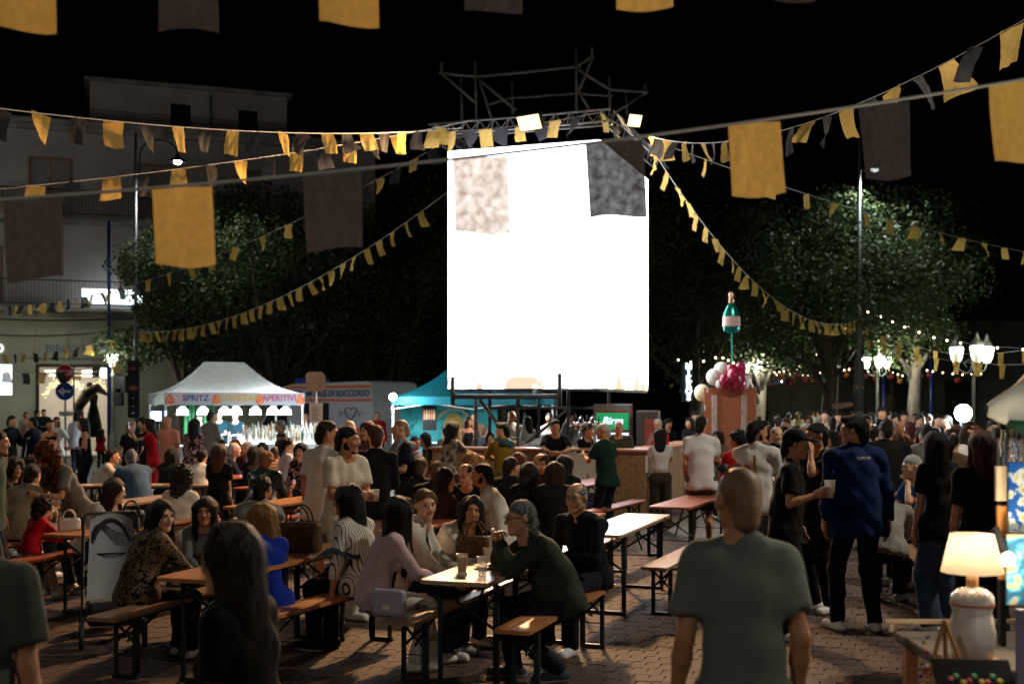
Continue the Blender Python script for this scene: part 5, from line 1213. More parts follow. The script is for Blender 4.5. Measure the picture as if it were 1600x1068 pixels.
# --- right-hand crowd
PP(1154, 14.2, -160, 'boy with thick curly black hair and a red hoodie by the red table', h=1.62, top=('hoodie','#a0141e'), bot=('trousers',BLK), hair=('curly',K), skin=1, head=(30,6), arms=('cuplow','cuplow'))
P_wp = PP(1186, 12.2, 148, 'bearded man in a white T-shirt with a picture printed on its back', beard=1, h=1.78, top=('tee','#cfcdc8'), bot=('shorts','#5a5f66'), hair=('quiff',K), skin=1, head=(-40,4), wide=1.12, arms=('face','cuplow'))
PP(1212, 15.6, 8, 'balding man in a dark jacket facing the camera from the right crowd', h=1.66, top=('jacket','#14181e'), hair=('balding',BR), skin=2)
PP(1224, 17.2, -150, 'dark-haired girl behind the balding man', sex='f', h=1.62, top=('tee',BLK), hair=('mid',K), skin=1)
P_cap = PP(1243, 9.9, 72, 'man in a black cap and black T-shirt holding a plastic cup of beer', h=1.73, top=('tee',BLK), bot=('trousers',BLK), hair=('cap',K,'#0c0c0e'), skin=1, arms=('down',((.0,.23,-.19),(.5,-.6,-1),'grip')), head=(6,8), wide=1.06)
PP(1272, 11.2, -62, 'man in black T-shirt raising a hand to his mouth behind the cap', h=1.77, top=('tee','#0c0c0e'), bot=('trousers',BLK), hair=('short',K), skin=1, arms=('face','down'), head=(-10,4), wide=1.05)
P_bj = PP(1338, 10.25, 186, 'tall man in a blue track jacket, black trousers and white sneakers, back turned', h=1.84, top=('jacket','#081f4c'), bot=('trousers',BLK), hair=('quiff','#120d0a'), skin=1, head=(58,4), glasses=1, shoes='#e8e6e0', wide=1.16, arms=('down','back'), legs=((.15,.05,0),(.14,-.02,0)))
PP(1408, 11.5, 158, 'person in a rumpled pale grey shirt bent forward on the right bench', h=1.78, sit=1, lean=26, slouch=22, top=('shirt','#8d8a82'), bot=('trousers',NAVY), hair=('short',K), skin=1, arms=('table','table'), head=(0,20), wide=1.12)
PP(1420, 12.9, -72, 'white-haired man in a blue polo in profile in the right crowd', h=1.82, sit=1, seat=.56, top=('tee','#1a5590'), bot=('trousers',NAVY), hair=('short','#b4b2b0'), skin=2, arms=('face','table'), head=(-4,8))
PP(1388, 14.6, 176, 'broad man in a black T-shirt in the right crowd, back turned', h=1.76, top=('tee','#121214'), bot=('trousers',BLK), hair=('short',DB), skin=1, wide=1.3)
PP(1468, 10.2, -168, 'woman with long black hair, black T-shirt and blue jeans at the right', sex='f', h=1.70, top=('tee',BLK), bot=('wide',JEAN), hair=('long',K), skin=1, arms=('down','down'), head=(-30,4))
PP(1541, 8.7, 176, 'woman with shoulder-length auburn hair in black beside the craft stall', sex='f', h=1.74, top=('tee',BLK), bot=('wide','#0d0d10'), hair=('mid','#4a2018'), skin=1, arms=('down','hip'), head=(20,4), wide=1.12)
PP(1527, 15.6, 150, 'person in a white T-shirt bending over in the right crowd', h=1.8, lean=30, slouch=20, top=('tee','#d3cfc6'), hair=('short',BR), skin=1, arms=('cup','cup'))
FAR = [(1287,26,-10,'young man in a cream polo in the right background','m','#c9c2b4','short',K,1.82),
 (1306,25,10,'young man in black T-shirt beside the cream polo','m',BLK,'short',K,1.78),
 (1262,21,150,'woman with grey hair in the right crowd','f','#6a7a88','bob','#9a989a',1.6),
 (1277,20,170,'woman with light brown curls and a white top in the right crowd','f','#cdbdb8','mid','#5a3a28',1.56),
 (1345,24,170,'young man with curly hair in a white shirt, right background','m','#c9c6c2','curly',K,1.8),
 (1364,23,-160,'young man in black turning away, right background','m',BLK,'short',K,1.8),
 (1376,25,20,'tall man in a dark cap among the right background group','m',BLK,'cap',K,1.9),
 (1398,27,0,'youth in pale green T-shirt in the right background','m','#a8b098','curly',K,1.74),
 (1411,26,10,'youth in a white T-shirt and dark cap in the right background','m','#c9c9c2','cap',K,1.8),
 (1424,20,150,'woman in a pink top with reddish hair in the right crowd','f','#c08074','bob','#5a2418',1.64),
 (1436,22,20,'youth in black jacket near the white floodlight','m',BLK,'short',K,1.76),
 (1447,22.4,-40,'second youth in black jacket near the white floodlight','m',BLK,'quiff',K,1.78),
 (1486,17,-20,'brown-haired woman in a tan blouse under the white floodlight','f','#8a7468','mid',BR,1.6),
 (1497,18.5,160,'woman in a light top below the white floodlight','f','#c9a898','mid','#6a3c28',1.62),
 (1512,21,10,'person in pale blue in the right crowd','f','#9ab0c0','bob',BR,1.64),
 (1478,23,-100,'dark-haired man at the edge of the floodlight glare','m','#1a1a1c','short',K,1.74),
 (1333,18,-20,'dark-haired woman hidden behind the blue jacket','f','#201a1a','long',K,1.66),
 (1238,23,20,'small child in red in the right background','f','#a01c28','mid',BR,1.2),
 (1246,19,170,'young woman with dark hair behind the black cap','f','#1a1416','long',K,1.6),
 (1330,34,20,'man in a blue shirt by the dark tree trunk','m','#5a7284','short',BR,1.76),
 (1233,43,10,'woman in a white blouse on the lit terrace','f','#d8d4c8','long',BR,1.66),
 (1247,43.5,-10,'woman in cream top and pale green trousers on the terrace','f','#c9b890','long',BR,1.68),
 (1270,47,150,'man in grey shirt far back by the pale arch','m','#8a8a80','short',K,1.74),
 (1280,47.5,-150,'man in white shirt far back by the pale arch','m','#b0b0a8','short',K,1.74),
 (1213,30,0,'dark-dressed man behind the red board','m','#101216','short',K,1.72),
 (1262,30,-20,'woman with red hair in dark clothes in the right background','f','#161014','mid','#6a3020',1.66),
 (1318,28,0,'young man in dark sweater in the right background','m','#14141a','short',K,1.74),
 (1463,26,30,'youth in dark T-shirt by the floodlight stand','m','#131416','short',K,1.72),
 (1442,38,0,'person in light blue further back by the car','m','#7a9ab0','short',BR,1.7),
 (1560,20,160,'person in dark jacket behind the auburn woman','m','#141418','short',K,1.72)]
FAR += [
 (1203,18.5,160,'woman with auburn ponytail hair behind the white printed T-shirt','f','#8a6a58','ponytail','#4a2414',1.62),
 (1226,20,-30,'young man in a grey hoodie right of the red board','m','#5a5a5e','short',BR,1.72),
 (1252,17,20,'fair-haired woman in a pink blouse behind the black cap','f','#b08088','mid','#8a6a40',1.6),
 (1296,16.5,-60,'woman with a black bob and pale top left of the blue track jacket','f','#c9c4bc','bob',K,1.58),
 (1303,19.5,170,'short-haired man in a burgundy top in the right crowd','m','#4a1a20','short','#241812',1.74),
 (1322,21.5,20,'girl with long fair hair in the right crowd','f','#9a9088','long','#7a5a38',1.62),
 (1352,19.5,-20,'man in a light blue shirt behind the track jacket','m','#8aa0b4','quiff',BR,1.78),
 (1368,17.5,150,'woman with a brown bun and beige top in the right crowd','f','#a08a70','bun',BR,1.6),
 (1402,18.5,30,'balding man in a brown jacket in the right crowd','m','#4a3626','balding',GR,1.7),
 (1440,17.8,-30,'woman in a white blouse left of the long black hair','f','#d0ccc4','mid',DB,1.6),
 (1452,15.2,160,'man in a grey shirt beside the white-haired man','m','#6a6a66','short',K,1.68),
 (1460,19.6,0,'boy in a yellow T-shirt in the right crowd','m','#a08a28','short',BR,1.5),
 (1492,14.2,150,'woman with dark ponytail between the two women in black','f','#5a4438','ponytail',K,1.58),
 (1508,16.4,20,'man in a grey polo beneath the white floodlight','m','#8a8a94','short',DB,1.66),
 (1522,18.8,-40,'woman with copper hair under the floodlight','f','#3a2a2a','mid','#7a3a1c',1.6),
 (1548,17.2,0,'young man in a white tee at the far right of the crowd','m','#cfcac4','short',K,1.72),
 (1567,14.5,170,'dark-haired woman in grey behind the auburn woman','f','#4e4e52','long',K,1.66),
 (1218,26,160,'curly-haired boy in dark clothes beyond the red board','m','#14161e','curly',K,1.66),
 (1352,30,-10,'woman in a red top near the dark banner pole','f','#8a2024','mid',K,1.64),
 (1390,31,20,'man in a white shirt near the parked car','m','#b8b4ac','short',K,1.76),
 (1428,30,-30,'man in an olive jacket near the parked car','m','#4a4a34','short',BR,1.74),
 (1478,30,10,'woman in cream by the floodlight stand','f','#b8a890','mid',BR,1.62),
 (1120,20.2,-40,'girl with brown hair leaning at the far bar corner','f','#6a5a50','mid',BR,1.5),
 (1108,27.5,20,'young man in a green T-shirt beyond the bar','m','#3a5a40','short',K,1.74)]
for i, (px, d, yw, lb, sx, tc_, hk, hc_, h_) in enumerate(FAR):
    PP(px, d, yw, lb, sex=sx, h=h_, top=(('tee','shirt','jacket','tee')[i % 4], tc_), bot=('trousers', ('#16181f','#2a2d36','#4a4238','#121214')[i % 4]), hair=(hk, hc_), skin=i % 5 if i % 5 != 3 else 1, arms=(('down','cuplow','cross','face','hip')[i % 5], ('down','cuplow','cross','down','down')[i % 5]))
PP(1186, 42, 50, 'seated person in pale green jeans at the left of the terrace', h=1.74, sit=1, seat=.75, top=('tee','#8a8a80'), bot=('trousers','#a8c0b0'), hair=('short',K), skin=1, shoes='#e0e0d8', legs=((.1,.4,.2),(.1,.42,.25)), arms=('lap','lap'))
PP(1196, 42.3, -20, 'seated woman in yellow trousers on the terrace', sex='f', h=1.6, sit=1, seat=.6, top=('jacket','#120f12'), bot=('trousers','#b08a10'), hair=('long',K), skin=1, arms=('lap','lap'))
# ------------------------------------------------------------------ the bar island round the screen
def osb_mat(name, c1, c2):
    m = mat(name, c1, rough=.7, noise=.1); nt = m.node_tree; b = _bsdf(m)
    tc = nt.nodes.new('ShaderNodeTexCoord'); mp = nt.nodes.new('ShaderNodeMapping'); mp.inputs['Scale'].default_value = (1,1,.6)
    v = nt.nodes.new('ShaderNodeTexVoronoi'); v.inputs['Scale'].default_value = 28; nt.links.new(tc.outputs['Object'], mp.inputs[0]); nt.links.new(mp.outputs[0], v.inputs['Vector'])
    r = nt.nodes.new('ShaderNodeValToRGB'); r.color_ramp.elements[0].color = (*srgb(c1),1); r.color_ramp.elements[1].color = (*srgb(c2),1)
    nt.links.new(v.outputs['Color'], r.inputs['Fac']); nt.links.new(r.outputs['Color'], b.inputs['Base Color']); return m
m_osb = osb_mat('osb_board', (.20,.10,.045), (.36,.20,.09)); m_osb_y = osb_mat('osb_gold', (.45,.26,.03), (.65,.40,.06))
m_ply = wood('plywood_red', (.34,.095,.04), (.44,.145,.065), .6, 2)
m_counter = wood('counter_wood', (.42,.17,.09), (.55,.26,.15), .4, 0)
BAR = thing('bar_counter', 'long chipboard bar counter standing in front of the screen tower', 'bar', (2.3, 20.0, 0), -GA)
for (a, c) in ((-3.95,-2.76),(-2.74,-1.95),(-.62,-.02)):
    b = MB(); b.bevbox((a,0,.02),(c,.03,1.16),.006); b.build('panel', m_osb, BAR)
for i in range(4):
    b = MB(); b.bevbox((-.012,.04+i*1.25,.02),(.018,.04+i*1.25+1.235,1.16),.006); b.build('panel', m_osb, BAR)
b = MB(); b.bevbox((-4.0,-.06,1.162),(.06,.5,1.205),.008); b.build('countertop', m_counter, BAR)
b = MB(); b.bevbox((-.5,.502,1.162),(.062,5.1,1.205),.008); b.build('countertop', m_counter, BAR)
b = MB(); b.bevbox((-1.9,-.05,.02),(-.8,.0,1.13),.008); pst = b.build('poster_board', mat('poster_cream', (.55,.50,.44), rough=.6, noise=.08), BAR)
b = MB(); b.box((-1.88,-.056,.03),(-.82,-.051,.46)); b.build('poster_print', mat('poster_navy', (.015,.03,.09), rough=.5), pst)
for (x, c_, hh_) in ((-1.35,(.35,.08,.05),.2),(-1.28,(.05,.12,.10),.2),(-1.2,(.5,.3,.1),.16),(-1.12,(.5,.32,.12),.18),(-1.04,(.25,.03,.03),.27),(-1.5,(.2,.1,.05),.22)):
    b = MB(); b.prism([(x-.03,.52),(x+.03,.52),(x+.03,.52+hh_*.6),(x+.012,.52+hh_*.75),(x+.012,.52+hh_),(x-.012,.52+hh_),(x-.012,.52+hh_*.75),(x-.03,.52+hh_*.6)], -.054, -.051); b.build('poster_bottle', mat('poster_c%d' % int(x*-100), c_), pst)
textmesh('poster_script', 'Ale', .2, mat('poster_script', (.3,.5,.6)), pst, Matrix.Translation((-1.15,-.058,.3)), .001, shear=.3)
b = MB(); b.box((-2.6,-.006,.86),(-2.0,-.001,1.08)); b.build('bar_sign', mat('sign_brown', (.22,.12,.08)), BAR); textmesh('bar_sign_text', 'NEI', .18, mat('sign_red', (.45,.05,.04)), BAR, Matrix.Translation((-2.3,-.011,.97)), .002, .004)
b = MB(); b.box((-.05,-.006,.82),(-.0,-.001,1.1)); b.build('price_sheet', mat('paper', (.7,.68,.62)), BAR)
# gold-lit counter at the left end
GC = thing('gold_counter', 'counter with glowing golden front left of the bar', 'counter', (-2.25, 22.4, 0), R(-4))
for i in range(3):
    b = MB(); b.bevbox((i*.62+.02,0,.03),(i*.62+.6,.03,.93),.005); b.build('panel', m_osb_y, GC)
    b = MB(); b.box((i*.62+.6,-.02,.02),(i*.62+.64,.04,.95)); b.build('upright', m_dark, GC)
b = MB(); b.bevbox((-.05,-.1,.95),(2.6,2.6,1.0),.008); b.build('countertop', m_counter, GC)
b = MB(); b.box((.05,-.075,.925),(1.85,-.06,.94)); b.build('led_strip', emit('amber_strip', (1,.6,.12), 60), GC)
# chrome beer taps
for i, px in enumerate((908, 926)):
    T = thing('beer_tap', ('left','right')[i]+' chrome beer tap column standing on the bar', 'beer tap', (X(px,20.75), 20.75, 1.207))
    m_chrome = mat('chrome', (.8,.8,.82), rough=.12, metal=1., noise=0)
    b = MB(); b.lathe([(.07,0),(.07,.02),(.035,.04),(.032,.40),(.045,.44),(.05,.5),(.02,.54)], 12); b.tube([(-.14,0,.42),(.14,0,.42)], .03, 8); b.build('column', m_chrome, T, True)
    for x in (-.1,0,.1):
        b = MB(); b.tube([(x,-.02,.42),(x,-.1,.40),(x,-.1,.33)], .012, 6); b.build('spout', m_chrome, T, True); b = MB(); b.tube([(x,-.04,.44),(x,-.07,.56)], .014, 6); b.build('handle', m_black, T, True)
# fridges
FR = thing('drinks_fridge', 'lit drinks fridge with a green header behind the taps', 'fridge', (X(927,22.9), 22.9, 0), R(-6))
b = MB(); b.bevbox((0,0,0),(.74,.7,1.98),.02); b.build('cabinet', mat('fridge_grey', (.22,.20,.19), rough=.45), FR)
b = MB(); b.box((.06,-.012,.15),(.68,-.002,1.42)); g_ = b.build('glass_door', emit('fridge_light', (.75,.88,1.), 1.5), FR)
for i in range(4): b = MB(); b.box((.07,-.018,.35+i*.28),(.67,-.013,.37+i*.28)); b.build('shelf', mat('fridge_shelf', (.35,.4,.42)), g_)
b = MB(); b.box((.06,-.015,1.45),(.68,-.003,1.85)); hd = b.build('header', emit('fridge_green', (.01,.28,.10), .9), FR)
b = MB(); b.box((.06,-.02,1.81),(.68,-.016,1.85)); b.box((.06,-.02,1.45),(.68,-.016,1.48)); b.build('header_stripe', mat('fridge_red', (.4,.03,.05)), hd)
textmesh('header_text', 'Birra', .2, emit('fridge_text', (.7,.85,1.), 1.2), hd, Matrix.Translation((.37,-.02,1.65)), .002, .006, shear=.25)
b = MB(); b.box((.741,0,.05),(.75,.7,1.98)); b.build('side_wrap', mat('fridge_side', (.40,.10,.08), rough=.4), FR)
F2 = thing('vending_cabinet', 'narrow cabinet with a red pointed pattern right of the fridge', 'cabinet', (X(994,22.2), 22.2, 0), R(-10))
b = MB(); b.bevbox((0,0,0),(.42,.6,1.85),.02); b.build('cabinet', mat('cab_dark', (.10,.09,.09), rough=.5), F2)
b = MB(); b.box((.16,-.008,.9),(.4,-.001,1.7)); b.build('panel', mat('cab_red', (.40,.09,.06)), F2); b = MB(); b.prism([(.16,.9),(.4,.9),(.4,1.15),(.28,1.45),(.16,1.15)], -.014, -.009); b.build('pattern', mat('cab_tan', (.42,.30,.24)), F2)
# crumpled tarpaulin at the tower's foot
b = MB(); g = random.Random(3); n = 18; vs = []; fs = []
for i in range(n):
    for j in range(8):
        u, v = i/(n-1), j/7; vs.append((-1.6+3.3*u, .9*v-.3+g.gauss(0,.04), .35+1.0*math.sin(math.pi*min(1,v*1.1))*(.45+.55*math.sin(u*3.1)**2)+g.gauss(0,.06)))
for i in range(n-1):
    for j in range(7): fs.append((i*8+j, (i+1)*8+j, (i+1)*8+j+1, i*8+j+1))
b.add(vs, fs); tag(b.build('tarpaulin', mat('tarp_olive', (.12,.11,.085), rough=.6, noise=.3, bump=.4, bscale=6), None, True, (.55,21.6,0), (0,0,-GA)), 'crumpled olive tarpaulin heaped under the screen', 'tarpaulin')
# red board with battens and balloons
RB = thing('red_board', 'tall red plywood board with two pale battens right of the bar', 'board', (X(1100,23.2), 23.2, 0), R(-3))
b = MB(); b.bevbox((0,0,.3),(1.02,.03,2.30),.006); b.build('panel', m_ply, RB)
for x in (.15,.72): b = MB(); b.bevbox((x,-.04,.3),(x+.1,-.001,2.15),.006); b.build('batten', mat('batten_pale', (.48,.36,.31), rough=.8, noise=.2, scale=12), RB)
for x in (.05,.93): b = MB(); b.box((x,.031,0),(x+.06,.09,2.2)); b.build('post', m_counter, RB)
for (x, z) in ((.05,2.2),(.0,1.85),(.04,1.6)): b = MB(); b.box((x,-.004,z),(x+.03,-.001,z+.1)); b.build('tape', m_white, RB)
bt = Vector((X(1141,23.2), 23.1, 2.45)); BC = thing('balloon_cluster', 'cluster of crimson, white and pink balloons on top of the red board', 'balloons', bt)
m_crim = mat('balloon_crimson', (.30,.01,.045), rough=.18, noise=0, coat=.4); m_bw = mat('balloon_white', (.75,.70,.68), rough=.22, noise=0, coat=.3); m_pk = mat('balloon_pink', (.72,.42,.42), rough=.22, noise=0)
for (x, z, y, r, m_) in ((-.34,.05,0,.15,m_bw),(-.18,.18,.05,.155,m_bw),(-.14,-.03,-.12,.145,m_crim),(.0,.17,-.05,.13,m_crim),(.02,.06,-.18,.15,m_crim),(.14,.1,-.05,.145,m_crim),(.12,-.05,-.16,.15,m_crim),(.0,-.1,-.08,.13,m_crim),(.28,.02,-.05,.11,m_pk),(.26,-.02,-.16,.085,m_bw),(.24,-.10,-.16,.08,m_pk),(-.24,-.08,-.1,.09,m_bw),(.2,.22,.1,.12,m_crim)):
    b = MB(); b.ball((x,y,z), r, 14, 10, (1,1,1.12)); b.lathe([(.006,-r*1.16),(.016,-r*1.2)], 6, Matrix.Translation((x,y,z))); b.build('balloon', m_, BC, True)
b = MB(); b.ball((0,0,0), .16, 14, 10, (1,1,1.1)); tag(b.build('balloon', mat('balloon_cream', (.72,.66,.42), rough=.25, noise=0), None, True, (X(1097,23.6),23.6,2.2)), 'single pale yellow balloon behind the red board edge', 'balloon')
BB = thing('bottle_balloon', 'champagne bottle shaped foil balloon floating above the red board', 'balloon', at(1143,520,23))
b = MB(); b.lathe([(.05,0),(.15,.03),(.17,.15),(.16,.36),(.10,.50),(.055,.58)], 14, Matrix.Diagonal((1,.45,1,1))); b.build('bottle_body', mat('foil_green', (.01,.22,.17), rough=.2, metal=.6, noise=.1), BB, True)
b = MB(); b.lathe([(.055,.57),(.045,.68),(.055,.76),(.03,.80)], 12, Matrix.Diagonal((1,.5,1,1))); b.build('neck_foil', mat('foil_copper', (.60,.34,.22), rough=.25, metal=.5), BB, True)
b = MB(); b.lathe([(.173,.13),(.167,.32)], 14, Matrix.Diagonal((1.01,.46,1,1)), False); b.build('label_print', mat('foil_pink', (.65,.45,.42), rough=.4), BB, True)
b = MB(); b.tube([(0,0,0),(.01,0,-.4),(0,0,-.82)], .012, 5); b.build('ribbon', mat('ribbon_green', (.01,.35,.25), rough=.3), BB)

# ------------------------------------------------------------------ white cocktail gazebo
def gazebo(name, label, cx, cy_, rz, w_, dp, ze, zp, ridge, m_can, val=.26, group=None):
    G = thing(name, label, 'gazebo', (cx, cy_, 0), rz)
    n = 8; b = MB()
    def sag(a, c, t, s_): p = a.lerp(c, t); p.z -= s_*math.sin(math.pi*t); return p
    c = [Vector((0,0,ze)), Vector((w_,0,ze)), Vector((w_,dp,ze)), Vector((0,dp,ze))]
    r0, r1 = Vector(((w_-ridge)/2,dp/2,zp)), Vector(((w_+ridge)/2,dp/2,zp))
    for (a, q, e, f) in ((c[0],c[1],r0,r1),(c[1],c[2],r1,r1),(c[2],c[3],r1,r0),(c[3],c[0],r0,r0)):
        vs = []; fs = []
        for i in range(n+1):
            t = i/n
            L_, R_ = sag(a, e, t, .16), sag(q, f, t, .16)
            for j in range(n+1): p = L_.lerp(R_, j/n); p.z -= .05*math.sin(math.pi*j/n)*math.sin(math.pi*t); vs.append(p)
        for i in range(n):
            for j in range(n): k_ = i*(n+1)+j; fs.append((k_,k_+1,k_+n+2,k_+n+1))
        b.add(vs, fs)
    b.build('canopy', m_can, G, True)
    for i in range(4):
        a, q = c[i], c[(i+1) % 4]; b = MB(); u = (q-a); nn = Vector((u.y,-u.x,0)).normalized()*.012
        vs = [a+nn, q+nn, q+nn-Vector((0,0,val)), a+nn-Vector((0,0,val)), a+nn*1.3, q+nn*1.3, q+nn*1.3-Vector((0,0,val)), a+nn*1.3-Vector((0,0,val))]
        b.add(vs, [(4,5,6,7),(3,2,1,0),(0,1,5,4),(2,3,7,6)]); b.build('valance', m_can, G)
    for p in c:
        b = MB(); x = min(max(p.x,.03),w_-.03); y = min(max(p.y,.03),dp-.03); b.box((x-.02,y-.02,0),(x+.02,y+.02,ze-.01)); b.build('leg', m_white, G)
    for (a, q) in ((c[0],c[1]),(c[1],c[2]),(c[2],c[3]),(c[3],c[0])):
        b = MB(); b.tube([a+Vector((0,0,-.03)), a.lerp(q,.5)+Vector((0,0,-.3))], .012, 4); b.tube([a+Vector((0,0,-.3)), a.lerp(q,.5)+Vector((0,0,-.03))], .012, 4); b.tube([q+Vector((0,0,-.03)), a.lerp(q,.5)+Vector((0,0,-.3))], .012, 4); b.tube([q+Vector((0,0,-.3)), a.lerp(q,.5)+Vector((0,0,-.03))], .012, 4); b.build('scissor_truss', m_white, G)
    return G
m_canvas = mat('white_canvas', (.76,.77,.74), rough=.8, noise=.06, bump=.2, bscale=8)
def _tl2(f):
    def g(nt, b):
        tr = nt.nodes.new('ShaderNodeBsdfTranslucent'); mx = nt.nodes.new('ShaderNodeMixShader'); mx.inputs['Fac'].default_value = f
        l = b.inputs['Base Color'].links
        if l: nt.links.new(l[0].from_socket, tr.inputs['Color'])
        else: tr.inputs['Color'].default_value = b.inputs['Base Color'].default_value
        nt.links.new(b.outputs['BSDF'], mx.inputs[1]); nt.links.new(tr.outputs['BSDF'], mx.inputs[2]); nt.links.new(mx.outputs['Shader'], nt.nodes['Material Output'].inputs['Surface'])
    return g
tune(m_canvas, _tl2(.4))
GX, GY = X(257,28), 28.0
G1 = gazebo('cocktail_gazebo', 'white pop-up gazebo with SPRITZ COCKTAIL APERITIVI banner', GX, GY, R(24), 3.35, 3.0, 2.24, 3.05, 1.0, m_canvas)
m_ban = mat('banner_print', (.62,.50,.55), rough=.6, noise=.1, scale=2, col2=(.45,.55,.68))
b = MB(); b.box((0,-.03,1.96),(3.35,-.022,2.26)); bn = b.build('banner', m_ban, G1)
for (x, s_, c_) in ((.72,'SPRITZ',(.05,.08,.22)),(1.75,'COCKTAIL',(.65,.45,.03)),(2.72,'APERITIVI',(.45,.08,.2))): textmesh('banner_text', s_, .2, mat('ban_'+s_, c_), bn, Matrix.Translation((x,-.034,2.12)), .002, .004)
for x in (.12,1.2,2.25,3.25):
    b = MB(); b.lathe([(.02,0),(.11,.05),(.09,.14),(.05,.22),(.01,.27)], 10, Matrix.Translation((x,-.035,1.97)) @ Matrix.Diagonal((1,.05,1,1))); b.build('banner_fruit', mat('ban_fruit', (.65,.06,.07), noise=.5, scale=20, col2=(.8,.35,.1)), bn)
G1M = Matrix.Translation((GX,GY,0)) @ Matrix.Rotation(R(24), 4, 'Z')
for i, x in enumerate((.45,.95,1.45,1.75,2.2,2.65,2.95)):
    p = G1M @ Vector((x,.25+.1*(i % 2),1.72)); L_ = thing('hanging_lamp', ('leftmost','second from left','third from left','middle','third from right','second from right','rightmost')[i]+' white lamp shade hanging under the cocktail banner', 'lamp', p, 0, 'lamp shades under the cocktail banner')
    b = MB(); b.lathe([(.15,0),(.13,.12),(.05,.2)], 12, cap=False); b.build('shade', emit('stall_shade', (.85,.95,1.), 6), L_, True); b = MB(); b.tube([(0,0,.2),(0,0,.5)], .006, 4); b.build('cord', m_black, L_)
gp = G1M @ Vector((1.7,1.3,2.1)); lamp('cocktail_stall_light', 'AREA', gp, 520, (.80,.92,1.), (gp.x, gp.y-.4, 0), .8)
gp = G1M @ Vector((2.7,.25,1.85)); lamp('cocktail_counter_light', 'POINT', gp, 150, (.80,.92,1.), None, .15)
CT = thing('cocktail_counter', 'white glowing counter of the cocktail gazebo', 'counter', (GX,GY,0), R(24))
b = MB(); b.bevbox((.3,-.35,.0),(3.3,.05,.95),.02); b.build('counter_body', mat('counter_white', (.6,.66,.7), rough=.4), CT); b = MB(); b.bevbox((.25,-.42,.951),(3.6,.1,1.0),.01); b.build('countertop', m_white, CT)
b = MB(); b.bevbox((1.65,-1.0,.0),(3.85,-.45,1.04),.02); b.build('side_counter', mat('counter_white', (.6,.66,.7)), CT)
for q in range(3): b = MB(); b.box((1.67,-.98+.17*q,1.041+.0*q),(3.83,-.98+.17*(q+1)-.004,1.055+.07*q)); b.build('light_strip', emit('counter_strip', (.95,.97,1.), 4), CT)
m_bot = [mat('bottle_clear', (.80,.82,.82), rough=.1, noise=0, spec=.8), mat('bottle_amber', (.55,.30,.10), rough=.1, noise=0, spec=.8), mat('bottle_green', (.10,.25,.12), rough=.1, noise=0, spec=.8), mat('bottle_red', (.5,.12,.08), rough=.1, noise=0), mat('bottle_milk', (.8,.76,.66), rough=.2, noise=0)]
profs = [[(.037,0),(.038,.17),(.034,.2),(.014,.25),(.014,.31)],[(.042,0),(.042,.14),(.03,.19),(.015,.22),(.015,.28)],[(.034,0),(.034,.2),(.012,.26),(.012,.33)]]
bmesh_ = {}
for k_, pr in enumerate(profs):
    for q_, m_ in enumerate(m_bot): b = MB(); b.lathe(pr, 8); bmesh_[(k_,q_)] = b.mesh('bottle', m_, True)
for i in range(84):
    row = i % 3; t = (i//3)/27
    p = G1M @ Vector((1.73+2.05*t+random.gauss(0,.015), -.90+.17*row+random.gauss(0,.012), 1.056+.07*row))
    k_ = (random.randrange(3), random.choice((0,0,0,0,4,4,4,0,1,0,4,2))); o = obj('bottle', bmesh_[k_], None, p); s_ = random.uniform(.85,1.2); o.scale = (s_,s_,s_)
    tag(o, ('front','middle','back')[row]+' row liquor bottle on the glowing counter beside the gazebo, '+('clear','amber','green','red','milky')[k_[1]], 'bottle', 'liquor bottles on the glowing counter')
for i in range(9):
    p = G1M @ Vector((.5+.2*i, -.2+random.gauss(0,.05), 1.001)); o = obj('bottle', bmesh_[(i % 3, 0)], None, p); tag(o, 'clear bottle on the bartenders\' counter under the banner', 'bottle', 'bottles on the bartenders counter')
BL_ = thing('spot_projector', 'blue-housed lit projector on a stand left of the cocktail gazebo', 'projector', at(247,650,27.0))
b = MB(); b.bevbox((-.17,-.1,-.14),(.17,.14,.16),.03); b.build('housing', mat('projector_blue', (.02,.12,.35), rough=.4), BL_); b = MB(); b.box((-.13,-.112,-.1),(.10,-.102,.11)); b.build('lens', emit('projector_lens', (.85,.95,1.), 5), BL_); b = MB(); b.tube([(0,0,-.14),(0,0,-1.7)], .03, 6); b.build('stand', m_black, BL_)
b = MB(); 
for k_ in range(8): b.tube([G1M @ Vector((.9+.1*k_,2.8,.3)), G1M @ Vector((.9+.1*k_,2.8,2.0))], .055, 6)
tag(b.build('stall_curtain', mat('curtain_green', (.02,.12,.04), rough=.8), None, True), 'green and beige curtain at the back of the cocktail gazebo', 'curtain')

# ------------------------------------------------------------------ ambulance
A_ = thing('ambulance', 'white and orange ambulance marked MOBILE DI SOCCORSO with a heart emblem', 'ambulance', (X(372,39.2), 39.2, 0), R(-38))
m_aw = mat('ambulance_white', (.55,.56,.60), rough=.3, noise=.04, coat=.3); m_ao = mat('ambulance_orange', (.75,.16,.03), rough=.35, noise=.05); m_txt = mat('ambulance_navy', (.03,.04,.10), rough=.5)
prof = [(0,.45),(-.02,.85),(.12,1.05),(1.05,1.25),(1.75,2.1),(2.1,2.5),(2.6,2.62),(6.0,2.68),(6.15,2.6),(6.3,1.5),(6.3,.45)]
b = MB(); b.prism(prof, 0, 2.0); b.build('body', m_aw, A_)
b = MB(); b.prism([(1.2,1.3),(1.85,2.05),(2.35,2.05),(2.45,1.3)], -.012, -.002); b.build('cab_window', m_glass_dark, A_)
b = MB(); b.prism([(3.2,1.45),(3.2,2.02),(4.35,2.02),(4.35,1.45)], -.012, -.002); b.build('side_window', m_glass_dark, A_)
b = MB(); b.prism([(1.07,1.28),(1.78,2.1),(1.72,2.12),(1.0,1.27)], .1, 1.9); b.build('windscreen', m_glass_dark, A_)
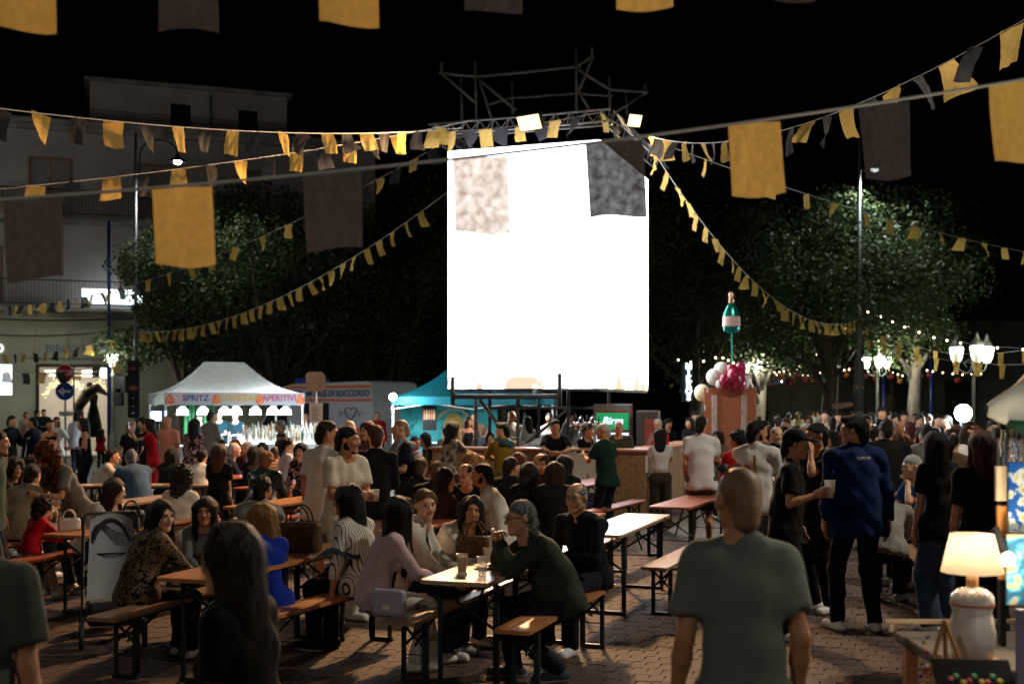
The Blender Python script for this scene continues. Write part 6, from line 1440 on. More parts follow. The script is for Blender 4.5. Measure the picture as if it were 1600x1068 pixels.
for (z0, z1, a, c, nm) in ((1.02,1.27,.4,6.28,'stripe'),(2.08,2.15,2.5,6.2,'stripe'),(2.48,2.56,2.4,6.14,'stripe')): b = MB(); b.box((a,-.014,z0),(c,-.003,z1)); b.build(nm, m_ao, A_)
textmesh('side_lettering', 'UNITA MOBILE DI SOCCORSO', .27, m_txt, A_, Matrix.Translation((4.28,-.012,2.31)), .003, .008)
b = MB()
hp = [Vector((5.3+.26*(16*math.sin(t)**3)/17, -.008, 1.72+.24*(13*math.cos(t)-5*math.cos(2*t)-2*math.cos(3*t)-math.cos(4*t))/17)) for t in [i*2*math.pi/28 for i in range(29)]]
b.tube(hp, .016, 5, False); b.build('heart_emblem', m_txt, A_)
b = MB(); ec = [(-.62,0),(-.5,0),(-.46,.1),(-.42,-.12),(-.38,.05),(-.32,0),(-.26,.13),(-.2,-.14),(-.14,.06),(0,0),(.1,-.1),(.14,.06),(.22,0),(.3,.13),(.36,-.1),(.42,.08),(.5,0),(.62,0)]
b.tube([Vector((5.3+x,-.009,1.70+z)) for x, z in ec], .009, 4); b.build('pulse_emblem', m_txt, A_)
for x in (.95,5.0):
    b = MB(); b.lathe([(.16,-.11),(.33,-.11),(.35,-.06),(.35,.1)], 18, Matrix.Translation((x,.08,.35)) @ Matrix.Rotation(math.pi/2,4,'X') @ Matrix.Diagonal((1,1,-1,1))); wh = b.build('wheel', m_black, A_, True); b = MB(); b.lathe([(.02,0),(.17,.01),(.19,-.02)], 14, Matrix.Translation((x,-.045,.35)) @ Matrix.Rotation(math.pi/2,4,'X')); b.build('rim', m_steel, wh, True)
b = MB(); b.bevbox((2.3,.4,2.66),(2.7,1.6,2.82),.03); b.build('light_bar', mat('lightbar_blue', (.02,.06,.35), rough=.2), A_)
b = MB(); b.ball((.12,.25,.9), .16, 10, 6, (1,1,.6)); b.build('headlight', mat('headlamp_glass', (.5,.5,.5), rough=.1), A_, True); b = MB(); b.ball((1.75,-.12,1.45), .1, 8, 6, (.6,1,1.3)); b.build('mirror', m_black, A_, True)
# ------------------------------------------------------------------ teal pastry gazebo
m_teal = mat('teal_canvas', (.005,.20,.27), rough=.7, noise=.08); tune(m_teal, _tl2(.35))
G2 = gazebo('teal_gazebo', 'teal pop-up gazebo partly hidden by the screen', X(612,28.5), 28.5, R(-4), 3.9, 3.0, 2.16, 3.15, .9, m_teal, .2)
b = MB(); b.box((-.0,1.3,.0),(2.45,1.33,2.12)); bd = b.build('printed_wall', mat('teal_print', (.04,.42,.46), rough=.6, noise=.12, scale=1.5), G2)
gr = random.Random(9); doodle = mat('doodle_ink', (.01,.10,.13), rough=.7)
for i in range(58):
    x, z = gr.uniform(.1,2.35), gr.uniform(.6,2.05); a = gr.uniform(0,6.3); s_ = gr.uniform(.09,.15); k_ = i % 3
    if k_ == 0: pts = [(math.cos(t)*s_, math.sin(t)*s_*.55) for t in [j*.63 for j in range(11)]]
    elif k_ == 1: pts = [(math.cos(t)*s_, math.sin(t)*s_) for t in [j*.42 for j in range(8)]]+[(math.cos(t)*s_*.5, math.sin(t)*s_*.62+.02) for t in [2.9-j*.42 for j in range(8)]]
    else: pts = [(-s_,-s_*.6),(-s_,s_*.3),(-s_*.5,s_*.7),(s_*.5,s_*.7),(s_,s_*.3),(s_,-s_*.6),(-s_,-s_*.6)]
    b = MB(); b.tube([(x+p*math.cos(a)-q*math.sin(a), 1.296, z+p*math.sin(a)+q*math.cos(a)) for p, q in pts], .006, 4)
    for j in (-.4,0,.4): b.tube([(x+j*s_*math.cos(a)+s_*.35*math.sin(a),1.296,z+j*s_*math.sin(a)-s_*.35*math.cos(a)),(x+j*s_*math.cos(a)-s_*.35*math.sin(a),1.296,z+j*s_*math.sin(a)+s_*.35*math.cos(a))], .005, 4)
    b.build('pastry_doodle', doodle, bd)
b = MB(); b.lathe([(.0,0),(.28,.05),(.30,.4),(.22,.7),(.1,.85)], 14, Matrix.Translation((1.35,1.29,.9)) @ Matrix.Diagonal((1,.02,1,1))); b.build('print_figure', mat('print_gold', (.55,.36,.10)), bd)
b = MB(); b.tube([(1.35+.42*math.cos(t),1.285,1.45+.42*math.sin(t)) for t in [.3+i*.25 for i in range(11)]], .04, 5); b.build('print_ribbon', mat('print_cream', (.6,.48,.36)), bd)
MBd = thing('menu_board', 'black menu board with pictures in front of the teal stall wall', 'menu board', at(671,672,28.8))
b = MB(); b.bevbox((-.17,0,0),(.17,.04,.62),.01); b.build('panel', m_black, MBd)
for i in range(5): b = MB(); b.box((-.14+i*.058,-.004,.26),(-.10+i*.058,-.001,.5)); b.build('picture', mat('menu_pic%d' % (i % 3), ((.45,.18,.10),(.5,.3,.15),(.4,.22,.16))[i % 3]), MBd)
TC = thing('pastry_counter', 'teal counter of the pastry stall', 'counter', (X(612,28.4),28.4,0), R(-4)); b = MB(); b.bevbox((.1,.3,0),(2.9,.8,1.02),.02); b.build('counter_body', mat('teal_counter', (.02,.25,.30)), TC); b = MB(); b.bevbox((.05,.25,1.021),(2.95,.85,1.06),.01); b.build('countertop', m_white, TC)
def bulb_lamp(label, px, py, d, r, col, strength, power):
    p = at(px, py, d); T = thing('work_lamp', label, 'lamp', p); b = MB(); b.ball((0,0,0), r, 16, 10, (1,.5,1)); b.build('bulb', emit('bulb_%d' % px, col, strength), T, True)
    b = MB(); b.tube([(0,.05,.02),(0,.12,.1)], .02, 6); b.build('holder', m_black, T); lamp('work_light', 'POINT', p-Vector((0,r*1.4,0)), power, col, None, r); return T
bulb_lamp('bright white lamp at the left corner of the teal gazebo', 614, 620, 28.2, .09, (.85,.97,1.), 60, 330)
bulb_lamp('small white lamp hanging under the screen', 835, 619, 27, .05, (1.,.93,.85), 60, 170)
WF = bulb_lamp('dazzling white floodlight above the right crowd', 1505, 645, 23, .17, (.86,.98,1.), 70, 330)
b = MB(); b.tube([(0,.12,0),(0,.12,-1.75)], .03, 8); b.build('stand', m_black, WF)
for q in range(3): b = MB(); b.tube([(0,.12,-1.2),(.5*math.cos(q*2.1),.12+.5*math.sin(q*2.1),-1.77)], .015, 6); b.build('stand_leg', m_black, WF)
# ------------------------------------------------------------------ signs and posts
S_ = thing('sign_post', 'post with a red STOP sign over a round blue arrow sign', 'road sign', at(102, 715, 36)*1.0); S_.location.z = 0
def zz(py, d): return HC-(py-YH)/FPX*d
b = MB(); b.tube([(0,0,0),(0,0,zz(570,36))], .03, 8); b.build('post', m_steel, S_)
def plate(poly, y, m_, nm, par, z): b = MB(); b.prism([(x, z+q) for x, q in poly], y-.012, y); return b.build(nm, m_, par)
sp = plate(disc_poly(.29,8,R(22.5)), -.04, m_white, 'stop_plate', S_, zz(583,36)); plate(disc_poly(.265,8,R(22.5)), -.055, mat('sign_red_paint', (.62,.015,.02), rough=.3), 'stop_face', sp, zz(583,36)); textmesh('stop_text', 'STOP', .24, m_white, sp, Matrix.Translation((0,-.073,zz(583,36))), .002, .006)
ap = plate(disc_poly(.28,24), -.04, m_white, 'arrow_plate', S_, zz(611,36)); plate(disc_poly(.265,24), -.055, mat('sign_blue_paint', (.01,.08,.42), rough=.3), 'arrow_face', ap, zz(611,36)); plate([(-.2,0),(-.02,.14),(-.02,.045),(.2,.045),(.2,-.045),(-.02,-.045),(-.02,-.14)], -.07, m_white, 'arrow', ap, zz(611,36))
for x in (-.18,.22): plate([(-.17,-.07),(.17,-.07),(.17,.07),(-.17,.07)], -.04, m_white, 'name_plate', S_, zz(646,36)) if x < 0 else plate([(.18,-.07),(.5,-.07),(.5,.07),(.18,.07)], -.045, m_white, 'name_plate', S_, zz(646,36))
def banner_post(label, px, d, y0, y1, w_, text=False):
    T = thing('banner_post', label, 'banner', (X(px,d), d, 0)); b = MB(); b.tube([(0,.08,0),(0,.08,zz(y0,d)+.4)], .05, 8); b.build('post', m_steel, T)
    b = MB(); b.bevbox((-w_/2,-.05,zz(y1,d)),(w_/2,.02,zz(y0,d)),.01); b.build('banner', mat('banner_black', (.012,.012,.014), rough=.5), T)
    for (z, c_, r_) in ((.86,(.55,.2,.1),.06),(.52,(.5,.2,.08),.11),(.34,(.5,.5,.48),.04),(.2,(.5,.4,.2),.04),(.08,(.6,.6,.6),.05)):
        zc = zz(y1,d)+(zz(y0,d)-zz(y1,d))*z; b = MB(); b.ball((0,-.055,zc), r_, 10, 6, (1.3,.06,.7)); b.build('banner_picture', mat('banpic%d' % int(z*100), c_, noise=.5, scale=30), T)
banner_post('tall black banner with food pictures left of the gazebo', 209, 37.5, 563, 652, .36)
banner_post('tall black banner on a pole in the right background', 1342, 38, 563, 650, .34)
T = thing('menu_post', 'thin post with a cardboard notice and a white menu sheet', 'sign', (X(494,21.5),21.5,0)); b = MB(); b.tube([(0,0,0),(0,0,2.4)], .018, 6); b.build('post', m_white, T)
b = MB(); b.prism([(-.17,2.2),(.12,2.2),(.17,2.28),(.17,2.48),(.1,2.56),(-.14,2.56),(-.19,2.5)], -.03, -.02); b.build('cardboard_notice', mat('cardboard', (.40,.30,.22), rough=.8), T)
b = MB(); b.box((-.12,-.03,1.63),(.12,-.022,1.99)); ms = b.build('menu_sheet', m_white, T)
for i in range(9): b = MB(); b.box((-.08,-.034,1.68+i*.03),(.08-.03*(i % 3),-.031,1.69+i*.03)); b.build('menu_line', mat('print_grey', (.2,.2,.22)), ms)
for (px, d, y0, lb) in ((170,43,345,'tall blue pole before the library building'),(1455,46,545,'blue pole behind the right lantern posts'),(1381,47,575,'thin blue pole in the right background')):
    b = MB(); b.tube([(0,0,0),(0,0,zz(y0,d))], .06, 8); tag(b.build('blue_pole', mat('pole_blue', (.01,.02,.16), rough=.4), None, True, (X(px,d),d,0)), lb, 'pole')
VS = thing('vertical_sign', 'vertical lit sign with white letters right of the screen', 'sign', at(1076,623,39)); b = MB(); b.bevbox((-.24,0,-.1),(.14,.15,1.2),.02); b.build('sign_box', mat('sign_slate', (.05,.06,.07)), VS)
for i, ch in enumerate('MIKROS'): textmesh('sign_letter', ch, .27, emit('neon_white', (.75,.88,1.), 4), VS, Matrix.Translation((0,-.02,1.07-i*.205)), .008, .012)
b = MB(); b.prism([(-.3,-.05),(.2,-.05),(.3,.02),(.2,.09),(-.3,.09)], -.02, 0); tag(b.build('wooden_arrow', mat('arrow_wood', (.35,.20,.13), rough=.8, noise=.3), None, loc=at(1318,634,33), rot=(0,R(-8),0)), 'wooden arrow sign nailed to the dark trunk', 'sign')
for i, (px, py) in enumerate(((190,600),(184,620))): b = MB(); b.bevbox((-.18,-.15,-.3),(.18,.15,.3),.02); tag(b.build('loudspeaker', m_black, None, loc=at(px,py,42)), ('upper','lower')[i]+' black loudspeaker by the lantern post', 'loudspeaker')
CAR = thing('parked_car', 'dark parked car half hidden behind the right crowd', 'car', (X(1392,46),46,0), R(-8))
b = MB(); b.prism([(0,.35),(0,.9),(.5,1.0),(1.1,1.5),(2.4,1.55),(3.1,1.0),(3.9,.9),(4.0,.35)], 0, 1.7); b.build('body', mat('car_dark', (.03,.035,.04), rough=.2, coat=.6, noise=0), CAR)
b = MB(); b.prism([(.7,1.02),(1.15,1.44),(2.3,1.48),(2.85,1.02)], -.01, 0); b.build('window', m_glass_dark, CAR)
for x in (.8,3.1): b = MB(); b.lathe([(.1,-.1),(.3,-.1),(.32,.1)], 14, Matrix.Translation((x,.05,.32)) @ Matrix.Rotation(math.pi/2,4,'X')); b.build('wheel', m_black, CAR, True)
LT = thing('letter_garland', 'row of coloured paper letters strung under the party lights', 'garland', (X(1183,50),50,zz(595,50)))
for i, (ch, c_) in enumerate(zip('COLAND', ((.1,.4,.55),(.2,.35,.2),(.6,.08,.2),(.1,.35,.6),(.15,.05,.35),(.55,.06,.12)))): textmesh('letter', ch, .55, mat('letter_%d' % i, c_), LT, Matrix.Translation((i*.27*1.05,0,0)), .01, .01)
b = MB(); b.tube([(-.4,0.02,.3),(2.0,.02,.32)], .008, 4); b.build('cord', m_white, LT)
# ------------------------------------------------------------------ string lights and paper lanterns
m_sb = emit('string_bulb', (1.,.72,.42), 16)
def string_lights(label, pts, n, lan=0, r=.023):
    P_ = [at(*p) for p in pts]; T = thing('string_lights', label, 'string lights'); b = MB(); b.tube(P_, .008, 4); b.build('cord', m_black, T)
    L_ = [0]
    for i in range(len(P_)-1): L_.append(L_[-1]+(P_[i+1]-P_[i]).length)
    bm_ = MB(); bm_.ball((0,0,0), r, 8, 6, (1,1,1.25)); me = bm_.mesh('bulb', m_sb, True)
    def on(t):
        s_ = t*L_[-1]
        for i in range(len(P_)-1):
            if s_ <= L_[i+1]+1e-6: return P_[i].lerp(P_[i+1], (s_-L_[i])/(L_[i+1]-L_[i]+1e-9))
        return P_[-1]
    for i in range(n): obj('bulb', me, T, on((i+.5)/n)-Vector((0,0,r*1.2)))
    for i in range(lan):
        b = MB(); q = .12; b.ball((0,0,0), q, 10, 7, (1,1,.9)); b.build('paper_lantern', mat('lantern_c%d' % (i % 4), ((.5,.04,.05),(.65,.25,.03),(.05,.25,.3),(.5,.08,.15))[i % 4], rough=.7), T, True, on((i+.5)/lan)-Vector((0,0,.25)))
string_lights('string of warm bulbs just right of the screen', [(1050,559,36),(1078,564,36),(1100,563,36),(1124,555,36),(1150,567,37)], 7)
string_lights('long string of warm bulbs rising to the dark banner pole', [(1215,600,46),(1245,575,44),(1275,553,42),(1305,530,40),(1350,480,38)], 9)
string_lights('string of warm bulbs from the pole to the right edge', [(1345,483,38),(1370,490,37),(1410,508,35),(1460,526,33),(1530,540,30),(1620,545,28)], 11)
string_lights('party lights with paper lanterns behind the red board', [(1165,572,50),(1185,582,50),(1215,580,50),(1250,575,50)], 12, 8)
string_lights('lower party lights with paper lanterns behind the red board', [(1170,582,51),(1200,586,51),(1225,584,51),(1255,572,51)], 9, 6)
string_lights('party lights with lanterns before the pale arch', [(1252,585,50),(1275,584,50),(1295,575,50),(1310,577,50)], 9, 5)
string_lights('row of bulbs and lanterns behind the middle lantern post', [(1300,580,50),(1340,574,50),(1375,585,50)], 10, 5)
string_lights('row of bulbs and lanterns between the two right lantern posts', [(1385,575,48),(1408,586,48),(1430,582,48),(1460,574,48)], 10, 5)
string_lights('sparse low bulbs at the right edge behind the floodlight', [(1450,578,46),(1500,584,45),(1540,582,44)], 6, 1)
# ------------------------------------------------------------------ bunting
def flag_mat(name, c, tcol, f, t0, t1):
    m = mat(name, c, rough=.8, noise=.08, scale=16, bump=.25, bscale=28, spec=.2); nt = m.node_tree; b = _bsdf(m)
    n = nt.nodes.new('ShaderNodeTexNoise'); n.inputs['Scale'].default_value = 34; n.inputs['Detail'].default_value = 7; n.inputs['Roughness'].default_value = .6; tc = nt.nodes.new('ShaderNodeTexCoord'); nt.links.new(tc.outputs['Object'], n.inputs['Vector'])
    r = nt.nodes.new('ShaderNodeValToRGB'); r.color_ramp.elements[0].position = .36; r.color_ramp.elements[1].position = .68; r.color_ramp.elements[0].color = (*[x*.62 for x in tcol],1); r.color_ramp.elements[1].color = (*tcol,1)
    nt.links.new(n.outputs['Fac'], r.inputs['Fac']); tr = nt.nodes.new('ShaderNodeBsdfTranslucent'); nt.links.new(r.outputs['Color'], tr.inputs['Color'])
    mx = nt.nodes.new('ShaderNodeMixShader'); mx.inputs['Fac'].default_value = f; nt.links.new(b.outputs['BSDF'], mx.inputs[1]); nt.links.new(tr.outputs['BSDF'], mx.inputs[2])
    # open weave: a little light passes straight through the non-woven cloth
    tp = nt.nodes.new('ShaderNodeBsdfTransparent'); m3 = nt.nodes.new('ShaderNodeMixShader'); r2 = nt.nodes.new('ShaderNodeValToRGB'); r2.color_ramp.elements[0].position = .32; r2.color_ramp.elements[1].position = .72; r2.color_ramp.elements[0].color = (t0,t0,t0,1); r2.color_ramp.elements[1].color = (t1,t1,t1,1)
    nt.links.new(n.outputs['Fac'], r2.inputs['Fac']); nt.links.new(r2.outputs['Color'], m3.inputs['Fac']); nt.links.new(mx.outputs['Shader'], m3.inputs[1]); nt.links.new(tp.outputs['BSDF'], m3.inputs[2])
    nt.links.new(m3.outputs['Shader'], nt.nodes['Material Output'].inputs['Surface']); return m
m_fy = flag_mat('bunting_yellow', (.64,.42,.075), (.80,.52,.16), .45, .035, .13); m_fb = flag_mat('bunting_black', (.011,.011,.012), (.075,.075,.085), .4, .003, .03)
FWID, FHGT = .215, .295
def flag_mesh(seed, m, wind):
    g = random.Random(seed); nx, nz = 6, 8; vs = []; fs = []; sk = g.uniform(-1,1)*wind*.06; cu = g.gauss(0,1)*(.012+.02*wind); tw = g.gauss(0,.14*wind+.05); ph = g.uniform(0,6.28); cr = g.uniform(.3,1.)*(.008+.012*wind); tap = g.uniform(-.02,.05)+g.random()*.07*wind
    for k in range(nz+1):
        t = k/nz
        for i in range(nx+1):
            u = i/nx-.5; x = u*FWID*(1-tap*t)+sk*t*t; z = -t*FHGT*(1-.03*wind)*(1+.03*math.sin(u*5+ph)*t); y = cu*math.sin(t*2.6)+tw*u*t*FWID*2.2+cr*math.sin(u*9+ph+t*3)*t
            if wind > .4: y += g.gauss(0,.004)
            vs.append((x,y,z))
    for k in range(nz):
        for i in range(nx): a = k*(nx+1)+i; fs.append((a,a+nx+1,a+nx+2,a+1))
    b = MB(); b.add(vs, fs); return b.mesh('flag', m, True)
FM = {(c_, wd): [flag_mesh(i*7+wd*101+(0 if c_ == 'y' else 50), m_fy if c_ == 'y' else m_fb, wd) for i in range(7)] for c_ in 'yb' for wd in (0, 1)}
m_tape = mat('bunting_tape', (.62,.62,.60), rough=.7, noise=0)
def bunting(label, A, B_, sag, step=.57, colours='yb', start=.1, wind=1, swing=18, end=None, size=1.14, pull=0., seed=None, r=.0055):
    a, c = at(*A), at(*B_); T = thing('bunting_string', label, 'bunting', (0,0,0), 0, 'yellow and black bunting strings'); g = random.Random(seed or int(A[0]+B_[1]*7+A[2]*13))
    fn = lambda t: a.lerp(c, t)-Vector((0,0,sag*4*t*(1-t)))
    b = MB(); b.tube([fn(i/26) for i in range(27)], r, 5); b.build('cord', m_tape, T)
    L_ = (c-a).length; n = int((L_-start)/step); yaw = math.atan2(c.y-a.y, c.x-a.x)
    if math.cos(yaw) < 0: yaw += math.pi
    for i in range(n):
        t = (start+i*step+g.gauss(0,.01))/L_
        if t > 1: break
        col = colours[i % len(colours)]
        if col == '-': continue
        p = fn(t); q = fn(min(1,t+.01))-fn(max(0,t-.01)); sl = math.atan2(q.z, math.hypot(q.x,q.y))
        if (c-a).x*math.cos(yaw)+(c-a).y*math.sin(yaw) < 0: sl = -sl
        o = obj('flag', g.choice(FM[(col, 1 if wind else 0)]), T, p-Vector((0,0,.004)), (R(g.gauss(pull,swing*.8)), -sl*.35+R(g.gauss(0,swing*.35)), yaw*.9+R(g.gauss(0,swing*.6))))
        o.scale = (size*g.uniform(.95,1.04),1,size*g.uniform(.95,1.05))
    return T
bunting('nearest bunting string crossing in front of the screen with large flags', (-330,332,3.95), (2010,48,4.55), .10, .512, 'yb', .27, 0, 4, seed=5, r=.006, size=.95)
bunting('highest near bunting string with only its flag ends in view', (-330,-86,3.9), (2050,-178,4.6), .06, .535, 'yb', .75, 0, 4, seed=9, size=.97)
bunting('top left bunting string reaching the screen truss', (-250,135,11.4), (722,200,22.6), .25, .57, 'yb', .2, 1, 20)
bunting('second left bunting string rising to the screen truss', (-230,316,14.3), (738,188,22.4), .15, .57, 'yb', .1, 1, 12)
bunting('third left bunting string from the library building to the screen', (-20,478,40.5), (722,206,23.0), .9, .57, 'yb', .2, 1, 18)
bunting('long yellow bunting string sloping from the lamp pole to the screen edge', (212,518,39), (702,298,23.6), .8, .57, 'y', .3, 1, 16)
bunting('low bunting string across the library front', (-60,548,44), (212,520,39.2), .35, .57, 'yb', .2, 1, 10)
bunting('lowest bunting string crossing the STOP sign', (-60,571,35.5), (212,556,34.8), .35, .57, 'yb', .3, 1, 10)
bunting('bunting string climbing from the truss to the upper right corner', (1012,212,22.4), (1720,-40,8.6), .55, .57, 'yb', .3, 1, 22)
bunting('orange-lit bunting string running right from the truss', (1012,216,22.5), (1650,402,34), .25, .57, 'y-', .6, 1, 24)
bunting('steep yellow bunting string down to the dark banner pole', (1013,224,22.6), (1344,498,38), 1.3, .57, 'y', .4, 1, 20)
bunting('upper bunting string from the banner pole to the right edge', (1345,508,38), (1660,534,27), .55, .57, 'y-', .5, 0, 8)
bunting('lower bunting string from the banner pole to the right edge', (1345,524,38), (1660,566,27), .35, .57, 'y-', .6, 0, 8)
bunting('wind-blown bunting along the front truss over the screen', (692,206,22.3), (936,176,21.5), .06, .34, 'yb', .15, 1, 34, pull=-25)
bunting('wind-blown bunting along the right truss over the screen', (938,176,21.5), (1016,216,24.8), .06, .5, 'yb', .15, 1, 22, pull=-8)
# ------------------------------------------------------------------ things on the tables and in hands
m_cup = mat('clear_cup', (.75,.75,.75), rough=.15, noise=0, alpha=.38, spec=.6); m_beer = mat('beer_amber', (.62,.24,.03), rough=.15, noise=.1); m_foam = mat('foam', (.75,.7,.6), noise=0); m_paper = mat('paper', (.7,.68,.62))
def cup(label, loc, drink=None, h=.12, r=.038):
    T = thing('plastic_cup', label, 'cup', loc); b = MB(); b.lathe([(r*.72,0),(r,h),(r*1.05,h+.003),(r*.95,h),(r*.7,.004)], 14); b.build('cup', m_cup, T, True)
    if drink: b = MB(); b.lathe([(r*.66,.006),(r*.66+.28*r*drink,h*drink)], 12); b.build('drink', m_beer, T, True); b = MB(); b.lathe([(r*.66+.28*r*drink,h*drink+.001),(r*.66+.28*r*drink,h*drink+.012)], 12); b.build('foam', m_foam, T, True)
    return T
cup('cup of amber beer near the front corner of the front table', (X(722,8.35),8.35,.771), .8, .13, .042)
cup('empty clear cup near the front edge of the front table', (X(754,8.2),8.2,.771), None, .13, .040)
cup('small empty cup beside the paper plate', (X(762,8.95),8.95,.771), None, .10, .036)
PL = thing('paper_plate', 'white plate with a dark scrap of food on the front table', 'plate', (X(767,8.6),8.6,.771)); b = MB(); b.lathe([(.07,0),(.12,.018),(.123,.02),(.07,.004)], 20); b.build('plate', m_white, PL, True); b = MB(); b.ball((.02,0,.015), .035, 8, 5, (1.4,1,.4)); b.build('food', mat('food_brown', (.1,.05,.03)), PL, True)
b = MB(); b.ball((0,0,.018), .028, 8, 6, (1.2,.8,.7)); b.ball((.02,.01,.02), .02, 7, 5); tag(b.build('crumpled_napkin', mat('napkin', (.6,.58,.54)), None, True, (X(721,8.12),8.12,.771)), 'crumpled napkin in front of the beer cup', 'napkin')
T = thing('water_bottle', 'small clear water bottle on the front table', 'bottle', (X(770,9.2),9.2,.771)); b = MB(); b.lathe([(.03,0),(.032,.12),(.028,.15),(.012,.19),(.012,.21)], 12); b.build('bottle', m_cup, T, True); b = MB(); b.lathe([(.014,.205),(.014,.222)], 10); b.build('cap', m_white, T)
def handbag(name, label, loc, rz, w_, h_, d_, m_, strap=True, clasp=None):
    T = thing(name, label, 'bag', loc, rz); b = MB(); b.bevbox((-w_/2,-d_/2,0),(w_/2,d_/2,h_),min(.03,d_*.3)); b.build('bag_body', m_, T)
    if strap:
        for y in (-d_*.3,d_*.3): b = MB(); b.tube([(-w_*.28,y,h_-.01)]+[(-w_*.28*math.cos(q),y,h_+w_*.38*math.sin(q)) for q in [i*math.pi/8 for i in range(1,8)]]+[(w_*.28,y,h_-.01)], .008, 6); b.build('handle', m_ if clasp is None else m_black, T, True)
    if clasp: b = MB(); b.prism([(-.03,h_*.25),(.03,h_*.25),(.032,h_*.45),(.012,h_*.42),(0,h_*.47),(-.012,h_*.42),(-.032,h_*.45)], -d_/2-.008, -d_/2-.001); b.build('clasp', mat('clasp_chrome', (.9,.9,.95), rough=.1, metal=1.,noise=0), T); b = MB(); b.box((-w_/2+.01,-d_/2-.004,h_*.42),(w_/2-.01,-d_/2-.0005,h_-.01)); b.build('flap', m_, T)
    return T
handbag('small_bag', 'small lilac bag with a shiny clasp on the front middle bench end', (X(607,8.3),8.3,.481), R(-12), .25, .18, .09, mat('bag_lilac', (.42,.38,.48), rough=.5), False, True)
handbag('leopard_bag', 'leopard-print bag on the front middle table', (X(742,9.35),9.35,.771), R(-20), .3, .15, .14, blotch_mat('bag_leopard', '#2a1a10', '#9a7850', '#20140c', 60), True)
handbag('brown_tote', 'large brown patterned tote on the front left table', (X(468,9.55),9.55,.771), R(-14), .36, .24, .14, blotch_mat('tote_canvas', '#4a3a24', '#5a4830', '#2c2014', 46), True)
handbag('black_handbag', 'black handbag on the orange table before the young woman in white', (X(205,11.4),11.4,.771), R(10), .24, .17, .12, mat('bag_black', (.01,.01,.012), rough=.35), True)
handbag('white_bag', 'white shoulder bag hanging beside the curly red-haired woman', (X(108,12.1),12.1,.62), R(10), .22, .18, .08, mat('bag_white', (.6,.56,.5)), True)
b = MB(); g = random.Random(2)
vs = [(x*.05, y*.05, .09*math.exp(-((x-4)**2+(y-2)**2)/7)+g.gauss(0,.008)) for x in range(9) for y in range(5)]; fs = [(x*5+y,(x+1)*5+y,(x+1)*5+y+1,x*5+y+1) for x in range(8) for y in range(4)]
b.add(vs, fs); tag(b.build('jacket_heap', cloth('#14303a'), None, True, (X(478,9.05),9.05,.775)), 'dark teal jacket lying in a heap beside the brown tote', 'jacket')
for i, px in enumerate((343,355)): cup(('left','right')[i]+' white paper cup on the far red table', (X(px,19.6),19.6,.771), None, .11, .04)
T = thing('pink_bottle', 'pink drinks bottle on the far red table', 'bottle', (X(388,19.9),19.9,.771)); b = MB(); b.lathe([(.035,0),(.036,.18),(.02,.24),(.02,.27)], 10); b.build('bottle', mat('pink_plastic', (.45,.15,.35), rough=.3), T, True); b = MB(); b.lathe([(.022,.271),(.022,.30)], 8); b.build('cap', m_white, T)
cup('plastic cup of beer held by the man in the black cap', hand_pos(P_cap, 'R')+Vector((.02,-.04,-.05)), .6, .14, .045)
cup('red plastic cup held by the man in the cream henley', hand_pos(P_hen, 'L')+Vector((.03,-.03,-.04)), .5, .1, .036)
# shoulder strap, jacket lettering, shirt print
def on_back(p, w_, z0, z1, m_, nm, y):
    b = MB(); b.box((-w_/2,y,z0),(w_/2,y+.003,z1)); return b.build(nm, m_, p['root'])
J_ = P_bj['J']; zt = float(J_['neck'][2])-.055; t_ = textmesh('jacket_lettering', 'GIVOVA', .034, mat('lettering_white', (.7,.7,.72)), P_bj['root'], Matrix.Translation((0.0,.148,zt)) @ Matrix.Rotation(math.pi,4,'Z'), .006, .002)
J_ = P_wp['J']; zc = float(J_['chest'][2])
for (x, z, w_, h_, c_, k_) in ((.06,.0,.16,.13,(.10,.18,.35),0),(.05,.06,.15,.06,(.5,.1,.08),1),(-.06,.05,.035,.26,(.4,.22,.08),2)):
    b = MB(); b.prism([(x-w_/2,zc+z-h_/2-.06),(x+w_/2,zc+z-h_/2-.06),(x+w_*.4,zc+z+h_/2-.06),(x-w_*.3,zc+z+h_/2-.06)], .142+.003*k_, .147+.003*k_); b.build('shirt_print', cloth(c_), P_wp['root'])
J_ = P_sm['J']
for sx in (1,-1):
    e_ = J_['headR']@nv(sx*.083,-.005,-.06)*J_['hs']+J_['headc']; b = MB(); b.lathe([(.004,-.003),(.026,-.003),(.026,.003),(.004,.003)], 12, Matrix.Translation(e_.tolist()) @ Matrix.Rotation(R(70),4,'X')); b.build('earring', mat('earring_gold', (.75,.66,.45), rough=.3, metal=.7, noise=0), P_sm['root'], True)
def phone(label, p, nm):
    T = thing('phone', label, 'phone', hand_pos(p, nm)+Vector((0,0,.03)), p['root'].rotation_euler.z); b = MB(); b.bevbox((-.037,-.03,-.06),(.037,-.022,.08),.003); b.build('case', m_black, T); b = MB(); b.box((-.033,-.0215,-.055),(.033,-.0205,.075)); b.build('screen', emit('phone_glow', (.6,.75,1.), 2.), T)
for q_, nm in (('woman in a red dress raising a phone to take a picture','L'),('bald man in a beige shirt looking at a lit phone behind the screen legs','L'),('woman in striped blouse holding a phone to her ear','L')): phone('phone held by the '+q_.split(' raising')[0].split(' looking')[0].split(' holding')[0], PEOPLE[q_], nm)
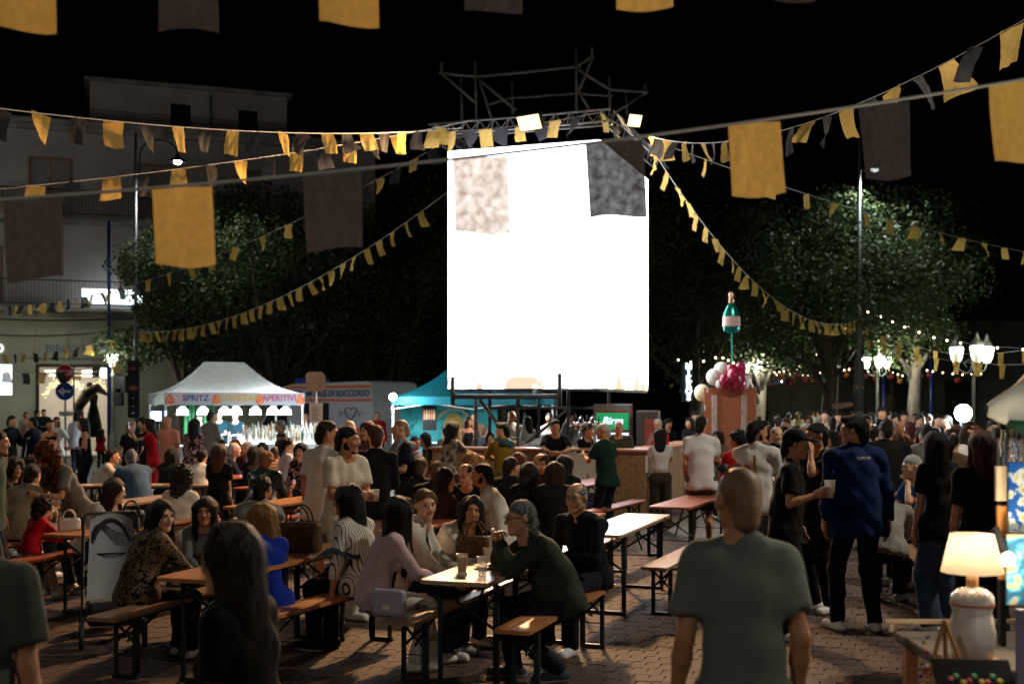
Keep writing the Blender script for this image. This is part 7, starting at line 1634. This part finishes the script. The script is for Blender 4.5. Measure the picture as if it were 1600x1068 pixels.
def drape(q_, name, m_):
    p = PEOPLE[q_]; J_ = p['J']; N, u, f, r_ = J_['neck'], J_['u2'], J_['f2'], J_['r2']; s_ = J_['shw']
    pts = [N+f*.15-u*.26+r_*.05, N+f*.13-u*.10+r_*.10, N+f*.04+u*.015+r_*s_*.62, N-f*.10-u*.05+r_*.06, N-f*.115-u*.06-r_*.06, N+f*.04+u*.015-r_*s_*.62, N+f*.13-u*.10-r_*.10, N+f*.15-u*.28-r_*.04]
    b = MB(); b.tube([v.tolist() for v in pts], [.025,.05,.055,.06,.06,.055,.05,.025], 8); b.build(name, m_, p['root'], True)
drape('bald man with a sweater over his shoulders beside the yellow bar front', 'shoulder_sweater', cloth('#7a8694'))
drape('person in mustard shirt with a teal scarf waiting at the bar', 'scarf', cloth('#2a5a66'))
# ------------------------------------------------------------------ stroller
ST = thing('baby_stroller', 'folded-back grey and black baby stroller behind the leopard coat', 'stroller', (X(178,9.9), 9.85, 0), R(200))
m_sg = mat('stroller_grey', (.32,.33,.36), rough=.8, noise=.1); m_sb2 = mat('stroller_black', (.015,.016,.018), rough=.7)
b = MB(); n = 10; vs = []; fs = []
for i in range(n+1):
    t = i/n
    for j in range(9):
        u = (j/8-.5)*2; x = u*.2*(1-.15*t); vs.append((x, .10*u*u-.05+.12*(1-t)-.25*t, .36+.62*t+.05*(1-u*u)*t))
for i in range(n):
    for j in range(8): a = i*9+j; fs.append((a,a+1,a+10,a+9))
b.add(vs, fs); b.build('seat_back', m_sg, ST, True)
b = MB(); b.tube([(.2*u,-.20+.11*u*u,.5+.48*math.sqrt(max(0,1-u*u*.93))) for u in [-1+i*.2 for i in range(11)]], .022, 8); b.build('hood_rim', m_sb2, ST, True)
b = MB(); b.bevbox((-.12,-.10,.70),(.12,-.085,.715),.004); b.build('zip', m_sb2, ST)
b = MB(); b.bevbox((-.2,-.3,.16),(.2,.25,.34),.04); b.build('basket', m_sb2, ST)
for sx in (-1,1):
    b = MB(); b.tube([(sx*.23,.35,.12),(sx*.23,-.05,.5),(sx*.22,-.35,.98)], .014, 6); b.tube([(sx*.23,-.32,.12),(sx*.23,.12,.55)], .014, 6); b.build('frame_tube', m_sb2, ST)
    for y in (-.36,.38): b = MB(); b.lathe([(.03,-.02),(.105,-.02),(.115,0),(.105,.02),(.03,.02)], 16, Matrix.Translation((sx*.24,y,.116)) @ Matrix.Rotation(math.pi/2,4,'Y'), False); wh = b.build('wheel', m_sb2, ST, True); b = MB(); b.lathe([(.0,-.012),(.05,-.012),(.05,.012),(.0,.012)], 10, Matrix.Translation((sx*.24,y,.116)) @ Matrix.Rotation(math.pi/2,4,'Y'), False); b.build('hub', m_steel, wh, True)
for y in (-.36,.38): b = MB(); b.tube([(-.24,y,.116),(.24,y,.116)], .01, 6); b.build('axle', m_sb2, ST)
b = MB(); b.tube([(-.22,-.35,.98),(-.2,-.42,1.02),(.2,-.42,1.02),(.22,-.35,.98)], .014, 6); b.build('handlebar', m_sb2, ST, True)
# ------------------------------------------------------------------ craft stall at the right edge
D0 = 4.4
ZT = zz(1036, D0)
CS = thing('craft_stall_table', 'craft stall table with pale wooden rails at the lower right corner', 'stall', (X(1462,D0), D0-.12, 0))
b = MB(); b.bevbox((.05,0,ZT-.04),(1.0,.75,ZT),.008); b.build('tabletop', mat('stall_cloth', (.05,.04,.03), rough=.8), CS)
for (x, y) in ((.1,.05),(.95,.05),(.1,.7),(.95,.7)): b = MB(); b.box((x-.025,y-.025,0),(x+.025,y+.025,ZT-.041)); b.build('leg', m_counter, CS)
b = MB(); b.bevbox((.0,.72,ZT+.035),(.98,.735,ZT+.055),.004); b.bevbox((.02,.722,ZT+.002),(.04,.733,ZT+.034),.002); b.bevbox((.3,.722,ZT+.002),(.32,.733,ZT+.034),.002); b.build('back_rail', mat('rail_pale', (.40,.30,.20)), CS)
TLm = thing('ceramic_lamp', 'gourd-shaped white ceramic table lamp with a lit cream shade', 'table lamp', (X(1519,D0), D0, ZT+.022))
b = MB(); b.bevbox((X(1478,D0),D0-.1,ZT+.001),(X(1560,D0),D0+.1,ZT+.02),.004); tag(b.build('wooden_stand', mat('stand_wood', (.20,.11,.05), rough=.6)), 'low wooden stand under the ceramic lamp', 'stand')
k_ = D0/FPX
def pz(py): return zz(py,D0)-ZT-.022
b = MB(); b.lathe([(.036*2,0),(34*k_,pz(1000)),(35*k_,pz(985)),(31*k_,pz(962)),(29*k_,pz(955)),(33*k_,pz(942)),(32*k_,pz(930)),(22*k_,pz(920)),(9*k_,pz(916))], 28); b.build('base', mat('ceramic_white', (.66,.63,.60), rough=.12, noise=.03, coat=.5), TLm, True)
b = MB(); b.lathe([(9*k_,pz(918)),(8.5*k_,pz(897))], 16); b.build('neck', mat('lamp_wood', (.55,.30,.12), rough=.5), TLm, True)
b = MB(); b.lathe([(33.4*k_,pz(944)),(33.6*k_,pz(941))], 28, cap=False); b.build('painted_band', mat('lamp_red', (.55,.08,.03)), TLm, True)
for i in range(16): q = i*math.pi/8; b = MB(); b.ball((27.6*k_*math.cos(q),27.6*k_*math.sin(q),pz(925)), .0032, 6, 4, (1.5,1.5,.7)); b.build('painted_dot', mat('lamp_red', (.55,.08,.03)), TLm)
m_sh = mat('shade_cream', (.75,.62,.48), rough=.8, noise=.03); tune(m_sh, _tl2(.6))
b = MB(); b.lathe([(47*k_,pz(893)),(33*k_,pz(834))], 28, cap=False); b.build('lamp_shade', m_sh, TLm, True)
b = MB(); b.ball((0,0,pz(868)), .022, 10, 8); b.build('bulb', emit('table_bulb', (1,.78,.5), 30), TLm, True); lamp('table_lamp_light', 'POINT', Vector(TLm.location)+Vector((0,0,pz(868)+.03)), 1.25, (1,.82,.58), None, .03)
EA = thing('wooden_easel', 'small wooden easel frame at the stall corner hung with bead strings', 'easel', (X(1450,4.2),4.2,zz(1085,4.2)))
for (a, c) in (((-.02,0,0),(.07,.03,.26)),((.16,0,0),(.07,.03,.26)),((.07,.03,.26),(.11,.12,0))): b = MB(); b.tube([a,c], .008, 4); b.build('easel_bar', mat('easel_wood', (.38,.20,.08)), EA)
for i in range(12): b = MB(); b.ball((-.03+.012*(i % 3),-.01,.02+.017*i), .008, 6, 5); b.build('bead', mat('bead%d' % (i % 4), ((.6,.05,.05),(.7,.7,.7),(.6,.4,.05),(.2,.05,.3))[i % 4], rough=.2), EA, True)
PT = thing('flower_painting', 'black tray painted with red flowers lying on the craft stall', 'painting', (X(1526,4.0),4.0,zz(1075,4.0)), 0); PT.rotation_euler = (R(-50),0,R(-6))
b = MB(); b.bevbox((-.13,-.008,-.08),(.13,.004,.12),.003); b.build('panel', mat('tray_black', (.008,.01,.008), rough=.8, spec=.15), PT)
for i in range(9): b = MB(); b.ball((-.08+.02*i,-.011,.03+.015*math.sin(i*2.)), .011, 8, 5, (1,.25,1)); b.build('painted_flower', mat('paint%d' % (i % 3), ((.5,.02,.08),(.05,.3,.08),(.6,.45,.03))[i % 3]), PT)
ST2 = thing('stall_display', 'tall craft stall display hung with pictures and necklaces at the right edge', 'display', (X(1566,4.7),4.7,0))
b = MB(); b.box((0,.02,0),(.025,.05,1.9)); b.box((.35,.02,0),(.38,.05,1.9)); b.box((-.02,.02,1.82),(.4,.05,1.86)); b.build('rack_post', m_dark, ST2)
def panel(nm, x0, x1, y0, y1, d, m_, lb, cat='picture'):
    b = MB(); b.bevbox((X(x0,d),d,zz(y1,d)),(X(x1,d),d+.02,zz(y0,d)),.003); return tag(b.build(nm, m_), lb, cat)
panel('picture', 1577,1625,722,832,4.6, blotch_mat('pic_blue', '#1450a0', '#c8d8e0', '#b0a030', 26), 'blue painted picture hanging at the right edge, upper one')
panel('picture', 1574,1625,834,945,4.55, blotch_mat('pic_blue2', '#1c4a6a', '#3a86a0', '#a08058', 20), 'blue-green painted picture hanging at the right edge, lower one')
panel('cream_plaque', 1557,1574,728,782,4.65, mat('plaque_cream', (.62,.50,.36)), 'cream plaque on the stall display', 'plaque')
panel('orange_plaque', 1559,1576,790,845,4.65, mat('plaque_orange', (.60,.26,.06)), 'orange plaque under the cream one, upper of two', 'plaque')
panel('orange_plaque', 1561,1575,850,905,4.65, mat('plaque_orange', (.60,.26,.06)), 'orange plaque beside the glowing globe, lower of two', 'plaque')
panel('lilac_board', 1590,1640,952,1090,4.0, mat('board_lilac', (.35,.30,.50)), 'lilac board at the lower right edge', 'board')
GB = bulb_lamp('small glowing globe lamp on the craft stall display', 1575, 873, 4.5, .028, (1.,.80,.52), 14, 9)
GB2 = bulb_lamp('bare bulb lighting the craft stall from above, beyond the right edge', 1690, 600, 4.2, .04, (1.,.86,.66), 40, 14)
NK = thing('necklace_rack', 'shimmering bead necklaces hung at the right edge under the white flap', 'necklaces', at(1562,672,4.7))
for i in range(13):
    x = .005+.011*i; L_ = .12+.1*abs(math.sin(i*1.7))
    b = MB()
    for j in range(int(L_/.011)): b.ball((x+.003*math.sin(j),-.005*(i % 2),-j*.011), .0048, 5, 4)
    b.build('necklace', mat('bead_m%d' % (i % 4), ((.75,.72,.6),(.55,.6,.65),(.25,.3,.5),(.7,.55,.3))[i % 4], rough=.15, metal=.8, noise=0), NK, True)
# rolled white tent flap
n, m_ = 16, 14; vs = []; fs = []; g = random.Random(4)
for i in range(n+1):
    t = i/n
    for j in range(m_):
        q = 2*math.pi*j/m_; rr = (.105*math.sin(math.pi*min(1,.01+t*.62))**.55+.004)*(1+.17*math.sin(3*q+t*7)+.09*math.sin(7*q-t*5)+.05*math.sin(11*q+t*13)); vs.append((-.05+.36*t+.03*math.sin(t*5), rr*math.cos(q)*.8, .10*t+rr*math.sin(q)*1.1))
for i in range(n):
    for j in range(m_): l = (j+1) % m_; fs.append((i*m_+j,i*m_+l,(i+1)*m_+l,(i+1)*m_+j))
TF = thing('tent_flap', 'rolled white tent flap with green lining at the right edge', 'tent flap', at(1562,640,4.6)); b = MB(); b.add(vs, fs); m_flap = mat('flap_white', (.40,.41,.38), rough=.5, noise=.08, bump=.4, bscale=9); b.build('flap', m_flap, TF, True)
b = MB(); b.tube([(.02,-.03,-.05),(.14,-.05,-.085),(.34,-.05,-.02)], [.015,.045,.03], 8); b.build('green_lining', cloth('#1c4030'), TF, True)
